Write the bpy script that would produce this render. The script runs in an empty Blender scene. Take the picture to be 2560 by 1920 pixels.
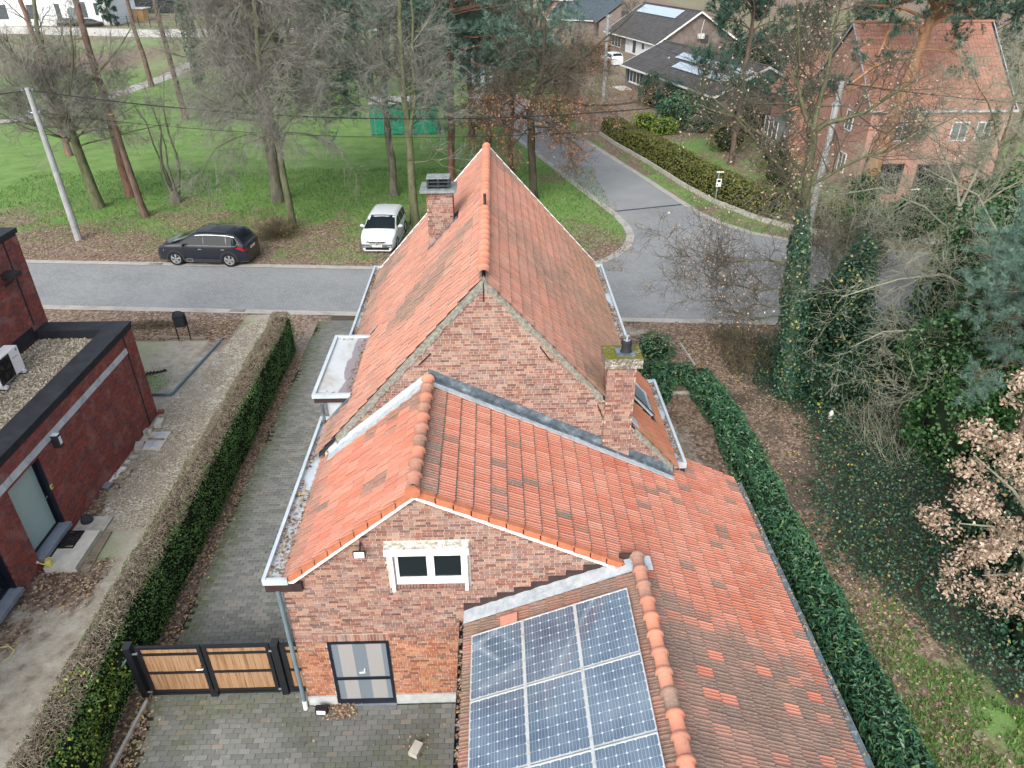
import bpy, math, random
import numpy as np
from mathutils import Vector, Matrix
random.seed(7)
RNG = np.random.default_rng(11)
R = math.radians
SC = bpy.context.scene
COL = SC.collection

# ------------------------------------------------------------------ camera
CAM_H = 13.4
cam_d = bpy.data.cameras.new("camera")
cam_d.sensor_width = 36.0
cam_d.lens = 25.62
cam_d.clip_start = 0.2
cam_d.clip_end = 3000.0
cam = bpy.data.objects.new("camera", cam_d)
COL.objects.link(cam)
def cam_axes(p, y, r):
    cy, sy, cp, sp, cr, sr = math.cos(y), math.sin(y), math.cos(p), math.sin(p), math.cos(r), math.sin(r)
    f = Vector((sy*cp, cy*cp, -sp)); rt = Vector((cy, -sy, 0)); d = f.cross(rt)
    return rt*cr + d*sr, d*cr - rt*sr, f
AX, AY, AF = cam_axes(R(31.03), R(1.2755), R(0.3416))
cam.matrix_world = Matrix(((AX.x, -AY.x, -AF.x, 0), (AX.y, -AY.y, -AF.y, 0), (AX.z, -AY.z, -AF.z, CAM_H), (0, 0, 0, 1)))
SC.camera = cam

# ------------------------------------------------------------------ sky, sun, exposure (overcast winter day)
SUN_EL, SUN_AZ = 38.0, 200.0        # the sun stands behind the camera's left shoulder, veiled by cloud
world = bpy.data.worlds.new("World"); SC.world = world
world.use_nodes = True
wn = world.node_tree.nodes; wl = world.node_tree.links
wn.clear()
wo = wn.new('ShaderNodeOutputWorld'); wb = wn.new('ShaderNodeBackground')
sky = wn.new('ShaderNodeTexSky'); sky.sky_type = 'NISHITA'; sky.sun_disc = False
sky.sun_elevation = R(SUN_EL); sky.sun_rotation = R(SUN_AZ)
sky.air_density = 1.0; sky.dust_density = 4.0; sky.ozone_density = 1.0
hs = wn.new('ShaderNodeHueSaturation'); hs.inputs['Saturation'].default_value = 0.50
wb.inputs['Strength'].default_value = 0.15
wl.new(sky.outputs[0], hs.inputs['Color']); wl.new(hs.outputs[0], wb.inputs[0]); wl.new(wb.outputs[0], wo.inputs[0])
sun_d = bpy.data.lights.new("sun", 'SUN'); sun_d.energy = 0.5; sun_d.angle = R(35.0); sun_d.color = (1.0, 0.97, 0.93)
sun = bpy.data.objects.new("sun", sun_d); COL.objects.link(sun)
_sd = Vector((math.sin(R(SUN_AZ))*math.cos(R(SUN_EL)), math.cos(R(SUN_AZ))*math.cos(R(SUN_EL)), math.sin(R(SUN_EL))))
sun.rotation_euler = _sd.to_track_quat('Z', 'Y').to_euler()
sun.location = (0, -20, 60)
vs = SC.view_settings
vs.view_transform = 'Standard'; vs.look = 'None'; vs.gamma = 1.0; vs.exposure = 1.02; vs.use_curve_mapping = False
SC.cycles.max_bounces = 6; SC.cycles.diffuse_bounces = 3; SC.cycles.glossy_bounces = 3; SC.cycles.transparent_max_bounces = 8
SC.cycles.use_adaptive_sampling = True

# ------------------------------------------------------------------ helpers
class MB:
    """collects vertices and faces (with a tint per face) into one mesh"""
    def __init__(s): s.v = []; s.f = []; s.t = []; s.m = []; s.n = 0
    def add(s, v, f, tint=(0, 0, 0), mat=0):
        v = np.asarray(v, float).reshape(-1, 3); f = np.asarray(f, int)
        if f.size == 0: return s
        s.v.append(v); s.f.append(f + s.n); s.n += len(v)
        t = np.asarray(tint, float)
        s.t.append(np.broadcast_to(t, (len(f), 3)) if t.ndim == 1 else t)
        s.m.append(np.full(len(f), mat, int)); return s
    def mesh(s, name, mats, smooth=False):
        me = bpy.data.meshes.new(name)
        V = np.concatenate(s.v); me.vertices.add(len(V)); me.vertices.foreach_set('co', V.ravel())
        tot = np.concatenate([np.full(len(f), f.shape[1]) for f in s.f])
        li = np.concatenate([f.ravel() for f in s.f])
        me.loops.add(len(li)); me.loops.foreach_set('vertex_index', li.astype(np.int32))
        st = np.concatenate(([0], np.cumsum(tot)[:-1]))
        me.polygons.add(len(tot)); me.polygons.foreach_set('loop_start', st.astype(np.int32))
        try: me.polygons.foreach_set('loop_total', tot.astype(np.int32))
        except Exception: pass
        T = np.concatenate(s.t); mi = np.concatenate(s.m)
        for mt in (mats if isinstance(mats, (list, tuple)) else [mats]): me.materials.append(mt)
        if mi.max() > 0: me.polygons.foreach_set('material_index', mi.astype(np.int32))
        if T.any():
            a = me.attributes.new('tint', 'FLOAT_COLOR', 'FACE')
            a.data.foreach_set('color', np.concatenate([T, np.ones((len(T), 1))], 1).astype(np.float32).ravel())
        me.update(calc_edges=True)
        me.polygons.foreach_set('use_smooth', np.full(len(tot), bool(smooth)))
        return me
    def build(s, name, mats, parent=None, smooth=False, **kw):
        return link(name, s.mesh(name, mats, smooth), parent, **kw)
def wloc(o):
    l = Vector((0, 0, 0))
    while o is not None: l += o.location; o = o.parent
    return l
def link(name, me, parent=None, local=False, loc=None, **kw):
    o = bpy.data.objects.new(name, me); COL.objects.link(o)
    if parent is not None:
        o.parent = parent
        if not local: o.location = -wloc(parent)          # mesh written in world coordinates
    if loc is not None: o.location = Vector(loc) + (o.location if parent is not None and not local else Vector((0, 0, 0)))
    o.color = (0, 0, 0, 1)
    return tag(o, **kw)
def tag(o, label=None, cat=None, group=None, kind=None):
    if label: o['label'] = label
    if cat: o['category'] = cat
    if group: o['group'] = group
    if kind: o['kind'] = kind
    return o
def thing(name, label, cat, loc, rz=0.0, group=None):
    o = bpy.data.objects.new(name, None); COL.objects.link(o); o.location = loc; o.rotation_euler = (0, 0, rz)
    o.empty_display_size = 0.2
    return tag(o, label, cat, group)
def copy_tree(o, parent=None, **kw):
    c = o.copy(); COL.objects.link(c)
    if parent is not None: c.parent = parent
    for ch in list(o.children): copy_tree(ch, c)
    return tag(c, **kw)

BOXF = np.array([[0, 3, 2, 1], [4, 5, 6, 7], [0, 1, 5, 4], [1, 2, 6, 5], [2, 3, 7, 6], [3, 0, 4, 7]])
def box(mb, x0, x1, y0, y1, z0, z1, tint=(0, 0, 0), mat=0):
    v = [(x0, y0, z0), (x1, y0, z0), (x1, y1, z0), (x0, y1, z0), (x0, y0, z1), (x1, y0, z1), (x1, y1, z1), (x0, y1, z1)]
    return mb.add(v, BOXF, tint, mat)
def obox(mb, o, u, v, w, tint=(0, 0, 0), mat=0):
    """box from a corner o and three edge vectors"""
    o, u, v, w = (np.asarray(a, float) for a in (o, u, v, w))
    if np.dot(np.cross(u, v), w) < 0: u, v = v, u
    return mb.add([o, o+u, o+u+v, o+v, o+w, o+u+w, o+u+v+w, o+v+w], BOXF, tint, mat)
def bars(mb, p, q, w, h, up=(0, 0, 1), tint=(0, 0, 0), mat=0):
    """a bar w wide and h high centred on the line p-q"""
    p, q = np.asarray(p, float), np.asarray(q, float); d = q - p; d /= np.linalg.norm(d)
    s = np.cross(d, up); s /= np.linalg.norm(s); u = np.cross(s, d)
    return obox(mb, p - s*w/2 - u*h/2, q - p, s*w, u*h, tint, mat)
def prism(mb, poly, ext, tint=(0, 0, 0), mat=0):
    """closed prism: planar polygon poly (list of 3d points) pushed along ext"""
    P = np.asarray(poly, float); n = len(P); E = np.asarray(ext, float)
    nn = np.zeros(3)
    for i in range(n): nn += np.cross(P[i], P[(i+1) % n])
    if np.dot(nn, E) > 0: P = P[::-1]
    V = np.concatenate([P, P+E])
    mb.add(V, [list(range(n))], tint, mat)
    mb.add(V, [[n + n-1-i for i in range(n)]], tint, mat)
    mb.add(V, [[(i+1) % n, i, n+i, n+(i+1) % n] for i in range(n)], tint, mat)
    return mb
def sheet(mb, poly, z, tint=(0, 0, 0), mat=0):
    P = [(p[0], p[1], z) for p in poly]
    a = sum(P[i][0]*P[(i+1) % len(P)][1] - P[(i+1) % len(P)][0]*P[i][1] for i in range(len(P)))
    if a < 0: P = P[::-1]
    return mb.add(P, [list(range(len(P)))], tint, mat)
def strip(mb, left, right, z, tint=(0, 0, 0), mat=0):
    n = len(left); V = [(p[0], p[1], z) for p in left] + [(p[0], p[1], z) for p in right]
    F = [[i, n+i, n+i+1, i+1] for i in range(n-1)]
    a, b, c = (np.array(V[k]) for k in F[0][:3])
    if np.cross(b-a, c-a)[2] < 0: F = [f[::-1] for f in F]
    return mb.add(V, F, tint, mat)
def loft(mb, rings, closed=True, caps=True, tint=(0, 0, 0), mat=0):
    Rg = np.asarray(rings, float); n, k = Rg.shape[:2]; V = Rg.reshape(-1, 3)
    F = []
    for i in range(n-1):
        for j in range(k if closed else k-1):
            j2 = (j+1) % k; F.append([i*k+j, i*k+j2, (i+1)*k+j2, (i+1)*k+j])
    mb.add(V, F, tint, mat)
    if caps and closed:
        mb.add(V, [list(range(k))[::-1]], tint, mat); mb.add(V, [[(n-1)*k + j for j in range(k)]], tint, mat)
    return mb
def frame_for(d):
    d = np.asarray(d, float); d = d/np.linalg.norm(d)
    a = np.array([0, 0, 1.0]) if abs(d[2]) < .9 else np.array([1.0, 0, 0])
    s = np.cross(a, d); s /= np.linalg.norm(s); return s, np.cross(d, s)
def tube(mb, pts, rad, sides=8, caps=True, tint=(0, 0, 0), mat=0):
    P = np.asarray(pts, float); n = len(P); rad = np.broadcast_to(np.asarray(rad, float), (n,))
    D = np.gradient(P, axis=0); rings = []
    s, u = frame_for(D[0])
    for i in range(n):
        d = D[i]/np.linalg.norm(D[i]); s = s - d*np.dot(s, d); s /= np.linalg.norm(s); u = np.cross(d, s)
        a = np.arange(sides)*2*math.pi/sides
        rings.append(P[i] + rad[i]*(np.cos(a)[:, None]*s + np.sin(a)[:, None]*u))
    return loft(mb, rings, True, caps, tint, mat)
def lathe(mb, c, prof, sides=16, tint=(0, 0, 0), mat=0, caps=True):
    a = np.arange(sides)*2*math.pi/sides
    return loft(mb, [[(c[0]+r*math.cos(t), c[1]+r*math.sin(t), c[2]+z) for t in a] for r, z in prof], True, caps, tint, mat)
def segs(mb, P0, P1, R0, R1, sides=3, tint=(0, 0, 0), mat=0):
    """many thin tapered twigs at once"""
    P0, P1 = np.asarray(P0, float), np.asarray(P1, float); N = len(P0)
    if N == 0: return mb
    D = P1-P0; D /= np.maximum(np.linalg.norm(D, axis=1, keepdims=True), 1e-9)
    A = np.where(np.abs(D[:, 2:3]) < .9, np.array([[0, 0, 1.0]]), np.array([[1.0, 0, 0]]))
    S = np.cross(A, D); S /= np.linalg.norm(S, axis=1, keepdims=True); U = np.cross(D, S)
    V = np.empty((N, 2*sides, 3))
    for k in range(sides):
        a = 2*math.pi*k/sides; o = math.cos(a)*S + math.sin(a)*U
        V[:, k] = P0 + o*np.asarray(R0).reshape(-1, 1); V[:, sides+k] = P1 + o*np.asarray(R1).reshape(-1, 1)
    b = (np.arange(N)*2*sides)[:, None]; F = []
    for k in range(sides):
        k2 = (k+1) % sides; F.append(b + np.array([[k, k2, sides+k2, sides+k]]))
    F = np.stack(F, 1).reshape(-1, 4)
    T = np.asarray(tint, float)
    if T.ndim == 2: T = np.repeat(T, sides, axis=0)
    return mb.add(V.reshape(-1, 3), F, T, mat)
def unit(n, rng): 
    v = rng.normal(size=(n, 3)); return v/np.linalg.norm(v, axis=1, keepdims=True)
def leaves(mb, C, size, rng, aspect=.55, normal=None, flat=.0, fold=.15, tint=None, axis=None, mat=0, jit=.35):
    """leaf-shaped quads (a kite of two folded triangles each) at centres C"""
    C = np.asarray(C, float); N = len(C)
    if N == 0: return mb
    nrm = unit(N, rng)
    if normal is not None:
        nrm = nrm*(1-flat) + np.asarray(normal, float)*flat; nrm /= np.linalg.norm(nrm, axis=1, keepdims=True)
    ax = unit(N, rng) if axis is None else np.asarray(axis, float) + rng.normal(size=(N, 3))*.3
    ax = ax - nrm*np.sum(ax*nrm, 1, keepdims=True); ax /= np.maximum(np.linalg.norm(ax, axis=1, keepdims=True), 1e-6)
    sd = np.cross(nrm, ax)
    L = np.broadcast_to(np.asarray(size, float), (N,)).reshape(-1, 1)*(1 + rng.uniform(-jit, jit, (N, 1))); Wd = L*aspect
    V = np.empty((N, 4, 3))
    V[:, 0] = C - ax*L*.5; V[:, 2] = C + ax*L*.5
    V[:, 1] = C + sd*Wd*.5 + nrm*L*fold - ax*L*.05; V[:, 3] = C - sd*Wd*.5 + nrm*L*fold - ax*L*.05
    b = (np.arange(N)*4)[:, None]
    F = np.stack([b + np.array([[0, 1, 2]]), b + np.array([[0, 2, 3]])], 1).reshape(-1, 3)
    if tint is None: tint = np.stack([rng.random(N), rng.random(N), np.zeros(N)], 1)
    T = np.asarray(tint, float)
    if T.ndim == 2: T = np.repeat(T, 2, axis=0)
    return mb.add(V.reshape(-1, 3), F, T, mat)
_lat = {}
def vnoise(x, y, seed=0):
    if seed not in _lat: _lat[seed] = np.random.default_rng(1000+seed).random((256, 256))
    L = _lat[seed]; xi = np.floor(x).astype(int); yi = np.floor(y).astype(int); fx = x-xi; fy = y-yi
    fx = fx*fx*(3-2*fx); fy = fy*fy*(3-2*fy)
    g = lambda i, j: L[(xi+i) % 256, (yi+j) % 256]
    return (g(0, 0)*(1-fx)+g(1, 0)*fx)*(1-fy) + (g(0, 1)*(1-fx)+g(1, 1)*fx)*fy
def fbm(x, y, s, seed=0, o=4):
    r = 0; a = .5; t = 0
    for k in range(o): r = r + a*vnoise(x/s*2**k, y/s*2**k, seed+k); t += a; a *= .5
    return r/t
def inpoly(x, y, poly):
    x = np.asarray(x, float); y = np.asarray(y, float); r = np.zeros(x.shape, bool); n = len(poly)
    for i in range(n):
        x0, y0 = poly[i]; x1, y1 = poly[(i+1) % n]
        c = ((y0 > y) != (y1 > y)) & (x < (x1-x0)*(y-y0)/((y1-y0) if y1 != y0 else 1e-9) + x0); r ^= c
    return r
def seg_dist(x, y, pts):
    d = np.full(np.shape(x), 1e9)
    for (x0, y0), (x1, y1) in zip(pts[:-1], pts[1:]):
        L2 = (x1-x0)**2+(y1-y0)**2; t = np.clip(((x-x0)*(x1-x0)+(y-y0)*(y1-y0))/L2, 0, 1)
        d = np.minimum(d, np.hypot(x-x0-t*(x1-x0), y-y0-t*(y1-y0)))
    return d
def sst(e0, e1, x): 
    t = np.clip((x-e0)/(e1-e0), 0, 1); return t*t*(3-2*t)
CP = np.array([0, 0, CAM_H])
# ------------------------------------------------------------------ materials
class NT:
    """small node-tree writer"""
    def __init__(s, name, rough=.8, spec=.3, metal=0.0):
        s.m = bpy.data.materials.new(name); s.m.use_nodes = True; s.t = s.m.node_tree; s.t.nodes.clear()
        s.out = s.t.nodes.new('ShaderNodeOutputMaterial'); s.b = s.t.nodes.new('ShaderNodeBsdfPrincipled')
        s.t.links.new(s.b.outputs[0], s.out.inputs[0])
        s.b.inputs['Roughness'].default_value = rough; s.b.inputs['Specular IOR Level'].default_value = spec; s.b.inputs['Metallic'].default_value = metal
        s._tint = None; s._pos = None; s._oc = None
    def n(s, typ, **kw):
        nd = s.t.nodes.new(typ)
        for k, v in kw.items(): setattr(nd, k, v)
        return nd
    def set(s, sock, v):
        if hasattr(v, 'is_output') or isinstance(v, bpy.types.NodeSocket): s.t.links.new(v, sock)
        else:
            if isinstance(v, (tuple, list)) and len(v) == 3 and sock.type == 'RGBA': v = (*v, 1)
            sock.default_value = v
    def pos(s):
        if s._pos is None: s._pos = s.n('ShaderNodeNewGeometry').outputs['Position']
        return s._pos
    def obj(s):
        if s._oc is None: s._oc = s.n('ShaderNodeTexCoord').outputs['Object']
        return s._oc
    def vec(s, v, scale=(1, 1, 1), rot=(0, 0, 0), loc=(0, 0, 0)):
        m = s.n('ShaderNodeMapping'); s.set(m.inputs[0], v); m.inputs['Scale'].default_value = scale; m.inputs['Rotation'].default_value = rot; m.inputs['Location'].default_value = loc
        return m.outputs[0]
    def noise(s, scale, detail=4, rough=.6, vec=None, dist=0.0, col=False):
        q = s.n('ShaderNodeTexNoise'); s.set(q.inputs['Vector'], vec if vec is not None else s.pos())
        q.inputs['Scale'].default_value = scale; q.inputs['Detail'].default_value = detail; q.inputs['Roughness'].default_value = rough; q.inputs['Distortion'].default_value = dist
        return q.outputs['Color' if col else 'Fac']
    def voro(s, scale, vec=None, feat='F1', out='Distance', rand=1.0):
        q = s.n('ShaderNodeTexVoronoi', feature=feat); s.set(q.inputs['Vector'], vec if vec is not None else s.pos()); q.inputs['Scale'].default_value = scale; q.inputs['Randomness'].default_value = rand
        return q.outputs[out]
    def ramp(s, fac, stops, interp='LINEAR'):
        r = s.n('ShaderNodeValToRGB'); s.set(r.inputs[0], fac); r.color_ramp.interpolation = interp
        el = r.color_ramp.elements
        while len(el) < len(stops): el.new(.5)
        for e, (p, c) in zip(el, stops): e.position = p; e.color = (*c, 1) if len(c) == 3 else c
        return r.outputs[0]
    def mr(s, v, a, b, c=0.0, d=1.0):
        q = s.n('ShaderNodeMapRange'); s.set(q.inputs[0], v)
        for i, x in zip((1, 2, 3, 4), (a, b, c, d)): q.inputs[i].default_value = x
        return q.outputs[0]
    def math(s, op, a, b=0.0, c=0.0):
        q = s.n('ShaderNodeMath', operation=op); s.set(q.inputs[0], a); s.set(q.inputs[1], b)
        if op in ('MULTIPLY_ADD',): s.set(q.inputs[2], c)
        return q.outputs[0]
    def mix(s, f, a, b, mode='MIX'):
        q = s.n('ShaderNodeMix', data_type='RGBA', blend_type=mode); s.set(q.inputs[0], f); s.set(q.inputs[6], a); s.set(q.inputs[7], b)
        return q.outputs[2]
    def tint(s):
        """(R, G, B) of the face tint plus the object's own colour: R weathering, G random, B extra"""
        if s._tint is None:
            a = s.n('ShaderNodeAttribute', attribute_name='tint'); o = s.n('ShaderNodeObjectInfo')
            q = s.n('ShaderNodeVectorMath', operation='ADD'); s.set(q.inputs[0], a.outputs['Color']); s.set(q.inputs[1], o.outputs['Color'])
            x = s.n('ShaderNodeSeparateXYZ'); s.set(x.inputs[0], q.outputs[0]); s._tint = x.outputs
        return s._tint
    def xyz(s):
        x = s.n('ShaderNodeSeparateXYZ'); s.set(x.inputs[0], s.pos()); return x.outputs
    def color(s, c): s.set(s.b.inputs['Base Color'], c); return s
    def rough(s, v): s.set(s.b.inputs['Roughness'], v); return s
    def bump(s, h, strength=.3, dist=.02):
        q = s.n('ShaderNodeBump'); s.set(q.inputs['Height'], h); q.inputs['Strength'].default_value = strength; q.inputs['Distance'].default_value = dist
        s.t.links.new(q.outputs[0], s.b.inputs['Normal']); return s
M = {}
def plain(name, c, rough=.7, spec=.3, metal=0.0, var=.15, scale=6.0, bump=0.0):
    q = NT(name, rough, spec, metal)
    if var > 0:
        f = q.noise(scale, 5, .65)
        lo = tuple(x*(1-var) for x in c); hi = tuple(min(1, x*(1+var)) for x in c)
        q.color(q.ramp(f, [(.3, lo), (.7, hi)]))
        if bump: q.bump(q.noise(scale*8, 4), bump, .01)
    else: q.color((*c, 1))
    M[name] = q.m; return q

# brick: G picks the clay, B moves it to the orange clay of the lower courses, R to smoky bricks
def brick_mat(name, stops, orange=None, soot=(.05, .04, .045)):
    q = NT(name, .88, .2); t = q.tint()
    c = q.ramp(t[1], stops)
    if orange: c = q.mix(t[2], c, q.ramp(t[1], orange))
    c = q.mix(q.math('MULTIPLY', t[0], .75), c, soot)
    f = q.noise(30, 4, .7); c = q.mix(q.mr(f, .35, .75, 0, .22), c, (.50, .38, .31), 'MIX')
    g = q.noise(2.2, 4, .6); c = q.mix(q.mr(g, .5, .75, 0, .22), c, (.56, .46, .42))
    q.color(c); q.bump(q.noise(60, 4, .7), .35, .006); M[name] = q.m
brick_mat('brick_old', [(0, (.125, .060, .055)), (.2, (.215, .078, .062)), (.45, (.28, .13, .098)), (.65, (.255, .165, .15)), (.82, (.41, .225, .15)), (1, (.36, .26, .23))],
          [(0, (.27, .065, .035)), (.5, (.40, .145, .068)), (1, (.47, .23, .115))])
brick_mat('brick_red', [(0, (.19, .035, .030)), (.3, (.26, .048, .038)), (.6, (.33, .065, .043)), (.8, (.20, .05, .055)), (1, (.13, .060, .075))])
plain('mortar', (.50, .46, .40), .95, .1, var=.2, scale=9)
plain('mortar_dark', (.10, .045, .04), .95, .1, var=.2)
# clay roof tiles: R is the share of grey algae and lichen, plus tinted-in gap and groove shade, G random tile colour, B olive moss
def tile_mat(name, stops):
    q = NT(name, .75, .3); t = q.tint()
    c = q.ramp(t[1], stops)
    p = q.pos(); f = q.noise(7, 6, .75, q.vec(p, (1, 2.5, 1))); f2 = q.noise(26, 5, .7)
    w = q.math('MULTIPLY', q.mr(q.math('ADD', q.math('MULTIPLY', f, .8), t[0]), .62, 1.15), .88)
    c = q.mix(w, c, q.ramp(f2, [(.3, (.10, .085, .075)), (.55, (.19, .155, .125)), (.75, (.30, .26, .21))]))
    c = q.mix(q.math('MULTIPLY', t[2], q.mr(f, .35, .65, .2, 1)), c, (.17, .16, .07))
    sp = q.voro(17, feat='F1'); c = q.mix(q.mr(sp, .10, .05, 0, .75), c, (.62, .58, .52))
    g = q.noise(1.1, 3); c = q.mix(q.mr(g, .45, .8, 0, .25), c, (.70, .38, .29))
    q.color(c); q.bump(f2, .2, .006); M[name] = q.m
tile_mat('roof_tile', [(0, (.42, .130, .080)), (.3, (.47, .165, .108)), (.6, (.50, .215, .150)), (.85, (.49, .24, .178)), (1, (.44, .245, .190))])
tile_mat('ridge_tile', [(0, (.47, .17, .105)), (.5, (.55, .22, .14)), (1, (.50, .25, .17))])
plain('verge_clay', (.45, .165, .090), .8, .25, var=.18)
q = NT('zinc', .5, .5, .1); f = q.noise(3, 4); q.color(q.ramp(f, [(.3, (.44, .51, .56)), (.7, (.60, .67, .71))])); q.rough(q.mr(f, .2, .8, .3, .55)); M['zinc'] = q.m
q = NT('lead', .6, .4, .2); f = q.noise(5, 6, .7); q.color(q.ramp(f, [(.3, (.055, .075, .095)), (.52, (.12, .155, .185)), (.64, (.24, .29, .33)), (.76, (.46, .51, .54))])); q.bump(q.noise(12, 4), .3, .02); M['lead'] = q.m
q = NT('lead_pale', .6, .4, .2); f = q.noise(6, 6, .7); q.color(q.ramp(f, [(.3, (.30, .36, .40)), (.5, (.46, .52, .56)), (.72, (.62, .65, .66))])); q.bump(q.noise(12, 4), .4, .02); M['lead_pale'] = q.m
q = NT('white_paint', .5, .4); f = q.noise(22, 6, .75, q.vec(q.pos(), (1, 1, .6))); q.color(q.ramp(f, [(.2, (.52, .54, .52)), (.36, (.78, .80, .80)), (1, (.82, .83, .83))])); M['white_paint'] = q.m
q = NT('peeling_paint', .8, .2); f = q.noise(9, 7, .8); q.color(q.ramp(f, [(.30, (.16, .17, .13)), (.45, (.42, .42, .36)), (.52, (.74, .73, .68)), (.8, (.82, .82, .79))], 'LINEAR')); q.bump(f, .4, .01); M['peeling_paint'] = q.m
plain('pvc_white', (.80, .82, .83), .3, .5, var=.03)
plain('black_metal', (.012, .014, .018), .35, .5, var=.2)
plain('dark_frame', (.010, .013, .024), .35, .5, var=.2)
plain('brown_fascia', (.045, .028, .028), .6, .3, var=.25)
plain('pipe_grey', (.14, .20, .23), .5, .4, var=.15, scale=2)
plain('roofing_felt', (.022, .026, .032), .75, .3, var=.4, scale=3, bump=.2)
plain('concrete', (.42, .41, .37), .9, .2, var=.25, scale=5, bump=.2)
plain('concrete_pale', (.52, .51, .46), .9, .2, var=.2, scale=3, bump=.15)
plain('plinth', (.42, .45, .45), .85, .25, var=.22, scale=4)
plain('bluestone', (.20, .24, .29), .6, .4, var=.15)
plain('render_mortar', (.25, .25, .22), .95, .1, var=.5, scale=14, bump=.5)
q = NT('mossy_slab', .95, .1); f = q.noise(7, 6, .7); g = q.noise(25, 4); z = q.n('ShaderNodeNewGeometry').outputs['Normal']; zz = q.n('ShaderNodeSeparateXYZ'); q.set(zz.inputs[0], z)
c = q.ramp(g, [(.3, (.07, .065, .05)), (.55, (.25, .23, .19)), (.72, (.70, .68, .63))]); mo = q.ramp(g, [(.3, (.07, .085, .015)), (.7, (.20, .19, .04))])
q.color(q.mix(q.math('MULTIPLY', q.mr(f, .36, .48), q.mr(zz.outputs[2], .2, .8)), c, mo)); q.bump(q.noise(18, 5), .8, .03); M['mossy_slab'] = q.m
plain('slate_slab', (.20, .235, .235), .85, .25, var=.35, scale=9, bump=.4)
plain('slate_dark', (.045, .053, .06), .85, .25, var=.35, scale=9)
# timber
def wood_mat(name, stops, axis, scale=14):
    q = NT(name, .7, .25); t = q.tint(); sc = [1.0, 1.0, 1.0]; sc[axis] = .09
    v = q.vec(q.pos(), tuple(sc)); d = q.n('ShaderNodeVectorMath', operation='MULTIPLY_ADD'); cmb = q.n('ShaderNodeCombineXYZ')
    q.set(cmb.inputs[0], t[1]); q.set(cmb.inputs[1], t[1]); q.set(cmb.inputs[2], t[1]); q.set(d.inputs[0], cmb.outputs[0]); d.inputs[1].default_value = (7, 7, 7); q.set(d.inputs[2], v)
    f = q.noise(scale, 5, .65, d.outputs[0], dist=1.2)
    c = q.ramp(f, stops); c = q.mix(q.mr(t[1], 0, 1, 0, .45), c, q.mix(.5, c, (.42, .30, .20)))
    q.color(c); q.bump(f, .15, .004); M[name] = q.m
wood_mat('gate_wood', [(.26, (.085, .036, .016)), (.38, (.22, .115, .055)), (.52, (.32, .19, .10)), (.75, (.36, .24, .14))], 2, 8)
wood_mat('old_wood', [(.25, (.10, .085, .065)), (.5, (.26, .22, .165)), (.8, (.36, .31, .24))], 0)
wood_mat('shed_wood', [(.25, (.34, .20, .09)), (.5, (.48, .31, .15)), (.8, (.55, .38, .20))], 0, 6)
# glass
q = NT('glass_dark', .05, .35); q.color((.012, .018, .022, 1)); q.b.inputs['IOR'].default_value = 1.5; M['glass_dark'] = q.m
q = NT('glass_frosted', .22, .5); f = q.noise(1.2, 3); q.color(q.ramp(f, [(.3, (.30, .43, .43)), (.7, (.36, .50, .49))])); M['glass_frosted'] = q.m
q = NT('glass_far', .12, .5); q.color((.16, .20, .21, 1)); M['glass_far'] = q.m
q = NT('screen_mesh', .5, .3); q.color((.155, .19, .225, 1)); M['screen_mesh'] = q.m
q = NT('screen_mesh_pale', .5, .3); q.color((.30, .30, .30, 1)); M['screen_mesh_pale'] = q.m
q = NT('lamp_glass', .2, .5); q.color((.70, .78, .80, 1)); M['lamp_glass'] = q.m
# solar cells
q = NT('solar_cell', .12, 1.0); f = q.noise(1.1, 4, .6); q.color(q.ramp(f, [(.3, (.050, .085, .140)), (.5, (.105, .160, .220)), (.72, (.165, .225, .285))])); q.b.inputs['Coat Weight'].default_value = .7; q.b.inputs['Coat Roughness'].default_value = .05; M['solar_cell'] = q.m
q = NT('solar_back', .25, .5); q.color((.56, .62, .66, 1)); q.b.inputs['Coat Weight'].default_value = .5; q.b.inputs['Coat Roughness'].default_value = .05; M['solar_back'] = q.m
q = NT('solar_frame', .4, .5, .5); f = q.noise(4, 6, .8); q.color(q.ramp(f, [(.3, (.42, .44, .36)), (.5, (.66, .70, .70)), (.8, (.75, .78, .80))])); M['solar_frame'] = q.m
q = NT('solar_far', .15, .6); q.color((.40, .50, .58, 1)); q.b.inputs['Coat Weight'].default_value = .8; M['solar_far'] = q.m
q = NT('flat_roof_wet', .2, .5); p = q.pos(); f = q.noise(1.0, 4, .6, dist=.6); g = q.noise(.75, 3, .6, q.vec(p, (1, .5, 1), loc=(3.2, 1.7, 0)), dist=.8)
x = q.xyz()[0]; edge = q.mr(q.math('ADD', q.math('MULTIPLY', g, .8), x), -3.38, -3.36)
c = q.ramp(f, [(.3, (.42, .40, .36)), (.45, (.50, .54, .55)), (.7, (.58, .63, .66))]); q.color(q.mix(edge, c, (.27, .24, .26))); q.rough(q.mr(edge, 0, 1, .12, .5)); M['flat_roof_wet'] = q.m
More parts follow.
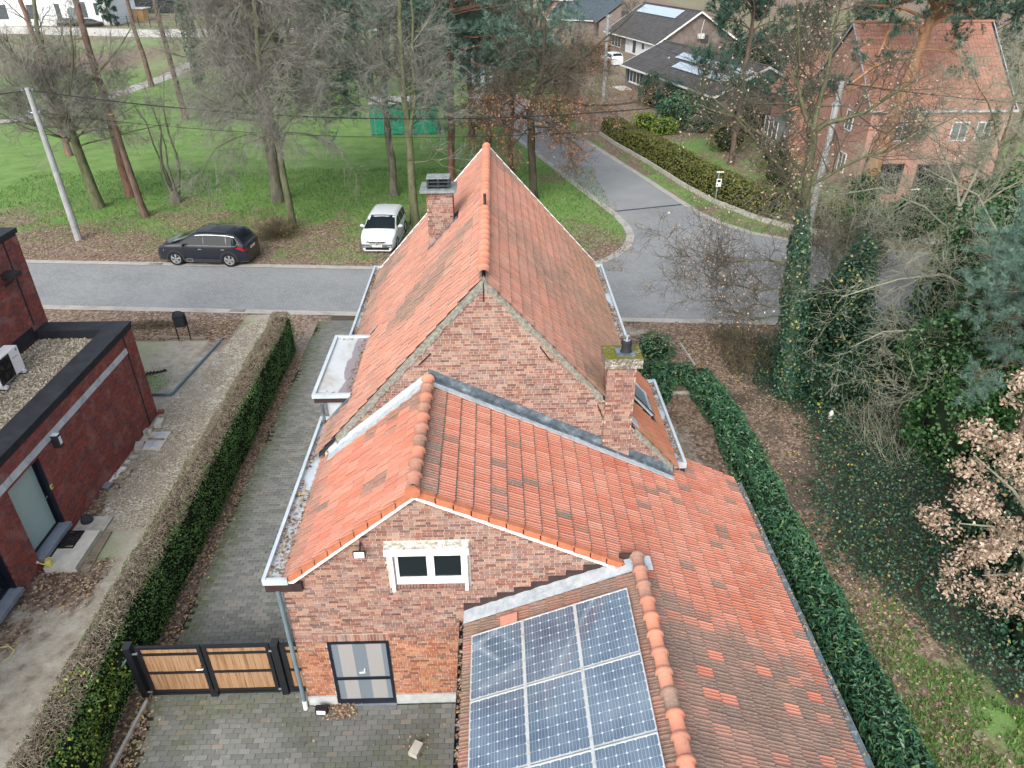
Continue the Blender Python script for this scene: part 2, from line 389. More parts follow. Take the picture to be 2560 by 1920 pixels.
# paving: R dirt/moss, G random, B lichen
q = NT('paver', .85, .25); t = q.tint(); p = q.pos(); f = q.noise(40, 4, .7); g = q.noise(1.1, 5, .65); 
c = q.ramp(t[1], [(0, (.135, .142, .132)), (.5, (.19, .20, .188)), (.9, (.235, .24, .215)), (1, (.27, .23, .19))])
c = q.mix(q.mr(f, .3, .7, 0, .35), c, (.29, .30, .28)); c = q.mix(q.math('MULTIPLY', t[0], .65), c, (.075, .082, .078))
c = q.mix(q.math('MULTIPLY', t[2], q.mr(q.noise(9, 5, .7), .4, .6)), c, (.10, .13, .03))
sp = q.voro(7.0); c = q.mix(q.mr(sp, .075, .05, 0, .7), c, (.55, .58, .56))
q.color(c); q.bump(f, .3, .004); M['paver'] = q.m
q = NT('joint_soil', .98, .05); f = q.noise(3, 5, .7); q.color(q.ramp(f, [(.35, (.030, .034, .030)), (.55, (.05, .055, .035)), (.7, (.075, .10, .022))])); M['joint_soil'] = q.m
# street: small concrete blocks, too small in view to pick apart, so colour and relief only
q = NT('road_blocks', .85, .25); p = q.pos(); v = q.vec(p, (1, 1, 1), (0, 0, R(43)))
bt = q.n('ShaderNodeTexBrick'); q.set(bt.inputs['Vector'], v); bt.inputs['Scale'].default_value = 1.0; bt.inputs['Brick Width'].default_value = .22; bt.inputs['Row Height'].default_value = .11; bt.inputs['Mortar Size'].default_value = .008
bt.inputs['Color1'].default_value = (.215, .230, .235, 1); bt.inputs['Color2'].default_value = (.27, .285, .29, 1); bt.inputs['Mortar'].default_value = (.115, .12, .122, 1)
f = q.noise(.35, 5, .6); g = q.noise(7, 4, .7)
c = q.mix(q.mr(f, .35, .7, 0, .45), bt.outputs[0], (.33, .345, .345)); c = q.mix(q.mr(g, .55, .8, 0, .3), c, (.17, .175, .18)); q.color(c); q.bump(bt.outputs['Fac'], -.3, .008); M['road_blocks'] = q.m
q = NT('asphalt', .9, .2); f = q.noise(.5, 5, .6); g = q.noise(60, 3); q.color(q.mix(q.mr(g, .3, .7, 0, .25), q.ramp(f, [(.3, (.235, .25, .255)), (.7, (.30, .315, .32))]), (.18, .185, .19))); M['asphalt'] = q.m
q = NT('kerb_concrete', .9, .2); f = q.noise(1.2, 6, .7); q.color(q.ramp(f, [(.3, (.27, .26, .23)), (.5, (.38, .37, .34)), (.8, (.46, .45, .42))])); M['kerb_concrete'] = q.m
q = NT('gravel', .95, .1); f = q.voro(16, out='Color'); g = q.noise(.9, 5, .65); s1 = q.n('ShaderNodeSeparateColor'); q.set(s1.inputs[0], f)
c = q.ramp(s1.outputs[0], [(0, (.20, .17, .12)), (.4, (.34, .30, .235)), (.75, (.46, .43, .36)), (1, (.62, .60, .54))]); c = q.mix(q.mr(q.noise(.9, 5, .65), .40, .58, .85, 0), c, q.ramp(q.noise(5, 4), [(.3, (.25, .22, .175)), (.7, (.36, .33, .275))])); q.color(c); q.bump(q.voro(16), .8, .03); M['gravel'] = q.m
plain('gravel_stone', (.45, .41, .32), .9, .2, var=.0); 
q = NT('gravel_stone', .9, .2); t = q.tint(); q.color(q.ramp(t[1], [(0, (.16, .12, .075)), (.3, (.33, .285, .20)), (.7, (.50, .46, .36)), (1, (.68, .66, .60))])); M['gravel_stone'] = q.m
# ground: R lawn, G leaf litter, B dug sand; the rest is dark soil
q = NT('ground', .95, .1); a = q.n('ShaderNodeAttribute', attribute_name='mask'); s1 = q.n('ShaderNodeSeparateColor'); q.set(s1.inputs[0], a.outputs['Color'])
f1 = q.noise(.8, 6, .7); f2 = q.noise(14, 5, .7); f3 = q.noise(3.0, 5, .65)
soil = q.ramp(f2, [(.3, (.055, .045, .035)), (.6, (.11, .095, .075)), (.8, (.17, .145, .11))])
sand = q.ramp(f3, [(.28, (.25, .22, .175)), (.5, (.36, .33, .27)), (.72, (.48, .46, .40))])
lit = q.ramp(q.voro(11, out='Color'), [(0, (.085, .065, .048)), (.35, (.165, .120, .088)), (.65, (.255, .195, .150)), (1, (.40, .33, .265))])
gr = q.ramp(q.math('ADD', q.math('MULTIPLY', f1, .55), q.math('MULTIPLY', f2, .45)), [(.28, (.048, .105, .028)), (.42, (.115, .215, .060)), (.53, (.165, .27, .085)), (.64, (.23, .30, .125)), (.78, (.31, .30, .18))])
def edge(v, f, w=.25): return q.mr(q.math('ADD', v, q.math('MULTIPLY', f, .8)), .80-w*.5, .80+w*.5)
c = q.mix(edge(s1.outputs[2], f3), soil, sand); c = q.mix(edge(s1.outputs[0], f3, .45), c, gr); c = q.mix(edge(s1.outputs[1], f2, .5), c, lit)
q.color(c); q.bump(f2, .6, .04); M['ground'] = q.m
# plants: R moves dark to light, G random hue
def leaf_mat(name, stops, rough=.5, spec=.35, trans=.15):
    q = NT(name, rough, spec); t = q.tint(); q.color(q.ramp(t[1], stops))
    M[name] = q.m
leaf_mat('leaf_litter', [(0, (.085, .055, .040)), (.3, (.18, .118, .082)), (.6, (.30, .215, .155)), (.85, (.44, .355, .275)), (.975, (.50, .34, .10)), (1, (.55, .38, .07))], .7, .3)
leaf_mat('grass_blade', [(0, (.045, .11, .02)), (.5, (.085, .20, .035)), (1, (.17, .28, .075))], .6, .3)
leaf_mat('laurel_leaf', [(0, (.020, .070, .040)), (.5, (.040, .125, .062)), (.9, (.085, .20, .095)), (1, (.16, .26, .07))], .35, .45)
leaf_mat('privet_leaf', [(0, (.030, .090, .022)), (.5, (.070, .175, .040)), (.9, (.13, .26, .065)), (1, (.18, .28, .075))], .4, .4)
leaf_mat('golden_privet', [(0, (.06, .13, .018)), (.5, (.13, .22, .03)), (.85, (.24, .30, .04)), (1, (.45, .42, .07))], .4, .4)
leaf_mat('ivy_leaf', [(0, (.010, .038, .022)), (.5, (.020, .066, .036)), (.9, (.045, .115, .062)), (.97, (.09, .15, .06)), (1, (.42, .34, .05))], .38, .45)
leaf_mat('ivy_green', [(0, (.012, .050, .015)), (.5, (.028, .095, .026)), (.9, (.06, .15, .045)), (1, (.12, .20, .05))], .38, .45)
leaf_mat('tan_leaf', [(0, (.19, .13, .09)), (.4, (.34, .25, .18)), (.8, (.46, .36, .275)), (1, (.55, .45, .36))], .6, .3)
leaf_mat('oak_leaf', [(0, (.15, .070, .035)), (.5, (.28, .135, .072)), (1, (.40, .23, .135))], .6, .3)
leaf_mat('pine_needle', [(0, (.065, .135, .110)), (.5, (.125, .225, .178)), (.9, (.19, .30, .24)), (1, (.24, .32, .24))], .55, .3)
leaf_mat('pine_dark', [(0, (.016, .052, .042)), (.5, (.040, .100, .074)), (1, (.085, .165, .118))], .55, .3)
leaf_mat('moss_hedge', [(0, (.040, .060, .016)), (.4, (.085, .11, .024)), (.75, (.15, .16, .035)), (1, (.20, .15, .07))], .6, .3)
leaf_mat('dry_twig', [(0, (.13, .105, .075)), (.5, (.25, .21, .155)), (1, (.40, .35, .27))], .8, .2)
def bark(name, stops, sc=5.0, zs=.3):
    q = NT(name, .92, .15); f = q.noise(sc, 6, .7, q.vec(q.pos(), (1, 1, zs))); q.color(q.ramp(f, stops)); q.bump(f, .7, .03); M[name] = q.m
bark('bark_grey', [(.3, (.075, .070, .055)), (.55, (.155, .15, .115)), (.75, (.22, .22, .165))])
bark('bark_green', [(.3, (.060, .064, .036)), (.5, (.115, .125, .070)), (.75, (.19, .195, .125))])
bark('bark_dark', [(.3, (.035, .030, .025)), (.55, (.075, .065, .05)), (.75, (.13, .12, .085))])
bark('bark_pine', [(.3, (.060, .042, .034)), (.5, (.13, .092, .075)), (.75, (.20, .155, .13))], 7, .25)
bark('bark_red', [(.3, (.10, .058, .044)), (.5, (.19, .112, .085)), (.75, (.27, .18, .145))], 6, .3)
bark('bark_orange', [(.3, (.19, .095, .050)), (.5, (.30, .165, .095)), (.75, (.40, .25, .16))], 6, .3)
bark('twig_pale', [(.3, (.17, .175, .13)), (.55, (.27, .275, .21)), (.75, (.36, .36, .29))], 3, 1)
bark('twig_brown', [(.3, (.062, .055, .042)), (.55, (.105, .095, .075)), (.75, (.155, .14, .112))], 3, 1)
bark('twig_far', [(.3, (.13, .13, .112)), (.55, (.205, .205, .18)), (.75, (.28, .28, .25))], 3, 1)
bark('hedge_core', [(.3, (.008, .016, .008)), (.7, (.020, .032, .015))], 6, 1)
# cars and small things
def paint(name, c, rough=.25, coat=1.0):
    q = NT(name, rough, .5); q.color((*c, 1)); q.b.inputs['Coat Weight'].default_value = coat; q.b.inputs['Coat Roughness'].default_value = .04; M[name] = q.m
paint('paint_navy', (.007, .010, .018), .3, .5); paint('paint_white', (.60, .64, .66), .3, .6); paint('paint_silver', (.42, .45, .47)); paint('paint_black', (.012, .013, .016))
plain('rubber', (.014, .014, .015), .85, .2, var=.2)
plain('plastic_dark', (.025, .028, .031), .6, .3, var=.1)
plain('chrome', (.70, .72, .74), .18, .5, metal=.9, var=0)
plain('alloy', (.50, .52, .54), .3, .5, metal=.6, var=.05)
plain('tail_red', (.35, .012, .018), .2, .5, var=0)
plain('head_glass', (.20, .23, .25), .08, .6, var=0)
plain('plate_white', (.75, .75, .72), .4, .4, var=0)
plain('plate_red', (.35, .04, .05), .5, .3, var=0)
plain('emblem_blue', (.10, .36, .50), .4, .4, var=0)
plain('text_grey', (.30, .33, .36), .5, .3, var=0)
plain('yellow_plastic', (.62, .55, .16), .45, .4, var=.1)
plain('green_container', (.012, .26, .155), .55, .35, var=.12, scale=1)
plain('green_roof', (.47, .50, .49), .7, .3, var=.15)
plain('pole_concrete', (.30, .315, .32), .85, .2, var=.2, scale=4)
plain('cable', (.012, .014, .017), .6, .3, var=0)
plain('white_render', (.66, .70, .73), .85, .2, var=.06, scale=.6)
plain('far_glass', (.06, .075, .085), .2, .5, var=0)
plain('steel', (.42, .47, .52), .3, .5, metal=.6, var=.15)
plain('sign_white', (.70, .72, .72), .5, .3, var=0)
plain('pink_clay', (.52, .25, .185), .8, .25, var=.12)
plain('yellow_hose', (.60, .55, .20), .5, .4, var=.05)
q = NT('brick_far_pink', .9, .15); p = q.pos(); bt = q.n('ShaderNodeTexBrick'); cx = q.n('ShaderNodeCombineXYZ'); x = q.xyz(); q.set(cx.inputs[0], q.math('ADD', x[0], x[1])); q.set(cx.inputs[1], x[2]); q.set(bt.inputs['Vector'], cx.outputs[0])
bt.inputs['Scale'].default_value = 1; bt.inputs['Brick Width'].default_value = .2; bt.inputs['Row Height'].default_value = .065; bt.inputs['Mortar Size'].default_value = .007
bt.inputs['Color1'].default_value = (.40, .185, .14, 1); bt.inputs['Color2'].default_value = (.50, .27, .21, 1); bt.inputs['Mortar'].default_value = (.46, .37, .32, 1); q.color(bt.outputs[0]); M['brick_far_pink'] = q.m
q = NT('brick_far_grey', .9, .15); f = q.noise(1.5, 5); q.color(q.ramp(f, [(.3, (.155, .13, .118)), (.7, (.235, .20, .18))])); M['brick_far_grey'] = q.m
def far_tile(name, a, b, cw=.33):
    q = NT(name, .8, .3); t = q.tint(); f = q.noise(1.3, 5, .7); g = q.noise(.35, 4); c = q.ramp(f, [(.3, a), (.7, b)]); c = q.mix(q.math('MULTIPLY', t[1], .35), c, tuple(x*.6 for x in a)); q.color(c); M[name] = q.m
far_tile('slate_tile', (.062, .062, .064), (.115, .113, .112)); far_tile('blue_slate', (.060, .083, .100), (.10, .13, .15)); far_tile('far_clay', (.34, .155, .105), (.47, .255, .19))
plain('shutter_blue', (.020, .040, .085), .6, .3, var=.15)
plain('fence_dark', (.012, .020, .022), .7, .3, var=.2)
# ------------------------------------------------------------------ brick and tile makers
def projected(c, n, area):
    d = np.asarray(c, float) - CP; L = np.linalg.norm(d); return area*max(0.0, float(-np.dot(d/L, n)))/(L*L)
def brickwork(out, o, u, n, spans, z0, z1, holes=(), rng=RNG, orange=None, soot=.10, course=.0607, mod=.197, zones=()):
    """lay bricks on a wall face: o origin (x, y), u horizontal unit, n outward unit; spans(z) -> (ua, ub)"""
    k = 0; z = z0
    u = np.array([u[0], u[1], 0.0]); n = np.array([n[0], n[1], 0.0])
    while z + course <= z1 + 1e-6:
        h = course - .0095
        a0, b0 = spans(z); a1, b1 = spans(z+h); a, b = max(a0, a1), min(b0, b1)
        L = mod if k % 2 == 0 else mod*.5
        x = a - rng.random()*.02 - (mod*.25 if (k//2) % 2 else 0)
        while x < b:
            p, q = max(x, a), min(x+L-.0095, b)
            pieces = [(p, q)]
            for (hx0, hx1, hz0, hz1) in holes:
                if z+h > hz0 and z < hz1:
                    nx = []
                    for (s, e) in pieces:
                        if e <= hx0 or s >= hx1: nx.append((s, e))
                        else:
                            if s < hx0: nx.append((s, hx0))
                            if e > hx1: nx.append((hx1, e))
                    pieces = nx
            for (s, e) in pieces:
                if e-s > .025:
                    c = np.array([o[0], o[1], 0]) + u*(s+e)/2 + n*0; c[2] = z+h/2
                    R_ = rng.random()*.35 if rng.random() > soot else rng.uniform(.5, 1.0)
                    G_ = rng.random(); 
                    if k % 2: G_ = min(1, G_*.8+.2)
                    B_ = 0.0 if orange is None else float(np.clip(orange(s, z) + rng.uniform(-.3, .3), 0, 1))
                    out.append((c, u, n, e-s, h, (R_, G_, B_)))
            x += L
        z += course; k += 1
def lay_bricks(bricks, parent, mat, n_single, proud=.006, name='brick', rest='bricks'):
    sc = np.array([projected(b[0], b[2], b[3]*b[4]) for b in bricks]); order = np.argsort(-sc)
    single = set(order[:n_single].tolist())
    um = MB(); d = .045
    um.add([(-.5, -1, -.5), (.5, -1, -.5), (.5, 1, -.5), (-.5, 1, -.5), (-.5, -1, .5), (.5, -1, .5), (.5, 1, .5), (-.5, 1, .5)], BOXF)
    me = um.mesh(name, mat)
    mb = MB()
    for i, (c, u, n, L, h, t) in enumerate(bricks):
        j = RNG.uniform(-.002, .003)
        if i in single:
            o = link(name, me, parent); o.location = Vector(c + n*(proud + j - d)) - wloc(parent)
            o.rotation_euler = (0, 0, math.atan2(u[1], u[0])); o.scale = (L, d, h); o.color = (*t, 1)
        else:
            f = c + n*(proud+j); b = c - n*.004; hu = u*L/2; hz = np.array([0, 0, h/2])
            V = [f-hu-hz, f+hu-hz, f+hu+hz, f-hu+hz, b-hu-hz, b+hu-hz, b+hu+hz, b-hu+hz]
            F = [[0, 1, 2, 3], [0, 4, 5, 1], [1, 5, 6, 2], [2, 6, 7, 3], [3, 7, 4, 0]]
            if np.dot(np.cross(u, [0, 0, 1.0]), n) < 0: F = [q[::-1] for q in F]
            mb.add(V, F, t)
    if mb.n: mb.build(rest, mat, parent, kind='stuff')
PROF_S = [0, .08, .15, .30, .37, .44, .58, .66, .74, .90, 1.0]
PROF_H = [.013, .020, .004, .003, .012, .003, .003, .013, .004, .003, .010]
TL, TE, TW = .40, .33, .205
DIRT_SHADE = []
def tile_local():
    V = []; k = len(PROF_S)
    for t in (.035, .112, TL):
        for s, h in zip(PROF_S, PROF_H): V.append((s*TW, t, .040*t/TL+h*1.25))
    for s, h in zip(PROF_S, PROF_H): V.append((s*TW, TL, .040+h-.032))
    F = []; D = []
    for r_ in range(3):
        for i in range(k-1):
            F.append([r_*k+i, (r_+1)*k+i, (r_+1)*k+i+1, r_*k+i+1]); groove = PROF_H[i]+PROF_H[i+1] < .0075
            D.append((.62, .16 if groove else .0, .45)[r_])  # tint: dirt and gap shade under overlap, rib shade in grooves, algae on lip
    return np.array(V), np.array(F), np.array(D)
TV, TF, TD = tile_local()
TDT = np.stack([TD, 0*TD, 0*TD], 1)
def tile_slope(out, p0, a, d, rows, cols, keep, tintf, rng=RNG, row0=0):
    a, d = np.array(a, float), np.array(d, float); n = np.cross(a, d)
    for i in range(row0, rows):
        for j in range(cols):
            P = np.array(p0) + a*(j*TW) + d*(i*TE)
            c = P + a*TW/2 + d*TL/2
            if keep(c):
                out.append((P + n*rng.uniform(-.002, .004), a + d*rng.normal()*.006, d, n, c, tintf(c, rng)))
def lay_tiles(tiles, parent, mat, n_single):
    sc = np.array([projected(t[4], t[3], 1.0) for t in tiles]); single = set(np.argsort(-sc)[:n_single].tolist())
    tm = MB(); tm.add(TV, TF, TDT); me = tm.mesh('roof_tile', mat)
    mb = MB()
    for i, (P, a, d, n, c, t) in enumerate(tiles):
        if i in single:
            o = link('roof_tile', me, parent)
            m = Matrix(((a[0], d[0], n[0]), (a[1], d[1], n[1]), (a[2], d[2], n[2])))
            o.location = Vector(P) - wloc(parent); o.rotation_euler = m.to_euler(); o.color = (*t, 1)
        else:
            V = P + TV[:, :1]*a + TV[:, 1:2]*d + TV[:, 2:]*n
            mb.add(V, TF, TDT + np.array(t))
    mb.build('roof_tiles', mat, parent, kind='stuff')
def ridge_mesh(name, r=.105, L=.36, collar=.016, mat=None):
    mb = MB(); prof = [(0, r), (L*.80, r-.004), (L*.80+.004, r+collar), (L-.02, r+collar+.004), (L, r+collar-.004)]
    an = np.linspace(R(-12), R(192), 13)
    loft(mb, [[(q*math.cos(t), y, q*math.sin(t)*.95) for t in an] for y, q in prof], closed=False, caps=False)
    return mb.mesh(name, mat, smooth=True)
def wavy(v, s): return .5 + .5*math.sin(v*s)

# ------------------------------------------------------------------ the tiled brick house in the middle
HOUSE = thing('brick_house', 'orange tiled brick house in the centre with two gables, chimneys and a lower tiled wing', 'house', (0, 9.58, 0))
GY, MY = 9.58, 13.10                     # the two gable planes
AX0, AZ = -1.44, 5.66                    # apex of the near gable
sWL, sWR, sAL, sM = .82, .492, .414, 1.10
zWL = lambda x: AZ - sWL*(AX0 - x)
zWR = lambda x: AZ - sWR*(x - AX0)
RX = 2.42; zAL = lambda x: 3.885 - sAL*(RX - x)
zM = lambda x: 7.93 - sM*abs(x + .24)
def wing_gable_z(x): return (zWL(x) if x < AX0 else zWR(x)) - .03
# wall shells
mb = MB()
prism(mb, [(-4.0, GY, -.1), (5.6, GY, -.1), (5.6, GY, zWR(5.6)-.1), (AX0, GY, AZ-.06), (-3.82, GY, zWL(-3.82)-.06), (-4.0, GY, 3.5)], (0, .3, 0))
mb.build('gable_wall', M['mortar'], HOUSE)
mb = MB()
prism(mb, [(-3.9, MY, -.1), (3.9, MY, -.1), (3.9, MY, 3.3), (-.24, MY, 7.85), (-3.85, MY, 3.86)], (0, .3, 0))
mb.build('gable_wall', M['mortar'], HOUSE)
mb = MB()
box(mb, -4.0, -3.75, GY+.301, 14.0, -.1, 3.5); box(mb, 5.35, 5.6, 2.0, GY-.001, -.1, 2.2); box(mb, 5.35, 5.6, GY+.301, 13.9, -.1, 2.2); box(mb, 3.9, 5.34, 13.65, 13.9, -.1, 2.3)
box(mb, -3.9, -3.6, MY+.301, 23.7, -.1, 3.75); box(mb, 3.05, 3.35, MY+.301, 23.7, -.1, 3.8); prism(mb, [(-3.9, 23.7, -.1), (3.35, 23.7, -.1), (3.35, 23.7, 3.9), (-.24, 23.7, 7.85), (-3.85, 23.7, 3.86)], (0, .2, 0))
box(mb, 3.36, 3.9, 13.402, 16.9, -.1, 3.0); box(mb, -.58, -.38, 2.0, GY-.001, -.1, 2.55)
mb.build('side_wall', M['brick_old'], HOUSE)
# bricks
BR = []
holes_w = [(-3.40, -2.20, -.2, 2.09), (-2.05, -.55, 3.32, 4.47), (-4.05, -.62, -.2, .285)]
def orange_wing(x, z): return float(np.clip((2.05 - z)/.35 + .5*(x+2.2)*.6, 0, 1)) if z < 2.6 else 0.0
def span_wing(z):
    xl = max(-3.995, AX0 - (AZ-.05-z)/sWL); xr = min(5.5, AX0 + (AZ-.05-z)/sWR)
    lo = RX - (3.80 - z)/sAL; return xl, (min(xr, max(-.62, lo)) if z < 3.7 else xr)
brickwork(BR, (0, GY), (1, 0), (0, -1), span_wing, .285, 5.6, holes_w, orange=orange_wing, soot=.16)
def span_main(z):
    xl = -.24 - (7.80-z)/sM; xr = -.24 + (7.80-z)/sM
    zl = AX0 - (6.16-z)/sWL; zr = AX0 + (6.16-z)/sWR
    return xl, xr
def main_rows(lo):
    return None
tmp = []
brickwork(tmp, (0, MY), (1, 0), (0, -1), lambda z: (max(-3.8, span_main(z)[0]), min(3.85, span_main(z)[1])), 3.4, 7.75, [(2.275, 2.885, 0, 9)], soot=.08)
for b in tmp:
    x, z = b[0][0], b[0][2]
    if z > (zWL(x) if x < AX0 else zWR(x)) + .03 and not (2.27 < x < 2.89): BR.append(b)
# chimney by the right-hand eave (flush with the gable) and chimney on the left slope
CR = (2.28, 2.88, 13.05, 13.50); CL = (-1.82, -1.13, 19.22, 19.78)
lay_bricks(BR, HOUSE, M['brick_old'], 300)
# soldier courses over door and under window
mb = MB()
x = -3.47
while x < -2.14:
    box(mb, x, x+.052, GY-.007, GY+.05, 1.905, 2.085, (RNG.random()*.4, RNG.random(), RNG.random()*.4)); x += .0615
mb.build('soldier_course', M['brick_old'], HOUSE)
mb = MB(); x = -1.90
while x < -.66:
    prism(mb, [(x, GY+.03, 3.325), (x, GY-.05, 3.325), (x, GY-.06, 3.385), (x, GY+.03, 3.46)], (.05, 0, 0), (RNG.random()*.9, RNG.random()*.5, 0)); x += .060
mb.build('brick_sill', M['brick_old'], HOUSE)
mb = MB(); box(mb, -4.0, -3.405, GY-.035, GY+.02, -.05, .28); mb.build('plinth', M['plinth'], HOUSE); mb = MB(); box(mb, -2.195, -.62, GY-.035, GY+.02, -.05, .28); mb.build('plinth', M['plinth'], HOUSE)
# roof decks
mb = MB()
def deck(mb, pts, th=.10): prism(mb, pts, (0, 0, -th))
deck(mb, [(AX0, GY-.02, AZ), (AX0, MY, AZ), (-3.92, MY+.9, zWL(-3.92)), (-3.92, GY-.02, zWL(-3.92))])
deck(mb, [(AX0, GY-.02, AZ), (AX0, MY-.002, AZ), (3.98, MY-.002, zWR(3.98)), (3.98, 14.0, zWR(3.98)), (5.72, 14.0, zWR(5.72)), (5.72, 2.0, zWR(5.72)), (RX, 2.0, zWR(RX)), (RX, GY-.02, zWR(RX))])
deck(mb, [(RX, 2.0, zAL(RX)-.006), (RX, GY-.021, zAL(RX)-.006), (-.62, GY-.021, zAL(-.62)), (-.62, 2.0, zAL(-.62))])
deck(mb, [(-.24, MY-.03, zM(-.24)), (-.24, 23.75, zM(-.24)), (-3.98, 23.75, zM(-3.98)), (-3.98, MY-.03, zM(-3.98))])
deck(mb, [(-.24, MY-.03, zM(-.24)-.003), (-.24, 23.75, zM(-.24)-.003), (3.40, 23.75, zM(3.40)), (3.40, 16.85, zM(3.40)), (3.95, 16.85, zM(3.95)), (3.95, MY-.03, zM(3.95))])
mb.build('roof', M['roofing_felt'], HOUSE)
# tiles
TI = []
def cosn(s): l = math.hypot(1, s); return 1/l, s/l
c_, s_ = cosn(sWR)
def t_right(c, rng):
    x, y = c[0], c[1]; n = fbm(np.array([x*1.3]), np.array([y*1.3]), 1.0, 3)[0]
    g = .12 + .18*rng.random()
    if y < 9.6:
        far = sst(9.5, 8.3, y + (x-2.4)*.22 + (n-.5)*1.0); k = 1 - .45*float(sst(4.8, 5.7, x)); g += float(far)*k*rng.choice([.26, .50, .68, .85], p=[.12, .30, .34, .24])
        if far > .5 and rng.random() < .05: g = .12
    if rng.random() < (.07 if y > 9.6 else .16): g += rng.uniform(.25, .55)
    if x < -1.0: g += .35
    return (min(1, g), (.22+.38*rng.random() if rng.random() < .85 else rng.random()*.8), 0.0)
def keep_right(c):
    x, y = c[0], c[1]
    if x > 5.80 or y > 14.0: return False
    if x < 4.02 and y > MY-.02: return False
    if y < GY and x < RX+.04: return False
    return y > 3.0 and (y > GY-.06 or x > RX)
rows = int(7.3/c_/TE)+1
tile_slope(TI, (AX0, 14.02, AZ), (0, -1, 0), (c_, 0, -s_), rows, 54, keep_right, t_right)
c_, s_ = cosn(sWL)
def t_left(c, rng):
    n = fbm(np.array([c[0]]), np.array([c[1]]), .7, 5)[0]
    return (.08 + .22*rng.random() + (.42 if n > .60 else 0) + .35*float(sst(-3.1, -3.9, c[0])), .25+.5*rng.random(), 0.0)
tile_slope(TI, (AX0, GY-.10, AZ), (0, 1, 0), (-c_, 0, -s_), 10, 24, lambda c: c[1] < MY - .02 + (0.9 if c[0] < -3.7 else 0) and c[0] > -3.98, t_left)
c_, s_ = cosn(sAL)
tile_slope(TI, (RX, 2.9, 3.885), (0, 1, 0), (-c_, 0, -s_), 10, 33, lambda c: c[1] < 9.50 and c[0] > -.70 and not (-.42 < c[0] < 2.02 and c[1] < 8.80),
           lambda c, rng: (.50 + .4*rng.random(), .2*rng.random(), .25 if c[0] < .5 and rng.random() < .4 else 0))
c_, s_ = cosn(sM)
def t_mainL(c, rng): 
    n = fbm(np.array([c[1]]), np.array([c[0]]), 1.6, 9)[0]
    return (.24 + .24*rng.random() + .35*float(sst(.52, .72, n)) + .30*float(sst(-3.0, -3.9, c[0])), .55+.4*rng.random(), 0.0)
def t_mainR(c, rng):
    n = fbm(np.array([c[1]]), np.array([c[0]]), 2.0, 12)[0]
    low = float(sst(1.0, 3.4, c[0])); 
    if c[0] > 2.9 and c[1] < 16.9: return (.30*rng.random(), .2*rng.random(), .75*rng.random())
    return (.30 + .2*rng.random() + .16*low + .2*float(sst(.5, .7, n)), .5+.4*rng.random(), .40*low)
inchL = lambda c: CL[0]-.05 < c[0] < CL[1]+.12 and CL[2]-.1 < c[1] < CL[3]+.1
inchR = lambda c: CR[0]-.12 < c[0] < CR[1]+.12 and c[1] < CR[3]+.08
tile_slope(TI, (-.24, MY-.06, 7.93), (0, 1, 0), (-c_, 0, -s_), 18, 53, lambda c: c[0] > -4.1 and not inchL(c) and not (c[0] < -3.30 and 14.40 < c[1] < 17.4), t_mainL)
tile_slope(TI, (-.24, 23.80, 7.93), (0, -1, 0), (c_, 0, -s_), 20, 53, lambda c: c[1] > MY-.08 and (c[0] < 3.40 or (c[1] < 16.9 and c[0] < 3.98)) and not inchR(c) and not (2.95 < c[0] < 3.68 and 14.45 < c[1] < 15.6), t_mainR)
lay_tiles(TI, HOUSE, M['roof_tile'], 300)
# ridge tiles
rm = ridge_mesh('ridge_tile', .108, .36, .028, M['ridge_tile']); rm2 = ridge_mesh('ridge_tile', .115, .37, .008, M['ridge_tile'])
def ridge_row(x, z, y0, y1, step, me, rng=RNG, dirt=.3):
    y = y0
    while y < y1-.05:
        o = link('ridge_tile', me, HOUSE); o.location = Vector((x + rng.normal()*.004, y, z + rng.normal()*.003)) - wloc(HOUSE); o.color = (dirt*rng.random()+.15, .2+.5*rng.random(), 0, 1); y += step
ridge_row(AX0, AZ+.065, GY-.13, MY-.12, .358, rm, dirt=.6)
ridge_row(RX+.02, 3.885+.085, 3.3, 9.35, .350, rm, dirt=.65)
ridge_row(-.24, 7.93+.06, MY-.05, 23.55, .338, rm2, dirt=.22)
mb = MB(); an = np.linspace(0, 2*math.pi, 9)[:-1]+R(22.5)
loft(mb, [[(AX0+.135*math.cos(t), y, AZ+.03+.125*math.sin(t)) for t in an] for y in (GY-.19, GY-.135)]); mb.build('ridge_end', M['verge_clay'], HOUSE)
# verge tiles and white barge boards of the near gable
def verge(side):
    sl, c = (sWL, -1) if side < 0 else (sWR, 1); zf = zWL if side < 0 else zWR
    ct, sn = cosn(sl); n = 9 if side < 0 else 13
    for i in range(n):
        mb = MB(); x0 = AX0 + c*(.05 + i*TE*ct); x1 = AX0 + c*(.05 + (i+1)*TE*ct + .02*ct)
        if side > 0 and x0 > 2.20: break
        t = (.1+.2*RNG.random(), RNG.random(), 0)
        prism(mb, [(x0, GY-.135, zf(x0)+.035), (x1, GY-.135, zf(x1)+.062), (x1, GY-.135, zf(x1)-.075), (x0, GY-.135, zf(x0)-.10)], (0, .045, 0), t)
        prism(mb, [(x0, GY-.088, zf(x0)+.034), (x1, GY-.088, zf(x1)+.061), (x1, GY-.088, zf(x1)+.03), (x0, GY-.088, zf(x0)+.005)], (0, .06, 0), t)
        mb.build('verge_tile', M['verge_clay'], HOUSE)
    xe = -3.92 if side < 0 else 2.26; mb = MB()
    prism(mb, [(AX0, GY-.085, zf(AX0)-.075), (xe, GY-.085, zf(xe)-.075), (xe, GY-.085, zf(xe)-.20), (AX0, GY-.085, zf(AX0)-.20)], (0, .07, 0))
    mb.build('barge_board', M['white_paint'], HOUSE)
verge(-1); verge(1)
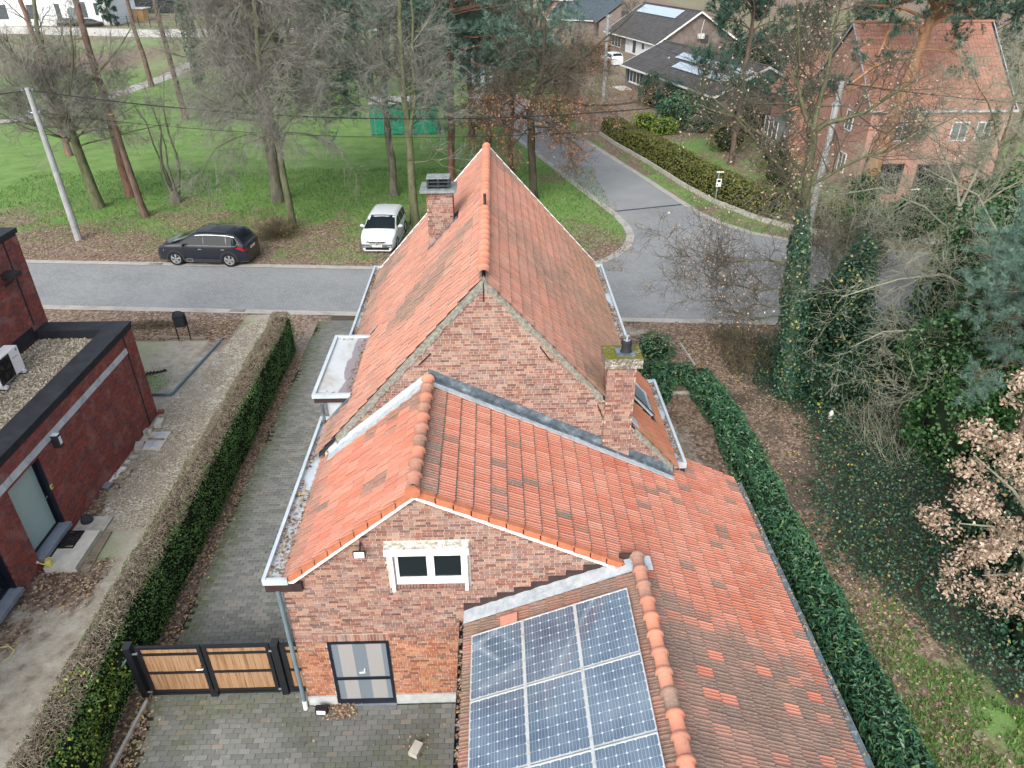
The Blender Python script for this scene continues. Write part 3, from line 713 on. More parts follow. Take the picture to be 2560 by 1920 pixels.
# crumbling mortar along the verge of the high gable
mb = MB()
for c, xe in ((-1, -3.55), (1, 3.93)):
    mb = MB(); xs = np.linspace(-.24, xe, 40)
    if c > 0: xs = np.array([x for x in xs if not 2.22 < x < 2.92])
    for a, b in zip(xs[:-1], xs[1:]):
        if abs(b-a) > .3: continue
        t1, t2 = RNG.uniform(.17, .26, 2)
        prism(mb, [(a, MY-.045, zM(a)+.012), (b, MY-.045, zM(b)+.012), (b, MY-.03, zM(b)-t2), (a, MY-.03, zM(a)-t1)], (0, .10, 0))
    mb.build('verge_mortar', M['render_mortar'], HOUSE)
for xe in (-4.0, 3.42):
    mb = MB(); prism(mb, [(-.24, 23.78, 8.03), (xe, 23.78, zM(xe)+.10), (xe, 23.78, zM(xe)-.12), (-.24, 23.78, 7.80)], (0, .03, 0))
    mb.build('barge_board', M['white_paint'], HOUSE)
# gutters
def gutter(lip, z, y0, y1, eave, side, fascia=True):
    g = MB(); s = side; w = .065
    x0, x1 = (lip, lip+w) if s < 0 else (lip-w, lip)
    box(g, x0, x1, y0, y1, z-.15, z); box(g, *(sorted((lip - s*w, eave - s*.12))), y0+.06, y1-.06, z-.15, z-.10)
    for a, b in ((y0, y0+.058), (y1-.058, y1)): box(g, *(sorted((lip - s*(w+.001), eave - s*.02))), a, b, z-.15, z-.012)
    o = g.build('gutter', M['zinc'], HOUSE)
    if fascia:
        f = MB(); box(f, *(sorted((lip - s*.02, eave - s*.25))), y0+.02, y1-.02, z-.34, z-.151); f.build('fascia', M['brown_fascia'], HOUSE)
    n = int((y1-y0)*(130 if abs(lip-eave) > .3 else 110)); C = np.stack([RNG.uniform(min(lip-s*w, eave), max(lip-s*w, eave), n), RNG.uniform(y0+.08, y1-.08, n), np.full(n, z-.085)+RNG.random(n)*.04], 1)
    m_ = fbm(C[:, 0]*2, C[:, 1], .8, 21) > .42; l = MB(); leaves(l, C[m_], .07, RNG, .6, (0, 0, 1), .8, .12); l.build('leaf_debris', M['leaf_litter'], o, kind='stuff')
gutter(-4.29, 3.72, 9.46, 14.75, -3.86, -1); gutter(-4.25, 3.86, 17.45, 24.05, -3.98, -1); gutter(3.64, 4.02, 16.95, 23.5, 3.40, 1); gutter(4.32, 3.16, 13.35, 17.15, 3.96, 1)
# eaves gutter of the low right-hand slope and of the lower wing
for (x, z, y0, y1) in ((5.86, 2.09, 2.2, 13.95), (-.74, 2.56, 2.2, 9.45)):
    mb = MB(); an = np.linspace(R(180), R(360), 9); loft(mb, [[(x+.06*math.cos(t), y, z+.06*math.sin(t)) for t in an] + [(x+.052*math.cos(t), y, z+.052*math.sin(t)) for t in an[::-1]] for y in (y0, y1)])
    g = mb.build('gutter', M['pipe_grey'] if x > 0 else M['black_metal'], HOUSE)
    cl = MB(); y = y0
    while y < y1: box(cl, x-.064, x+.064, y, y+.03, z-.066, z-.003); y += .85
    cl.build('gutter_bracket', M['steel'], g)
    n = 420; C = np.stack([x+RNG.uniform(-.04, .04, n), RNG.uniform(y0, y1, n), z-.02+RNG.random(n)*.025], 1); l = MB(); leaves(l, C, .06, RNG, .6, (0, 0, 1), .7, .15); l.build('leaf_debris', M['leaf_litter'], g, kind='stuff')
mb = MB(); tube(mb, [(-4.06, 9.50, 3.40), (-4.055, 9.50, .25)], .042, 10); tube(mb, [(-4.055, 9.50, .249), (-4.05, 9.47, .02)], .048, 10, mat=1); mb.build('downpipe', [M['pipe_grey'], M['pvc_white']], HOUSE)
# lead flashings
mb = MB()
for x0, x1, zf, mi in ((-3.75, AX0, zWL, 0), (AX0, 3.92, zWR, 1)):
    xs = np.linspace(x0, x1, 14)
    for i, (a, b) in enumerate(zip(xs[:-1], xs[1:])):
        e = .004*(i % 2)
        prism(mb, [(a, MY-.022-e, zf(a)+.02), (b, MY-.022-e, zf(b)+.02), (b, MY-.022-e, zf(b)+(.27 if mi else .20)), (a, MY-.022-e, zf(a)+(.27 if mi else .20))], (0, .02, 0), mat=mi)
        if mi: prism(mb, [(a, MY-.03, zf(a)+.098+e), (b, MY-.03, zf(b)+.098+e), (b, MY-.14, zf(b)+.088+e), (a, MY-.14, zf(a)+.088+e)], (0, 0, -.015), mat=1)
        prism(mb, [(a, MY-.03, zf(a)+.085+e), (b, MY-.03, zf(b)+.085+e), (b, MY-.24-.03*wavy(b, 17), zf(b)+.062+e), (a, MY-.24-.03*wavy(a, 17), zf(a)+.062+e)], (0, 0, -.02), mat=2)
mb.build('lead_flashing', [M['zinc'], M['lead'], M['lead_pale']], HOUSE)
mb = MB(); xs = np.linspace(-.72, RX-.02, 31)
for i, (a, b) in enumerate(zip(xs[:-1], xs[1:])):
    h = lambda x: zAL(x)+.075+.012*math.sin(x*20.6)
    prism(mb, [(a, GY-.012, h(a)+.03), (b, GY-.012, h(b)+.03), (b, GY-.27-.02*wavy(b, 20.6), h(b)-.005), (a, GY-.27-.02*wavy(a, 20.6), h(a)-.005)], (0, 0, -.02))
box(mb, RX-.10, RX+.26, GY-.30, GY+.02, 3.93, 3.955); mb.build('lead_flashing', M['lead_pale'], HOUSE)
for i in range(10):
    mb = MB(); a = -.72 + i*.315; box(mb, a, a+.325, GY-.014-.002*(i % 2), GY+.01, zAL(a)+.03, zAL(a+.315)+.17); mb.build('stepped_flashing', M['brown_fascia'], HOUSE)
# window with peeling hood
win = MB(); 
box(win, -2.045, -.565, GY-.20, GY+.02, 4.285, 4.43, mat=0); box(win, -1.98, -1.92, GY-.12, GY+.02, 3.33, 4.284, mat=0); box(win, -.66, -.60, GY-.12, GY+.02, 3.33, 4.284, mat=0)
W_ = win.build('window', M['white_paint'], HOUSE)
mb = MB(); box(mb, -2.04, -.57, GY-.195, GY+.015, 4.431, 4.447); mb.build('hood_top', M['peeling_paint'], W_)
mb = MB()
for a, b in ((-1.90, -1.84), (-1.335, -1.20), (-.72, -.665)): box(mb, a, b, GY-.035, GY+.03, 3.48, 4.28)
for a, b in ((-1.84, -1.335), (-1.20, -.72)):
    box(mb, a, b, GY-.033, GY+.03, 3.52, 3.60); box(mb, a, b, GY-.033, GY+.03, 4.235, 4.28)
box(mb, -1.90, -.665, GY-.05, GY+.03, 3.455, 3.519); mb.build('frame', M['pvc_white'], W_)
for a, b in ((-1.84, -1.335), (-1.20, -.72)):
    mb = MB(); box(mb, a, b, GY-.004, GY+.004, 3.60, 4.235); mb.build('pane', M['glass_dark'], W_)
# screen door
mb = MB(); box(mb, -3.395, -3.335, GY-.03, GY+.05, 0, 1.90); box(mb, -2.265, -2.205, GY-.03, GY+.05, 0, 1.90); box(mb, -3.335, -2.265, GY-.03, GY+.05, 1.85, 1.90)
box(mb, -3.335, -2.265, GY-.03, GY+.05, .785, .805); box(mb, -3.335, -2.265, GY-.03, GY+.05, .835, .855); box(mb, -3.335, -2.265, GY-.03, GY+.05, 0, .17); D_ = mb.build('door', M['dark_frame'], HOUSE)
for z0, z1 in ((.17, .785), (.855, 1.85)):
    mb = MB(); box(mb, -3.335, -2.265, GY-.008, GY+.02, z0, z1); mb.build('screen', M['screen_mesh'], D_)
    for a, b in ((-3.20, -2.92), (-2.66, -2.36)):
        mb = MB(); box(mb, a, b, GY-.010, GY-.0075, z0+.01, z1-.01); mb.build('pane', M['screen_mesh_pale'], D_)
mb = MB(); bars(mb, (-2.86, GY-.025, 1.0), (-2.76, GY-.025, 1.0), .02, .022); bars(mb, (-2.76, GY-.025, .99), (-2.75, GY-.02, 1.10), .02, .022); mb.build('handle', M['pvc_white'], D_)
mb = MB(); box(mb, -3.40, -2.20, GY-.16, GY-.031, -.02, .03); mb.build('threshold', M['bluestone'], D_)
# wall floodlight
mb = MB(); box(mb, -2.57, -2.35, GY-.22, GY-.17, 4.30, 4.42); tube(mb, [(-2.46, GY-.17, 4.36), (-2.46, GY, 4.46)], .02, 6); FL = mb.build('floodlight', M['black_metal'], HOUSE)
mb = MB(); prism(mb, [(-2.55, GY-.235, 4.31), (-2.37, GY-.235, 4.31), (-2.37, GY-.215, 4.425), (-2.55, GY-.215, 4.425)], (0, -.006, 0)); mb.build('lamp_glass', M['lamp_glass'], FL)
tube_ = MB(); tube(tube_, [(-2.72, GY-.02, 4.46), (-2.60, GY-.03, 4.60), (-2.33, GY-.02, 4.60)], .018, 6); tube_.build('cable_duct', M['plastic_dark'], HOUSE)
# iron wall anchors
for p, q in (((-.25, 7.83), (-.26, 7.43)), ((.86, 6.41), (1.09, 6.07)), ((2.12, 4.97), (2.24, 4.66)), ((-1.36, 6.29), (-1.62, 6.03))):
    mb = MB(); bars(mb, (p[0], MY-.03, p[1]), (q[0], MY-.03, q[1]), .02, .02, (0, 1, 0)); mb.build('wall_anchor', M['black_metal'], HOUSE)
# chimneys
CB = []
def chimney_bricks(c, z0, z1, faces, zf=None):
    x0, x1, y0, y1 = c
    for f in faces:
        o = []
        if f == 'F': brickwork(o, (x0, y0), (1, 0), (0, -1), lambda z: (0, x1-x0), z0, z1, soot=.03, mod=.2)
        if f == 'L': brickwork(o, (x0, y1), (0, -1), (-1, 0), lambda z: (0, y1-y0), z0, z1, soot=.03, mod=.2)
        if f == 'R': brickwork(o, (x1, y0), (0, 1), (1, 0), lambda z: (0, y1-y0), z0, z1, soot=.03, mod=.2)
        CB.extend(o)
def chimney(c, z0, z1, faces, label):
    global CB
    CB = []; mb = MB(); box(mb, c[0]+.004, c[1]-.004, c[2]+.004, c[3]-.004, z0-.4, z1); ch = mb.build('chimney', M['mortar'], HOUSE, label=label)
    chimney_bricks(c, z0, z1, faces); lay_bricks(CB, ch, M['brick_old'], 0); return ch
ch = chimney(CR, 3.6, 5.95, 'FLR', 'brick chimney with mossy slab and black flue pot'); 
mb = MB(); x0, x1, y0, y1 = 2.20, 2.98, 12.94, 13.56
prism(mb, [(x0, y0, 5.93), (x1, y0, 5.93), (x1, y1, 5.93), (x0, y1, 5.93)], (0, 0, .225)); mb.build('slab', M['mossy_slab'], ch)
mb = MB(); box(mb, 2.46, 2.83, 13.05, 13.40, 6.156, 6.19); mb.build('flue_plate', M['lead'], ch)
mb = MB(); lathe(mb, (2.66, 13.22, 6.19), [(.125, 0), (.11, .02), (.095, .16), (.115, .17), (.115, .24), (.10, .25), (.10, .26)], 20); mb.build('flue_pot', M['plastic_dark'], ch, smooth=False)
mb = MB(); lathe(mb, (2.66, 13.22, 6.44), [(.075, 0), (.075, .02), (.05, .03), (.05, .11)], 16); mb.build('flue_pipe', M['chrome'], ch)
mb = MB(); obox(mb, (2.89, 13.04, zM(2.89)+.06), (.16, 0, -.16*sM), (0, .30, 0), (.008, 0, .008)); obox(mb, (2.05, 13.06, zM(2.05)+.02), (.22, 0, -.22*sM), (0, .05, 0), (.008, 0, .008)); mb.build('lead_flashing', M['lead_pale'], ch)
chl = chimney(CL, 5.9, 7.82, 'FLR', 'brick chimney with slate slab and louvred cap')
mb = MB(); prism(mb, [(-1.98, 19.05, 7.825), (-1.02, 19.05, 7.825), (-1.02, 19.95, 7.825), (-1.98, 19.95, 7.825)], (0, 0, .065)); mb.build('slab', M['slate_slab'], chl)
for z in (7.90, 8.00, 8.10):
    for dx in (-.27, 0, .27):
        mb = MB(); box(mb, -1.49+dx-.025, -1.49+dx+.025, 19.24, 19.60, z-.012, z+.055); mb.build('cap_block', M['slate_dark'], chl)
    mb = MB(); box(mb, -1.80, -1.18, 19.20, 19.64, z+.056, z+.087); mb.build('louvre', M['slate_dark'] if z < 8.05 else M['slate_slab'], chl)
mb = MB(); 
obox(mb, (CL[1]+.10, CL[2]-.10, zM(CL[1]+.10)+.06), (CL[0]-CL[1]-.15, 0, (CL[0]-CL[1]-.15)*sM), (0, .15, .02), (-.01, 0, .01)); obox(mb, (CL[1]+.005, CL[2]-.02, zM(CL[1])+.02), (.10, 0, .10*sM), (0, .60, 0), (-.008, 0, .008)); mb.build('lead_flashing', M['lead'], chl)
mb = MB(); tube(mb, [(-.24, 17.15, 8.02), (-.24, 17.15, 8.36)], .035, 8); mb.build('vent_pipe', M['brown_fascia'], HOUSE)
# flat dormer on the left slope
mb = MB(); box(mb, -4.02, -3.30, 14.55, 17.25, 3.55, 4.32); DM = mb.build('dormer', M['zinc'], HOUSE)
mb = MB(); box(mb, -4.28, -3.36, 14.42, 17.36, 4.30, 4.46); mb.build('fascia', M['brown_fascia'], DM)
mb = MB(); box(mb, -4.24, -3.30, 14.45, 17.33, 4.461, 4.485); mb.build('flat_roof', M['flat_roof_wet'], DM)
mb = MB(); box(mb, -4.31, -4.23, 14.38, 17.40, 4.44, 4.545); box(mb, -4.229, -3.42, 14.38, 14.46, 4.44, 4.543); box(mb, -4.229, -3.38, 17.32, 17.40, 4.44, 4.543); mb.build('roof_edge', M['zinc'], DM)
mb = MB(); obox(mb, (-3.37, 14.20, zM(-3.37)+.06), (-.55, 0, -.55*sM), (0, .24, 0), (-.01, 0, .01)); obox(mb, (-3.37, 17.34, zM(-3.37)+.06), (.22, 0, .22*sM), (0, .08, 0), (-.01, 0, .02)); tube(mb, [(-4.10, 14.36, 4.30), (-4.10, 14.36, 3.75)], .04, 8); mb.build('lead_flashing', M['lead'], DM)
n = 260; C = np.stack([-3.42-np.abs(RNG.normal(0, .09, n)), RNG.uniform(14.5, 17.3, n), np.full(n, 4.495)+RNG.random(n)*.02], 1); k = 60; C2 = np.stack([RNG.uniform(-4.2, -3.8, k), RNG.choice([14.5, 17.25], k)+RNG.normal(0, .05, k), np.full(k, 4.495)], 1)
mb = MB(); leaves(mb, np.concatenate([C, C2]), .05, RNG, .6, (0, 0, 1), .8); mb.build('leaf_debris', M['leaf_litter'], DM, kind='stuff')
# roof window on the lower right slope
c_, s_ = cosn(sM); nrm = np.array([s_, 0, c_]); dn = np.array([c_, 0, -s_])
P = np.array([3.00, 14.50, zM(3.0)]) + nrm*.05
mb = MB(); obox(mb, P, dn*.95, (0, .07, 0), nrm*.06); obox(mb, P+np.array([0, .98, 0]), dn*.95, (0, .07, 0), nrm*.06); obox(mb, P+np.array([0, .0701, 0]), dn*.07, (0, .909, 0), nrm*.055); obox(mb, P+np.array([0, .0701, 0])+dn*.88, dn*.07, (0, .909, 0), nrm*.055); RW = mb.build('roof_window', M['lead_pale'], HOUSE); mb = MB(); obox(mb, P+nrm*.0605+np.array([0, -.01, 0]), dn*.97, (0, .085, 0), nrm*.01); mb.build('lower_frame', M['black_metal'], RW)
mb = MB(); obox(mb, P+np.array([0, .0702, 0])+dn*.071, dn*.808, (0, .909, 0), nrm*.035); mb.build('pane', M['glass_far'], RW)
# solar panels on the lower wing
sp_c = MB(); ct, st_ = cosn(sAL)
def solar_panel():
    pass
up = np.array([ct, 0, st_]); nn = np.array([-st_, 0, ct])
cw, chh = .156, .1595
cell = MB(); w2, h2, cc = cw/2-.002, chh/2-.002, .018
cell.add([(-w2+cc, -h2, 0), (w2-cc, -h2, 0), (w2, -h2+cc, 0), (w2, h2-cc, 0), (w2-cc, h2, 0), (-w2+cc, h2, 0), (-w2, h2-cc, 0), (-w2, -h2+cc, 0)], [list(range(8))]); 
for s in (-.026, .026): cell.add([(s-.0012, -h2, .0006), (s+.0012, -h2, .0006), (s+.0012, h2, .0006), (s-.0012, h2, .0006)], [[0, 1, 2, 3]], mat=1)
cell_me = cell.mesh('solar_cell', [M['solar_cell'], M['solar_frame']])
rot = Matrix(((up[0], 0, nn[0]), (0, 1, 0), (up[2], 0, nn[2]))).to_euler()
pf = MB()
PW, PH = .975, 1.325
box(pf, 0, PW, 0, .018, -.03, .006); box(pf, 0, PW, PH-.018, PH, -.03, .006); box(pf, 0, .018, .0181, PH-.0181, -.03, .006); box(pf, PW-.018, PW, .0181, PH-.0181, -.03, .006); pf_me = pf.mesh('frame', M['solar_frame'])
pb = MB(); box(pb, .0181, PW-.0181, .0181, PH-.0181, -.02, -.001); pb_me = pb.mesh('backing_sheet', M['solar_back'])
rowsn = ['in the row by the gable flashing', 'in the second row from the gable', 'in the cut-off row']; colsn = ['next to the dark gutter', 'in the middle column', 'next to the ridge']
for r in range(3):
    for c in range(3):
        x = -.555 + c*.909; y1 = 8.915 - r*1.345
        p0 = np.array([x, y1-PH, zAL(x)+.115])
        t = thing('solar_panel', 'white framed solar panel, %s, %s' % (colsn[c], rowsn[r]), 'solar panel', p0, 0, 'solar panels on the lower tiled roof')
        t.rotation_euler = rot
        link('frame', pf_me, t, True); link('backing_sheet', pb_me, t, True)
        for i in range(6):
            for j in range(8):
                o = link('solar_cell', cell_me, t, True); o.location = (.0195+cw*(i+.5), .0245+chh*(j+.5), .0006)
mb = MB()
for c in range(2):
    x = -.555+(c+1)*.909-.02
    obox(mb, (x, 4.8, zAL(x)+.12), up*.05/1, (0, 4.115, 0), nn*.006)
mb.build('panel_rail', M['solar_frame'], HOUSE)
mb = MB(); obox(mb, (-.02, 8.93, zAL(-.02)+.05), up*.33, (0, .22, 0), nn*.05); mb.build('vent_tile', M['pink_clay'], HOUSE)
# ------------------------------------------------------------------ ground sheet with masks: R lawn, G leaf litter, B sand
NEAR_K = lambda x: 27.58 - .0866*(x+.0)          # near edge of the street (outer side of the kerb band)
FAR_K = lambda x: 32.95 - .088*(x+.0)
def axis(a, b, fine0, fine1, step, coarse):
    l = [a]
    while l[-1] < fine0: l.append(l[-1] + max(step, min(coarse, (fine0-l[-1])*.25)))
    while l[-1] < fine1: l.append(l[-1]+step)
    while l[-1] < b: l.append(l[-1] + max(step, min(coarse, (l[-1]-fine1)*.25+step)))
    return np.array(l)
gx = axis(-900, 900, -26, 20, .28, 90); gy = axis(-300, 1500, 4, 48, .28, 90)
GXX, GYY = np.meshgrid(gx, gy, indexing='ij'); X, Y = GXX.ravel(), GYY.ravel()
IVY_EDGE = [(9.0, 22.0), (9.7, 20.6), (10.5, 17.9), (9.4, 15.6), (8.6, 14.0), (9.0, 12.9), (9.7, 11.3), (10.2, 9.7), (10.6, 8.8), (10.9, 6), (30, 4), (30, 27), (10.2, 25.5), (9.6, 23.5)]
OAKVERGE = [(-80, 30), (6.9, 32.3), (7.1, 38.5), (6.6, 42.6), (5.0, 48), (.8, 65), (-2, 78.5), (-4, 95), (-8, 130), (-35, 130), (-60, 60), (-80, 45)]
def masks(X, Y):
    n1 = fbm(X, Y, 3.5, 31); n2 = fbm(X, Y, 1.0, 37); n3 = fbm(X, Y, 9.0, 41)
    lawn = np.zeros_like(X); lit = np.zeros_like(X); sand = np.zeros_like(X)
    park = Y > FAR_K(X)
    dy = Y - FAR_K(X)
    lawn = np.where(park, sst(.6, 3.5, dy + (n1-.5)*5)*.95 + .05, lawn)
    lit = np.where(park, np.clip(sst(14, 0, dy + (n1-.5)*12 + np.abs(X+8)*.02)*1.0 - .20 + (n2-.5)*.9, 0, 1), lit)
    lit = np.where(park & (dy > 15), np.clip(sst(.62, .80, n1)*.5, 0, 1), lit)
    bare = park & (dy < 1.3) & (X < -10); sand = np.where(bare, .4, sand)
    # far beyond
    lawn = np.where(Y > 95, .60 + .9*(n3-.5), lawn); lit = np.where(Y > 95, np.clip(.40 + (n1-.5)*1.2, 0, 1), lit); sand = np.where(Y > 95, .55, sand)
    # east side beyond the street: verge and gardens
    east = (X > 7.2) & (Y > 34)
    lawn = np.where(east, np.where(Y > 60, .55+.9*(n3-.5), .85), lawn); lit = np.where(east, np.clip(.34 + (n2-.5)*1.6 + .35*(Y > 60), 0, .85), lit); 
    wild = (X > 16) & (Y > 30) & (Y < 44); lit = np.where(wild, .55, lit); lawn = np.where(wild, .6, lawn)
    # right-hand garden
    g = (X > 6.0) & (Y < NEAR_K(X)); ivy = inpoly(X, Y, IVY_EDGE)
    lit = np.where(g, np.clip(.92 + (n2-.5)*.5, 0, 1), lit); lawn = np.where(g, 0, lawn)
    gr = g & (X > 7.2) & (Y < 14); lawn = np.where(gr, sst(14.5, 10.0, Y + (n1-.5)*6)*.95, lawn); lit = np.where(gr, np.clip(1.0 - sst(14.0, 9.5, Y + (n1-.5)*6)*.62 + (n2-.5)*1.1, 0, 1), lit)
    dug = np.hypot((X-8.9)/1.6, (Y-16.8)/1.8) < .9+.5*(n2-.5); lit = np.where(dug & g, .30, lit)
    track = g & (np.abs(X - 8.4) < .8) & (Y > 17) & (Y < 22); lit = np.where(track, np.clip(.45+(n2-.5)*1.4, 0, 1), lit)
    lit = np.where(g & ivy, .05, lit); lawn = np.where(g & ivy, .12, lawn)
    # gravel court right of the house
    ct_ = (X > 4.0) & (X < 7.3) & (Y > 13.5) & (Y < 21.3); d = np.hypot((X-5.3)/1.0, (Y-17.5)/2.6)
    lit = np.where(ct_, np.clip(.35 + .8*sst(.7, 1.25, d + (n2-.5)*.6), 0, 1), lit); sand = np.where(ct_, .55, sand); lawn = np.where(ct_, np.clip((n1-.55)*2, 0, .5), lawn)
    st = (X > 3.4) & (X < 7.2) & (Y > 21.3) & (Y < NEAR_K(X)); lit = np.where(st, np.clip(.9+(n2-.5)*.8, 0, 1), lit)
    bp = (np.hypot((X-4.9)/1.1, (Y-26.2)/.5) < 1.0); lit = np.where(bp, .25, lit); sand = np.where(bp, .95, sand)
    # left: the building plot beside the modern house
    pl = (X < -7.4) & (Y < NEAR_K(X))
    sand = np.where(pl, .62 + .3*(n1-.5), sand); lawn = np.where(pl, np.clip((n1-.58)*1.6, 0, .45), lawn); lit = np.where(pl, 0, lit)
    gp = pl & (X > -16) & (X < -11.1) & (Y > 21.9) & (Y < 26.0); lawn = np.where(gp, np.clip(.12+(n1-.5)*.9 + .42*sst(1.2, .5, np.hypot(X+12.6, Y-22.6)), 0, 1), lawn); sand = np.where(gp, .85, sand); 
    lit = np.where(pl & (Y > 26.0), np.clip(.95+(n2-.5)*.6, 0, 1), lit); lit = np.where(pl & (X > -11.6) & (Y > 25.0) & (Y < 26.2), .5, lit)
    bd = pl & (Y > 24) & (X > -10.6) & (X < -8.8); lit = np.where(bd, .1, lit)
    lc = pl & (np.abs(Y - 12.8) < 1.0) & (X > -11.6) & (X < -9.7); lit = np.where(lc, np.clip(.95 - (np.abs(Y-12.9))*.55 + (n2-.5)*.5, 0, 1), lit)
    lw = pl & (X > -11.5) & (X < -10.9) & (Y > 15.3) & (Y < 17.6); lit = np.where(lw, .85, lit)
    lw2 = pl & (X < -10.0) & (X > -11.5) & (Y < 12); lit = np.where(lw2, np.clip((n2-.52)*3, 0, .6), lit)
    # strip of leaves between hedge and driveway
    s_ = (X > -7.9) & (X < -6.9) & (Y < 28.0); lit = np.where(s_, np.clip(1.0 - .0*n1, 0, 1), lit); lawn = np.where(s_, 0, lawn)
    e_ = (X > -7.8) & (X < -7.3) & (Y > 24.3) & (Y < 27.6); lit = np.where(e_, .45, lit)
    return np.clip(lawn, 0, 1), np.clip(lit, 0, 1), np.clip(sand, 0, 1)
lawn, lit, sand = masks(X, Y)
def GZ(x, y): return np.clip((18.4-y)*.030, 0, .30)*sst(-8.5, -9.3, x)      # the plot rises a little toward the modern house's garden side
GZ1 = lambda x, y: float(GZ(np.array([x]), np.array([y]))[0])
nx, ny = len(gx), len(gy)
ii, jj = np.meshgrid(np.arange(nx-1), np.arange(ny-1), indexing='ij'); b = (ii*ny+jj).ravel()
mb = MB(); mb.add(np.stack([X, Y, GZ(X, Y)], 1), np.stack([b, b+ny, b+ny+1, b+1], 1))
gm = mb.mesh('ground', M['ground']); at = gm.attributes.new('mask', 'FLOAT_COLOR', 'POINT')
at.data.foreach_set('color', np.stack([lawn, lit, sand, np.ones_like(lawn)], 1).astype(np.float32).ravel())
link('ground', gm, kind='structure')

# ------------------------------------------------------------------ street, kerbs, junction and far roads
def line_pts(f, xs, off=0): return [(x, f(x)+off) for x in xs]
xs = list(np.linspace(-70, 70, 29))
mb = MB(); strip(mb, line_pts(NEAR_K, xs, .36), line_pts(FAR_K, xs, -.28), .010); 
mb.build('street', M['road_blocks'], kind='structure')
RL = [(4.9, 33.9), (5.7, 34.6), (6.65, 36.2), (7.05, 37.6), (7.05, 39.0), (6.95, 40.4), (6.72, 42.0), (5.4, 47.0), (.95, 65), (-1.9, 78.5), (-3.9, 95), (-7, 125), (-12, 170)]
RR = [(24, 33.4), (18.5, 34.9), (15.6, 36.2), (13.7, 37.5), (12.4, 39.3), (11.7, 41.0), (11.2, 42.9), (10.0, 48), (5.8, 65), (2.9, 78.5), (1.0, 95), (-1.5, 125), (-6, 170)]
mb = MB(); strip(mb, RL[:7], RR[:7], .014); mb.add([(4.9, 33.9, .0139), (4.3, 32.2, .0139), (24, 30.4, .0139), (24, 33.4, .0139)], [[1, 2, 3, 0]]); mb.build('junction', M['road_blocks'], kind='structure')
mb = MB(); strip(mb, RL[6:], RR[6:], .012); mb.build('side_road', M['asphalt'], kind='structure')
def band(pts, w, z, side):
    P = np.array(pts, float); T = np.gradient(P, axis=0); T /= np.linalg.norm(T, axis=1, keepdims=True); N = np.stack([-T[:, 1], T[:, 0]], 1)*side
    return [tuple(p) for p in P], [tuple(p) for p in P+N*w]
def kerb(name, pts, w, z, side, n=1):
    mb = MB(); a, b = band(pts, w, z, side); strip(mb, a, b, z)
    V = [(p[0], p[1], z) for p in b] + [(p[0], p[1], -.02) for p in b]; k = len(b); mb.add(V, [[i, i+1, k+i+1, k+i] for i in range(k-1)]); mb.build(name, M['kerb_concrete'], kind='structure')
kerb('kerb_near_gutter', line_pts(NEAR_K, xs, .36), .36, .020, -1); 
kerb('kerb_far', [p for p in line_pts(FAR_K, list(np.linspace(-70, 2.0, 19)), -.28)] + [(4.0, 32.55), (5.0, 33.35), (6.1, 34.4), (7.1, 36.0), (7.5, 37.6), (7.5, 39.0), (7.25, 40.7), (6.95, 42.0), (5.6, 47.0), (1.1, 65), (-1.7, 78.5)], .42, .024, 1)
kerb('kerb_east', RR[::-1][3:][:-1], .42, .024, 1) if False else kerb('kerb_east', [(p[0], p[1]) for p in RR[:10]], .42, .024, -1)
mb = MB(); strip(mb, [(6.9, 41.55), (11.3, 42.75)], [(6.85, 41.72), (11.27, 42.92)], .0165); mb.build('road_joint', M['plastic_dark'], kind='structure')
mb = MB(); strip(mb, [(-52, 60), (-45, 70.6), (-41.5, 82.8), (-40.5, 96.5), (-41.7, 111), (-44, 150)], [(-49.5, 60), (-42.6, 70.6), (-39.2, 82.8), (-38.2, 96.5), (-39.2, 111), (-41, 150)], .008); mb.build('path', M['kerb_concrete'], kind='structure')
mb = MB(); strip(mb, [(-140, 150), (-91, 150.8), (-58.7, 141.6), (-45, 141), (-20, 150)], [(-140, 166), (-100, 166), (-64, 156), (-41, 157), (-20, 160)], .008); mb.build('gravel_road', M['concrete_pale'], kind='structure')
for (x, y) in ((-11.15, NEAR_K(-11.15)+.22), (-16.8, FAR_K(-16.8)-.10)):
    t = thing('street_drain', 'cast iron street drain grate set in the kerb %s' % ('in front of the bin' if y < 30 else 'left of the dark parked car'), 'drain', (x, y, .02), R(-5), 'street drains')
    g = MB(); box(g, -.33, .33, -.11, .11, .004, .010); link('drain_pit', g.mesh('drain_pit', M['black_metal']), t, True)
    for k in range(8):
        s = MB(); box(s, -.31+k*.08, -.27+k*.08, -.10, .10, .0101, .022); link('grate_bar', s.mesh('grate_bar', M['kerb_concrete']), t, True)
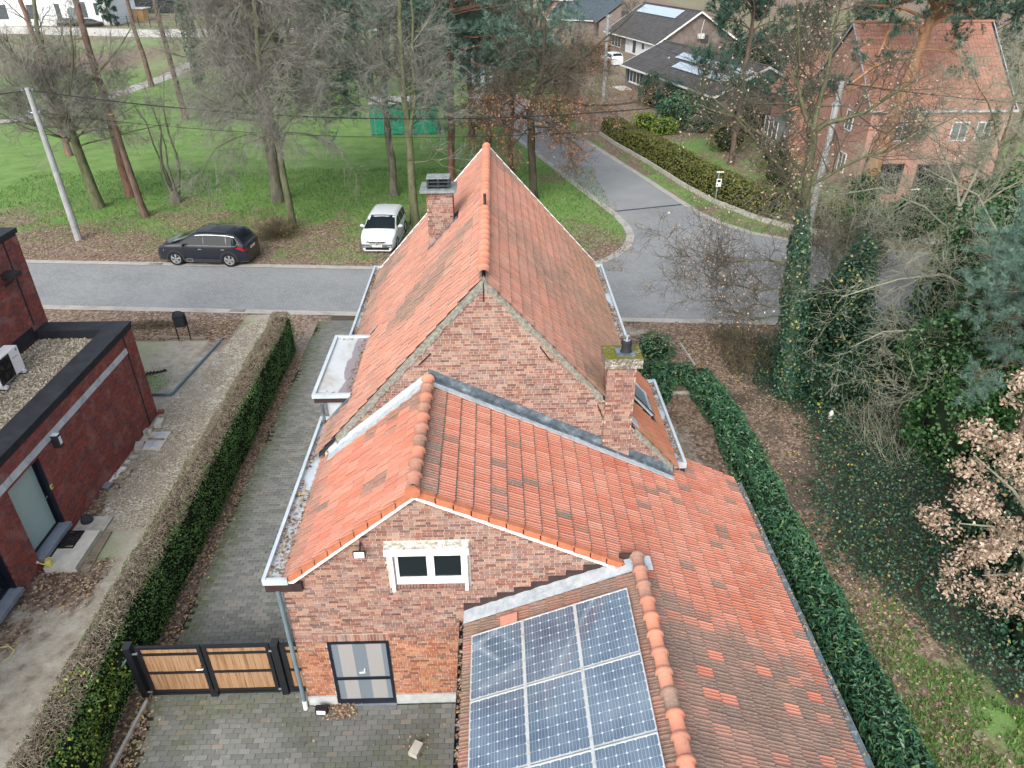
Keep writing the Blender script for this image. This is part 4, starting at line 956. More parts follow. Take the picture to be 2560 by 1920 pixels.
# gravel drive beside the modern house
mb = MB(); ys_ = np.linspace(27.6, 15.3, 45); gl0 = np.interp(-ys_, [-27.6, -24, -21.8, -20.6, -17.5, -15.3], [-10.35, -10.8, -11.25, -11.38, -11.40, -10.9]); gl1 = np.interp(-ys_, [-27.6, -24, -21.8, -15.3], [-9.0, -8.6, -8.45, -8.45]); fr_ = np.linspace(0, 1, 9)
gp_ = np.array([[(a_+(b_-a_)*t_, y_) for t_ in fr_] for a_, b_, y_ in zip(gl0, gl1, ys_)]); gv_ = np.concatenate([gp_, (GZ(gp_[..., 0], gp_[..., 1])+.010)[..., None]], 2).reshape(-1, 3); gi_ = (np.arange(44)[:, None]*9+np.arange(8)).ravel(); mb.add(gv_, np.stack([gi_+9, gi_+10, gi_+1, gi_], 1))
mb.build('gravel_drive', M['gravel'], kind='structure')
n = 26000; X_ = RNG.uniform(-11.4, -8.4, n); Y_ = RNG.uniform(14.9, 27.4, n); k_ = (X_ > np.interp(Y_, [14.9, 17.5, 20.6, 21.8, 24, 27.4], [-10.3, -11.3, -11.3, -11.2, -10.8, -10.3])) & (X_ < np.interp(Y_, [15, 27.4], [-8.5, -9.0])) & (fbm(X_, Y_, 1.1, 77) > .45)
mb = MB(); C = np.stack([X_, Y_, GZ(X_, Y_)+.018], 1)[k_ & (RNG.random(n) < .7)]; leaves(mb, C, .040, RNG, .8, (0, 0, 1), .75, .2); mb.build('gravel', M['gravel_stone'], kind='stuff')
# ------------------------------------------------------------------ the block-paved driveway and yard
mb = MB(); sheet(mb, [(-7.45, 9.3), (-4.02, 9.3), (-4.02, 27.9), (-7.45, 27.6)], .004); sheet(mb, [(-7.45, 3.0), (-.45, 3.0), (-.45, 9.56), (-7.45, 9.56)], .003)
DRV = mb.build('driveway', M['joint_soil'], kind='structure')
PV = []
def pave(x0, x1, y0, y1, keep):
    r = 0; y = y0
    while y < y1:
        x = x0 - (.1135 if r % 2 else 0) - RNG.random()*.01
        while x < x1:
            a, b_ = max(x, x0), min(x+.222, x1)
            if b_-a > .06 and keep((a+b_)/2, y+.052):
                PV.append((a, b_, y, y+.104, RNG.normal()*.004))
            x += .2275
        y += .109; r += 1
pave(-7.42, -4.05, 9.62, 27.5, lambda x, y: x > -7.40 + .10*math.sin(y*1.7) + .12*(fbm(np.array([x]), np.array([y]), 1.2, 60)[0]-.5))
pave(-7.42, -.50, 4.6, 9.60, lambda x, y: x > np.interp(y, [4, 8.3, 9.6], [-6.7, -7.0, -7.25]) and not (x > -4.0 and y > 9.54))
sc = np.array([projected(((p[0]+p[1])/2, (p[2]+p[3])/2, 0), (0, 0, 1), (p[1]-p[0])*.104)*(1 if p[2] > 6.3 else 0) for p in PV]); single = set(np.argsort(-sc)[:300].tolist())
um = MB(); B_ = .06
um.add([(-.5, -.5, -1), (.5, -.5, -1), (.5, .5, -1), (-.5, .5, -1), (-.5, -.5, -.12), (.5, -.5, -.12), (.5, .5, -.12), (-.5, .5, -.12), (-.475, -.45, 0), (.475, -.45, 0), (.475, .45, 0), (-.475, .45, 0)],
       [[0, 1, 5, 4], [1, 2, 6, 5], [2, 3, 7, 6], [3, 0, 4, 7], [4, 5, 9, 8], [5, 6, 10, 9], [6, 7, 11, 10], [7, 4, 8, 11], [8, 9, 10, 11]]); pme = um.mesh('paver', M['paver'])
UV, UF = um.v[0], um.f[0]
mb = MB()
for i, (a, b_, y0, y1, j) in enumerate(PV):
    cx, cy_ = (a+b_)/2, (y0+y1)/2; n = fbm(np.array([cx]), np.array([cy_]), 1.6, 70)[0]; edge_ = float(sst(-6.6, -7.4, cx)); yard = float(sst(10.2, 8.8, cy_)*sst(-5.2, -3.4, cx))
    t = (min(1, RNG.random()*.25 + .45*float(sst(.55, .7, n)) + .5*yard), RNG.random()*.92 if RNG.random() > .02 else 1.0, min(1, edge_*.9 + .5*float(sst(.62, .75, n))*(cy_ < 10)))
    h = .034 + RNG.normal()*.0022
    if i in single:
        o = link('paver', pme, DRV); o.location = (cx, cy_, h); o.scale = (b_-a, y1-y0, .035); o.rotation_euler = (RNG.normal()*.012, RNG.normal()*.008, j); o.color = (*t, 1)
    else: mb.add(UV*np.array([b_-a, y1-y0, .035]) + np.array([cx, cy_, h]), UF, t)
mb.build('pavers', M['paver'], DRV, kind='stuff')
mb = MB(); box(mb, -.545, -.44, 3.0, 9.5, -.05, .045); mb.build('edge_kerb', M['concrete'], DRV)
mb = MB(); bars(mb, (-7.36, 9.72, .04), (-7.62, 5.5, .04), .06, .14); tag(mb.build('concrete_edging', M['concrete']), 'thin grey concrete edging running from the left gate post along the yard', 'edging')
# moss and leaves lying on the paving
def litter(name, n, reg, size, dens, mat='leaf_litter', z=.045, tintmax=1.0, flat=.78, parent=None):
    x0, x1, y0, y1 = reg; X_ = RNG.uniform(x0, x1, n); Y_ = RNG.uniform(y0, y1, n); k_ = RNG.random(n) < dens(X_, Y_)
    X_, Y_ = X_[k_], Y_[k_]; m_ = MB(); N_ = len(X_)
    leaves(m_, np.stack([X_, Y_, z*(.6+RNG.random(N_)*.8)+GZ(X_, Y_)], 1), size, RNG, .62, (0, 0, 1), flat, .14, np.stack([RNG.random(N_), RNG.random(N_)*tintmax, np.zeros(N_)], 1)); return m_
def merged(ms):
    out = MB()
    for q_ in ms:
        base = 0
        for v_, f_, t_ in zip(q_.v, q_.f, q_.t):
            out.add(v_, f_ - base, t_); base += len(v_)
    return out
ivyd = lambda x, y: inpoly(x, y, IVY_EDGE)
edge_x = lambda y: np.interp(y, [4, 8.3, 9.6, 12, 28], [-6.75, -7.05, -7.25, -7.38, -7.42])
L_ = [
    litter('', 9000, (-7.85, -6.7, 5.5, 24.6), .075, lambda x, y: np.where(x < edge_x(y)+.04, 1.0, np.exp(-(x-edge_x(y))*14)*.5)),
    litter('', 40000, (6.9, 16, 6.5, 27.2), .075, lambda x, y: np.where(ivyd(x, y), .10, masks(x, y)[1]*.9)*(x > 7.3)),
    litter('', 9000, (3.6, 9.5, 13.6, 27.2), .075, lambda x, y: masks(x, y)[1]*.85*((x < 6.9) | (y > 22))),
    litter('', 5000, (-16, -8.8, 25.8, 27.9), .075, lambda x, y: masks(x, y)[1]*.9),
    litter('', 2600, (-11.5, -9.6, 11, 17.7), .085, lambda x, y: masks(x, y)[1]*.9),
    litter('', 60000, (-26, 7.3, 32.4, 50), .085, lambda x, y: np.where(y > FAR_K(x)+.05, masks(x, y)[1]*.8, np.exp(-(FAR_K(x)-y)*5)*.0)*((x < 6.3) | (y > 35))),
    litter('', 5000, (7.4, 16, 36, 56), .09, lambda x, y: .55*(x > np.interp(y, [36, 39.2, 43, 48, 56], [15.5, 13, 11.8, 10.6, 8.8]))),
    litter('', 420, (-2.3, -1.2, 7.9, 9.0), .07, lambda x, y: np.exp(-((x+1.75)**2/.05+(y-8.62)**2/.03))),
    litter('', 900, (-3.7, -2.6, 9.2, 9.56), .06, lambda x, y: np.exp(-((x+3.3)**2/.05))),
    litter('', 260, (-7.0, -.6, 5, 9.5), .06, lambda x, y: .22+0*x),
    litter('', 240, (-6.9, -4.2, 10, 27), .06, lambda x, y: .25+0*x),
]
merged(L_).build('fallen_leaves', M['leaf_litter'], kind='stuff')
# white and yellow fallen leaves on the right
# grass blades
def blades(n, reg, h, dens):
    x0, x1, y0, y1 = reg; X_ = RNG.uniform(x0, x1, n); Y_ = RNG.uniform(y0, y1, n); k_ = RNG.random(n) < dens(X_, Y_); X_, Y_ = X_[k_], Y_[k_]; N_ = len(X_); m_ = MB()
    a = RNG.uniform(0, 6.28, N_); hh = h*RNG.uniform(.5, 1.3, N_); w = hh*.16; le = RNG.normal(0, .45, (N_, 2))*hh[:, None]
    V = np.empty((N_, 3, 3)); V[:, 0] = np.stack([X_-np.cos(a)*w, Y_-np.sin(a)*w, np.zeros(N_)], 1); V[:, 1] = np.stack([X_+np.cos(a)*w, Y_+np.sin(a)*w, np.zeros(N_)], 1); V[:, 2] = np.stack([X_+le[:, 0], Y_+le[:, 1], hh], 1)
    return m_.add(V.reshape(-1, 3), np.arange(N_*3).reshape(-1, 3), np.stack([RNG.random(N_), RNG.random(N_), np.zeros(N_)], 1))
B2 = [blades(80000, (7.3, 16, 5.5, 15), .10, lambda x, y: np.where(ivyd(x, y), .05, masks(x, y)[0]*.9*(fbm(x, y, .8, 91) > .40))),
      blades(60000, (-32, 6.9, 33.5, 52), .13, lambda x, y: masks(x, y)[0]*np.clip(1.15-masks(x, y)[1], .08, 1)*.8*(y > FAR_K(x)+.6)),
      blades(9000, (7.5, 16, 36, 56), .12, lambda x, y: .6*(x > np.interp(y, [36, 39.2, 43, 48, 56], [15.7, 13.2, 12.0, 10.8, 9.0]))),
      blades(2600, (-14, -11.4, 21.9, 24), .06, lambda x, y: masks(x, y)[0]),
      blades(1500, (-7.4, -.6, 5, 9.7), .06, lambda x, y: sst(.60, .72, fbm(x, y, .7, 98)))]
merged(B2).build('grass', M['grass_blade'], kind='stuff')
# ------------------------------------------------------------------ modern red brick house with flat roofs on the left
MH = thing('modern_brick_house', 'modern dark red brick house with flat gravel roof, black roof edges and a tall block', 'house', (-13, 15, 0))
WX, WY = -11.42, 20.70; TOPZ = 3.46; TX, TY = -14.05, 20.92; TZ = 6.42
mb = MB()
for (a, b_, z0, z1) in ((14.84, WY-.004, -.1, 3.36), (12.55, 13.48, -.1, 3.36), (2.0, 8.46, -.1, 3.36), (13.481, 14.839, 2.60, 3.36), (8.461, 12.549, 2.60, 3.36), (13.481, 14.839, -.1, .37), (8.461, 12.549, -.1, .37)): box(mb, WX-.30, WX-.004, a, b_, z0, z1)
mb.build('wall', M['mortar_dark'], MH)
mb = MB(); box(mb, -14.0, WX-.301, WY-.30, WY-.004, -.1, 3.36); box(mb, -14.0, WX-.5, 2.0, WY-.301, 2.9, 2.95); mb.build('front_wall', M['mortar_dark'], MH)
mb = MB(); box(mb, -20, TX-.004, 2.0, TY-.004, -.1, TZ-.10); mb.build('tower_wall', M['mortar_dark'], MH)
mb = MB()
for y in (13.48, 14.84): box(mb, WX-.16, WX+.004, y-.012, y+.002, .5, 2.6)
mb.build('reveal', M['brick_red'], MH)
BR = []
LH = [(WY-14.84, WY-13.48, -.2, 2.60), (WY-12.55, WY-8.0, -.2, 2.6)]
brickwork(BR, (WX, WY), (0, -1), (1, 0), lambda z: (0, 14.5), 0, TOPZ-.19, LH, soot=.12, course=.062, mod=.21)
brickwork(BR, (TX, TY), (0, -1), (1, 0), lambda z: (0, 7.5), 3.42, TZ-.16, (), soot=.12, course=.062, mod=.21)
lay_bricks(BR, MH, M['brick_red'], 300)
mb = MB(); box(mb, -12.02, WX+.04, 2.0, WY+.04, TOPZ-.07, TOPZ); box(mb, TX+.03, -12.021, 20.14, WY+.04, TOPZ-.07, TOPZ-.002); mb.build('roof_edge', M['roofing_felt'], MH)
mb = MB(); box(mb, WX-.02, WX+.015, 2.0, WY+.015, TOPZ-.20, TOPZ-.071); box(mb, -12.04, -12.0, 2.0, 20.12, 2.96, TOPZ-.071); box(mb, TX+.03, -12.0, 20.15, 20.20, 2.96, TOPZ-.071); box(mb, -20, TX+.05, 2.0, TY+.05, TZ-.14, TZ); box(mb, TX-.01, TX+.02, 2.0, 20.1, 3.26, 3.62); mb.build('roof_trim', M['roofing_felt'], MH)
mb = MB(); sheet(mb, [(-13.99, 2.0), (-12.05, 2.0), (-12.05, 20.13), (-13.99, 20.13)], 3.16); mb.build('gravel_bed', M['gravel'], MH)
n = 24000; C = np.stack([RNG.uniform(-13.98, -12.05, n), RNG.uniform(13.2, 20.13, n), 3.165+RNG.random(n)*.02], 1); mb = MB(); leaves(mb, C, .055, RNG, .8, (0, 0, 1), .6, .22); mb.build('roof_gravel', M['gravel_stone'], MH, kind='stuff')
mb = MB(); box(mb, WX-.001, WX+.014, 20.03, 20.10, 0, TOPZ-.2); mb.build('movement_joint', M['roofing_felt'], MH); mb = MB(); box(mb, TX-.001, TX+.014, 20.20, 20.27, 3.62, TZ-.14); mb.build('movement_joint', M['roofing_felt'], MH)
k = 0; y = 20.05
while y > 8:
    mb = MB(); d = .004*math.sin(k*2.3); prism(mb, [(WX+.012+d, y, 2.88), (WX+.012+d, y-.295, 2.88), (WX+.03+d, y-.295, 2.69+d), (WX+.03+d, y, 2.69)], (-.012, 0, 0)); mb.build('lead_strip', M['zinc'] if k % 3 else M['lead_pale'], MH); y -= .30; k += 1
mb = MB(); prism(mb, [(WX+.01, 15.46, 2.42), (WX+.19, 15.46, 2.42), (WX+.19, 15.62, 2.42), (WX+.01, 15.62, 2.42)], (0, 0, .36)); WLm = mb.build('wall_lamp', M['plastic_dark'], MH)
mb = MB(); box(mb, WX+.191, WX+.197, 15.49, 15.59, 2.50, 2.72); box(mb, WX+.015, WX+.185, 15.465, 15.615, 2.781, 2.787); mb.build('lamp_glass', M['lamp_glass'], WLm)
mb = MB(); box(mb, TX+.01, TX+.42, 19.62, 19.95, 5.36, 5.50); prism(mb, [(TX+.02, 19.66, 5.12), (TX+.02, 19.90, 5.12), (TX+.30, 19.90, 5.36), (TX+.30, 19.66, 5.36)], (0, 0, -.03)); mb.build('wall_lamp', M['plastic_dark'], MH)
mb = MB(); box(mb, WX, WX+.03, 14.80, 14.88, 1.60, 1.72); SW = mb.build('wall_switch', M['yellow_plastic'], MH); mb = MB(); box(mb, WX+.031, WX+.036, 14.82, 14.86, 1.64, 1.69); mb.build('button', M['plastic_dark'], SW)
# door with frosted glass, set back in the wall; wide window nearer
def leaf_door(y0, y1, z0, z1, glass, name):
    mb = MB(); x = WX-.16
    box(mb, x-.06, x, y1-.09, y1, z0, z1); box(mb, x-.06, x, y0, y0+.07, z0, z1); box(mb, x-.06, x, y0+.07, y1-.09, z0, z0+.07); box(mb, x-.06, x, y0+.07, y1-.09, z1-.05, z1)
    box(mb, x, WX-.003, y1-.012, y1, z0, z1); f = mb.build(name, M['dark_frame'], MH)
    g = MB(); box(g, x-.035, x-.02, y0+.07, y1-.09, z0+.07, z1-.05); g.build('pane', M[glass], f)
    s = MB(); box(s, WX-.20, WX+.14, y0-.03, y1+.03, z0-.12, z0-.01); s.build('sill', M['bluestone'], MH); return f
d = leaf_door(13.50, 14.82, .50, 2.60, 'glass_frosted', 'door')
mb = MB(); tube(mb, [(WX-.155, 14.76, 1.42), (WX-.12, 14.76, 1.42), (WX-.12, 14.66, 1.42)], .012, 6); mb.build('handle', M['chrome'], d)
leaf_door(8.5, 12.53, .50, 2.60, 'glass_dark', 'window')
# heat pump on the gravel roof
AC = thing('heat_pump', 'white and black heat pump fan unit on the gravel roof of the modern house', 'heat pump', (-13.48, 17.62, 3.17))
def lb(name, mat, *bx, par=AC):
    m_ = MB()
    for b_ in bx: box(m_, *b_)
    return link(name, m_.mesh(name, mat), par, True)
lb('casing', M['pvc_white'], (-.17, .17, -.55, .56, .12, .83))
lb('front_grille', M['plastic_dark'], (.171, .182, -.53, .12, .14, .80))
mb = MB(); an = np.linspace(0, 2*math.pi, 25)[:-1]
for r in (.29, .25, .20, .15, .10): loft(mb, [[(.184+dx, -.205+(r+dr)*math.cos(t), .47+(r+dr)*math.sin(t)) for t in an] for dx, dr in ((0, 0), (.012, .0), (.012, .012), (0, .012))])
link('fan_guard', mb.mesh('fan_guard', M['black_metal']), AC, True)
mb = MB(); loft(mb, [[(.183+dx, -.205+r*math.cos(t), .47+r*math.sin(t)) for t in an] for dx, r in ((0, .275), (.002, .275))]); link('fan_opening', mb.mesh('fan_opening', M['rubber']), AC, True)
for k in range(3):
    mb = MB(); a0 = k*2.094; P = [(.188+.004*math.sin(j), -.205+rr*math.cos(a0+dj), .47+rr*math.sin(a0+dj)) for j, (rr, dj) in enumerate(((.06, 0), (.24, -.1), (.25, .5), (.06, .6)))]; prism(mb, P, (.004, 0, 0)); link('fan_blade', mb.mesh('fan_blade', M['plastic_dark']), AC, True)
lb('foot', M['sign_white'], (-.20, .24, -.50, -.42, .03, .12)); lb('foot', M['sign_white'], (-.20, .24, .40, .48, .03, .12)); lb('foot_pad', M['rubber'], (-.22, .26, -.53, -.39, 0, .03)); lb('foot_pad', M['rubber'], (-.22, .26, .37, .51, 0, .03))
lb('emblem', M['emblem_blue'], (.171, .175, .43, .50, .71, .78))
for k in range(8): lb('letter', M['text_grey'], (.171, .174, .22+k*.030, .242+k*.030, .575, .575+.022+.016*(k == 0)))
# steps, slabs and small things along the modern house
def tbox(name, label, cat, mat, b_, rz=0.0, group=None, tilt=0):
    cx, cy_ = (b_[0]+b_[1])/2, (b_[2]+b_[3])/2; m_ = MB(); box(m_, b_[0]-cx, b_[1]-cx, b_[2]-cy_, b_[3]-cy_, 0, b_[5]-b_[4])
    o = link(name, m_.mesh(name, mat)); o.location = (cx, cy_, b_[4]); o.rotation_euler = (tilt, 0, rz); return tag(o, label, cat, group)
tbox('doorstep', 'pale concrete doorstep slab in front of the frosted glass door', 'doorstep', M['concrete_pale'], (-11.27, -10.49, 13.32, 14.66, .0, .33))
tbox('concrete_slab', 'lower grey concrete slab just beyond the pale doorstep', 'slab', M['concrete'], (-11.36, -10.52, 14.68, 15.40, .0, .17))
t = thing('ribbed_plank', 'dark grooved decking plank lying on the soil beside the pale doorstep', 'plank', (-10.41, 14.04, GZ1(-10.4, 14.0)+.01), R(3))
for k in range(7):
    m_ = MB(); box(m_, -.155+k*.045, -.120+k*.045, -.74, .74, .0, .035); link('rib', m_.mesh('rib', M['old_wood']), t, True)
m_ = MB(); box(m_, -.156, .151, -.74, .74, -.01, .018); link('board', m_.mesh('board', M['old_wood']), t, True)
t = thing('door_mat', 'black rubber door mat with diagonal slots on the pale doorstep', 'door mat', (-11.06, 14.32, .332))
m_ = MB(); box(m_, -.19, .19, -.32, -.28, 0, .02); box(m_, -.19, .19, .28, .32, 0, .02); box(m_, -.19, -.16, -.28, .28, 0, .02); box(m_, .16, .19, -.28, .28, 0, .02); link('border', m_.mesh('border', M['rubber']), t, True)
for k in range(9):
    y = -.26+k*.062; m_ = MB(); prism(m_, [(-.16, max(-.279, min(.279, y-.03)), .001), (.16, max(-.279, min(.279, y+.05)), .001), (.16, max(-.279, min(.279, y+.085)), .001), (-.16, max(-.279, min(.279, y+.005)), .001)], (0, 0, .018)); link('rubber_bar', m_.mesh('rubber_bar', M['rubber']), t, True)
mb = MB(); lathe(mb, (0, 0, 0), [(.13, 0), (.15, .02), (.145, .14), (.13, .16)], 20); o = link('round_lamp', mb.mesh('round_lamp', M['plastic_dark'])); o.location = (-11.16, 15.22, .17); o.rotation_euler = (R(15), R(35), 0); tag(o, 'dark round lamp housing leaning on the wall beside the lower concrete slab', 'lamp')
# watering can
t = thing('watering_can', 'small yellow watering can with white rose on the corner of the doorstep', 'watering can', (-11.16, 13.42, .332), R(200))
m_ = MB(); lathe(m_, (0, 0, 0), [(.075, 0), (.085, .02), (.078, .14), (.065, .16)], 16); link('body', m_.mesh('body', M['yellow_plastic']), t, True)
m_ = MB(); tube(m_, [(.07, 0, .04), (.15, 0, .10), (.21, 0, .16)], [.022, .016, .014], 8); link('spout', m_.mesh('spout', M['yellow_plastic']), t, True)
m_ = MB(); tube(m_, [(.205, 0, .155), (.235, 0, .185)], [.02, .042], 10); link('rose', m_.mesh('rose', M['pvc_white']), t, True)
m_ = MB(); tube(m_, [(-.07, 0, .05), (-.13, 0, .10), (-.13, 0, .19), (-.06, 0, .235), (.03, 0, .22), (.06, 0, .155)], .012, 6); link('handle', m_.mesh('handle', M['yellow_plastic']), t, True)
# manholes
for k, (x, y) in enumerate(((-10.84, 19.36), (-10.83, 18.88))):
    t = thing('manhole', 'square concrete manhole slab with round grey lid, %s' % ('the far one beyond the loose plank' if k == 0 else 'the near one beside the stacked slabs'), 'manhole', (x, y, 0), R(2-k*4), 'manhole slabs')
    m_ = MB(); box(m_, -.29, .29, -.235, .235, 0, .05); link('slab', m_.mesh('slab', M['concrete_pale']), t, True); m_ = MB(); lathe(m_, (-.02, 0, .0501), [(.19, 0), (.19, .012), (.17, .018)], 24); link('lid', m_.mesh('lid', M['lead_pale']), t, True); m_ = MB(); box(m_, -.09, .05, -.012, .012, .0685, .076); link('lid_handle', m_.mesh('lid_handle', M['steel']), t, True)
tbox('plank', 'short weathered plank lying between the two manholes', 'plank', M['old_wood'], (-11.1, -10.6, 19.11, 19.18, .055, .09), R(-2))
stones = [(-11.22, -11.0, 19.86, 20.30, .13, M['concrete_pale'], 'pale concrete block by the house corner, flat and long'), (-11.37, -11.27, 19.46, 19.66, .16, M['concrete'], 'dark concrete kerb offcut standing against the wall'), (-11.26, -11.15, 19.50, 19.62, .14, M['concrete_pale'], 'small pale stone beside the kerb offcut'),
          (-11.36, -11.12, 18.62, 19.0, .12, M['concrete'], 'stack of grey concrete slabs against the wall next to the near manhole'), (-11.3, -11.02, 19.05, 19.30, .09, M['concrete'], 'rough grey slab by the wall behind the loose plank'), (-11.3, -11.05, 18.18, 18.32, .07, M['concrete'], 'flat broken paving piece on the leaves by the wall'), (-11.33, -11.2, 17.93, 18.06, .08, M['concrete_pale'], 'lone pale stone before the drain channel'), (-11.42, -11.24, 20.70, 20.86, .10, M['brick_red'], 'loose red brick at the far corner of the modern house')]
for s_ in stones: tbox('stone_block', s_[6], 'stone', s_[5], (s_[0], s_[1], s_[2], s_[3], 0, s_[4]), RNG.normal()*.12, 'loose stones by the modern house')
t = thing('drain_channel', 'length of pale metal drain channel lying along the modern house wall', 'drain channel', (-11.32, 17.3, 0), R(-8))
m_ = MB(); box(m_, -.09, .09, -.45, .45, 0, .07); link('channel', m_.mesh('channel', M['sign_white']), t, True); m_ = MB(); box(m_, -.03, .03, -.42, .42, .071, .082); link('cover', m_.mesh('cover', M['pvc_white']), t, True)
t = thing('drain_sump', 'grey drain sump box at the near end of the metal channel', 'drain box', (-11.33, 16.78, 0), R(-14)); m_ = MB(); box(m_, -.13, .13, -.14, .14, 0, .14); link('box', m_.mesh('box', M['lead']), t, True); m_ = MB(); box(m_, -.12, .12, -.13, .13, .141, .150); link('grate', m_.mesh('grate', M['steel']), t, True)
# waste bin on two legs by the street
t = thing('street_litter_bin', 'black litter bin with curved hood on two posts beside the front plot', 'bin', (-12.44, 26.11, 0), R(2))
for s in (-1, 1):
    m_ = MB(); tube(m_, [(.235*s, 0, 0), (.235*s, 0, 1.06)], .025, 8); link('post', m_.mesh('post', M['black_metal']), t, True)
m_ = MB(); an = np.linspace(0, math.pi, 13); tube(m_, [(.235*math.cos(a), 0, 1.06+.20*math.sin(a)) for a in an], .022, 8); link('hood', m_.mesh('hood', M['black_metal']), t, True)
m_ = MB(); prism(m_, [(-.20, -.13, .62), (.20, -.13, .62), (.20, -.18, 1.08), (-.20, -.18, 1.08)], (0, .32, 0)); link('body', m_.mesh('body', M['plastic_dark']), t, True); m_ = MB(); prism(m_, [(-.21, -.19, 1.081), (.21, -.19, 1.081), (.21, .14, 1.14), (-.21, .14, 1.14)], (0, 0, .012)); link('lid', m_.mesh('lid', M['black_metal']), t, True)
mb = MB(); bars(mb, (-13.6, 26.32, .05), (-11.6, 26.12, .05), .13, .10); tag(mb.build('timber_edging', M['old_wood']), 'grey timber beam on the ground at the foot of the litter bin', 'beam')
mb = MB(); bars(mb, (-10.93, 26.10, .05), (-11.38, 21.90, .05), .07, .12); tag(mb.build('metal_edging', M['pipe_grey']), 'long dark edging strip along the gravel drive', 'edging')
mb = MB(); bars(mb, (-11.39, 21.86, .05), (-12.6, 21.93, .05), .07, .12); tag(mb.build('metal_edging', M['pipe_grey']), 'short dark edging strip near the modern house front', 'edging')
mb = MB()
for k in range(7): 
    a = k*.31; tube(mb, [(-12.95+.10*k, 23.25+.05*k, .02), (-12.9+.1*k, 23.31+.05*k, .07+.03*math.sin(k)), (-12.80+.1*k, 23.30+.05*k, .03)], [.04, .05, .02], 6)
prism(mb, [(-13.3, 22.9, .02), (-12.9, 23.2, .02), (-13.0, 23.4, .06), (-13.4, 23.2, .05)], (0, 0, .03)); tag(mb.build('tarpaulin', M['plastic_dark']), 'crumpled dark plastic sheet on the front plot beside the house', 'plastic sheet')
n = 900; a = RNG.uniform(0, 6.28, n); r_ = np.sqrt(RNG.random(n)); C = np.stack([-14.2+1.0*r_*np.cos(a), 27.35+.36*r_*np.sin(a), .30*(1-r_**2)*RNG.random(n)+.02], 1); mb = MB(); leaves(mb, C, .16, RNG, .2, (0, 0, 1), .4, .1, np.stack([RNG.random(n), RNG.random(n)*.5, 0*r_], 1)); tag(mb.build('heap', M['dry_twig']), 'low heap of grey garden cuttings beside the street in front of the modern house', 'heap', kind='stuff')
mb = MB(); tube(mb, [(-11.25, 10.45, .23), (-10.85, 10.52, .22), (-10.70, 10.75, .22), (-10.70, 10.95, .225), (-10.9, 11.08, .22), (-11.1, 11.02, .22), (-11.4, 10.88, .23)], .016, 8); tag(mb.build('garden_hose', M['yellow_hose']), 'loop of yellow garden hose on the bare soil at the left edge', 'hose')
# floor lamp and loose block in the yard
t = thing('ground_floodlight', 'small black floodlight standing on the paving beside the downpipe', 'floodlight', (-3.70, 9.36, .034), R(-4)); m_ = MB(); prism(m_, [(-.12, -.06, 0), (.12, -.06, 0), (.12, -.02, .14), (-.12, -.02, .14)], (0, .10, 0)); link('housing', m_.mesh('housing', M['black_metal']), t, True); m_ = MB(); prism(m_, [(-.09, -.0565, .03), (.09, -.0565, .03), (.09, -.036, .11), (-.09, -.036, .11)], (0, -.006, 0)); link('lamp_glass', m_.mesh('lamp_glass', M['lamp_glass']), t, True)
tbox('loose_paver', 'loose grey concrete block lying askew in a heap of leaves in the yard', 'block', M['concrete'], (-1.80, -1.62, 8.34, 8.62, .036, .15), R(-24))
# ------------------------------------------------------------------ double timber gate
GT = thing('driveway_gate', 'double wooden driveway gate in a black metal frame', 'gate', (-5.95, 9.88, 0))
def gbars(par, y, *lines):
    m_ = MB()
    for (p, q, w) in lines: bars(m_, (p[0], y, p[1]), (q[0], y, q[1]), .05, w, (0, 1, 0)) if False else box(m_, min(p[0], q[0])-(w/2 if p[0] == q[0] else 0), max(p[0], q[0])+(w/2 if p[0] == q[0] else 0), y-.025, y+.025, min(p[1], q[1])-(w/2 if p[1] == q[1] else 0), max(p[1], q[1])+(w/2 if p[1] == q[1] else 0))
    return m_
for x0, w_ in ((-7.50, .13), (-4.60, .13)):
    m_ = MB(); box(m_, x0, x0+w_, 9.80, 9.96, 0, 1.56); m_.build('gate_post', M['black_metal'], GT); 
    m_ = MB(); box(m_, x0-.01, x0+w_+.01, 9.79, 9.97, 1.561, 1.585); m_.build('post_cap', M['plastic_dark'], GT)
def gate_leaf(x0, x1, y=9.88):
    fr = MB()
    box(fr, x0, x0+.075, y-.03, y+.03, .06, 1.52); box(fr, x1-.075, x1, y-.03, y+.03, .06, 1.52)
    box(fr, x0+.075, x1-.075, y-.03, y+.03, 1.46, 1.52); box(fr, x0+.075, x1-.075, y-.03, y+.03, .06, .12)
    for z in (1.30, .74, .17): box(fr, x0+.075, x1-.075, y-.029, y+.0, z-.025, z+.025)
    F_ = fr.build('gate_leaf', M['black_metal'], GT)
    n = 8; w = (x1-x0-.15)/n
    for k in range(n):
        p = MB(); j = RNG.uniform(-.003, .003); box(p, x0+.075+k*w+.003, x0+.075+(k+1)*w-.003, y+.002+j, y+.024+j, .121, 1.459); o = p.build('plank', M['gate_wood'], F_); o.color = (0, RNG.random(), 0, 1)
    return F_
gl = gate_leaf(-7.30, -6.02); gr_ = gate_leaf(-5.99, -4.66)
mb = MB(); tube(mb, [(-6.06, 9.85, .90), (-6.06, 9.80, .90), (-6.20, 9.80, .885)], .013, 6); mb.build('handle', M['pvc_white'], gl); mb = MB(); box(mb, -6.09, -6.0, 9.82, 9.849, .80, .98); mb.build('lock', M['black_metal'], gl)
mb = MB(); bars(mb, (-6.005, 9.84, .02), (-6.005, 9.84, .42), .03, .03); box(mb, -6.08, -5.93, 9.80, 9.86, .01, .16); mb.build('drop_bolt', M['black_metal'], GT)
for x, z in ((-7.33, 1.36), (-7.33, .18), (-4.63, 1.36), (-4.63, .18)):
    mb = MB(); bars(mb, (x-.04, 9.84, z), (x+.06, 9.84, z), .028, .028); mb.build('hinge', M['steel'], GT)
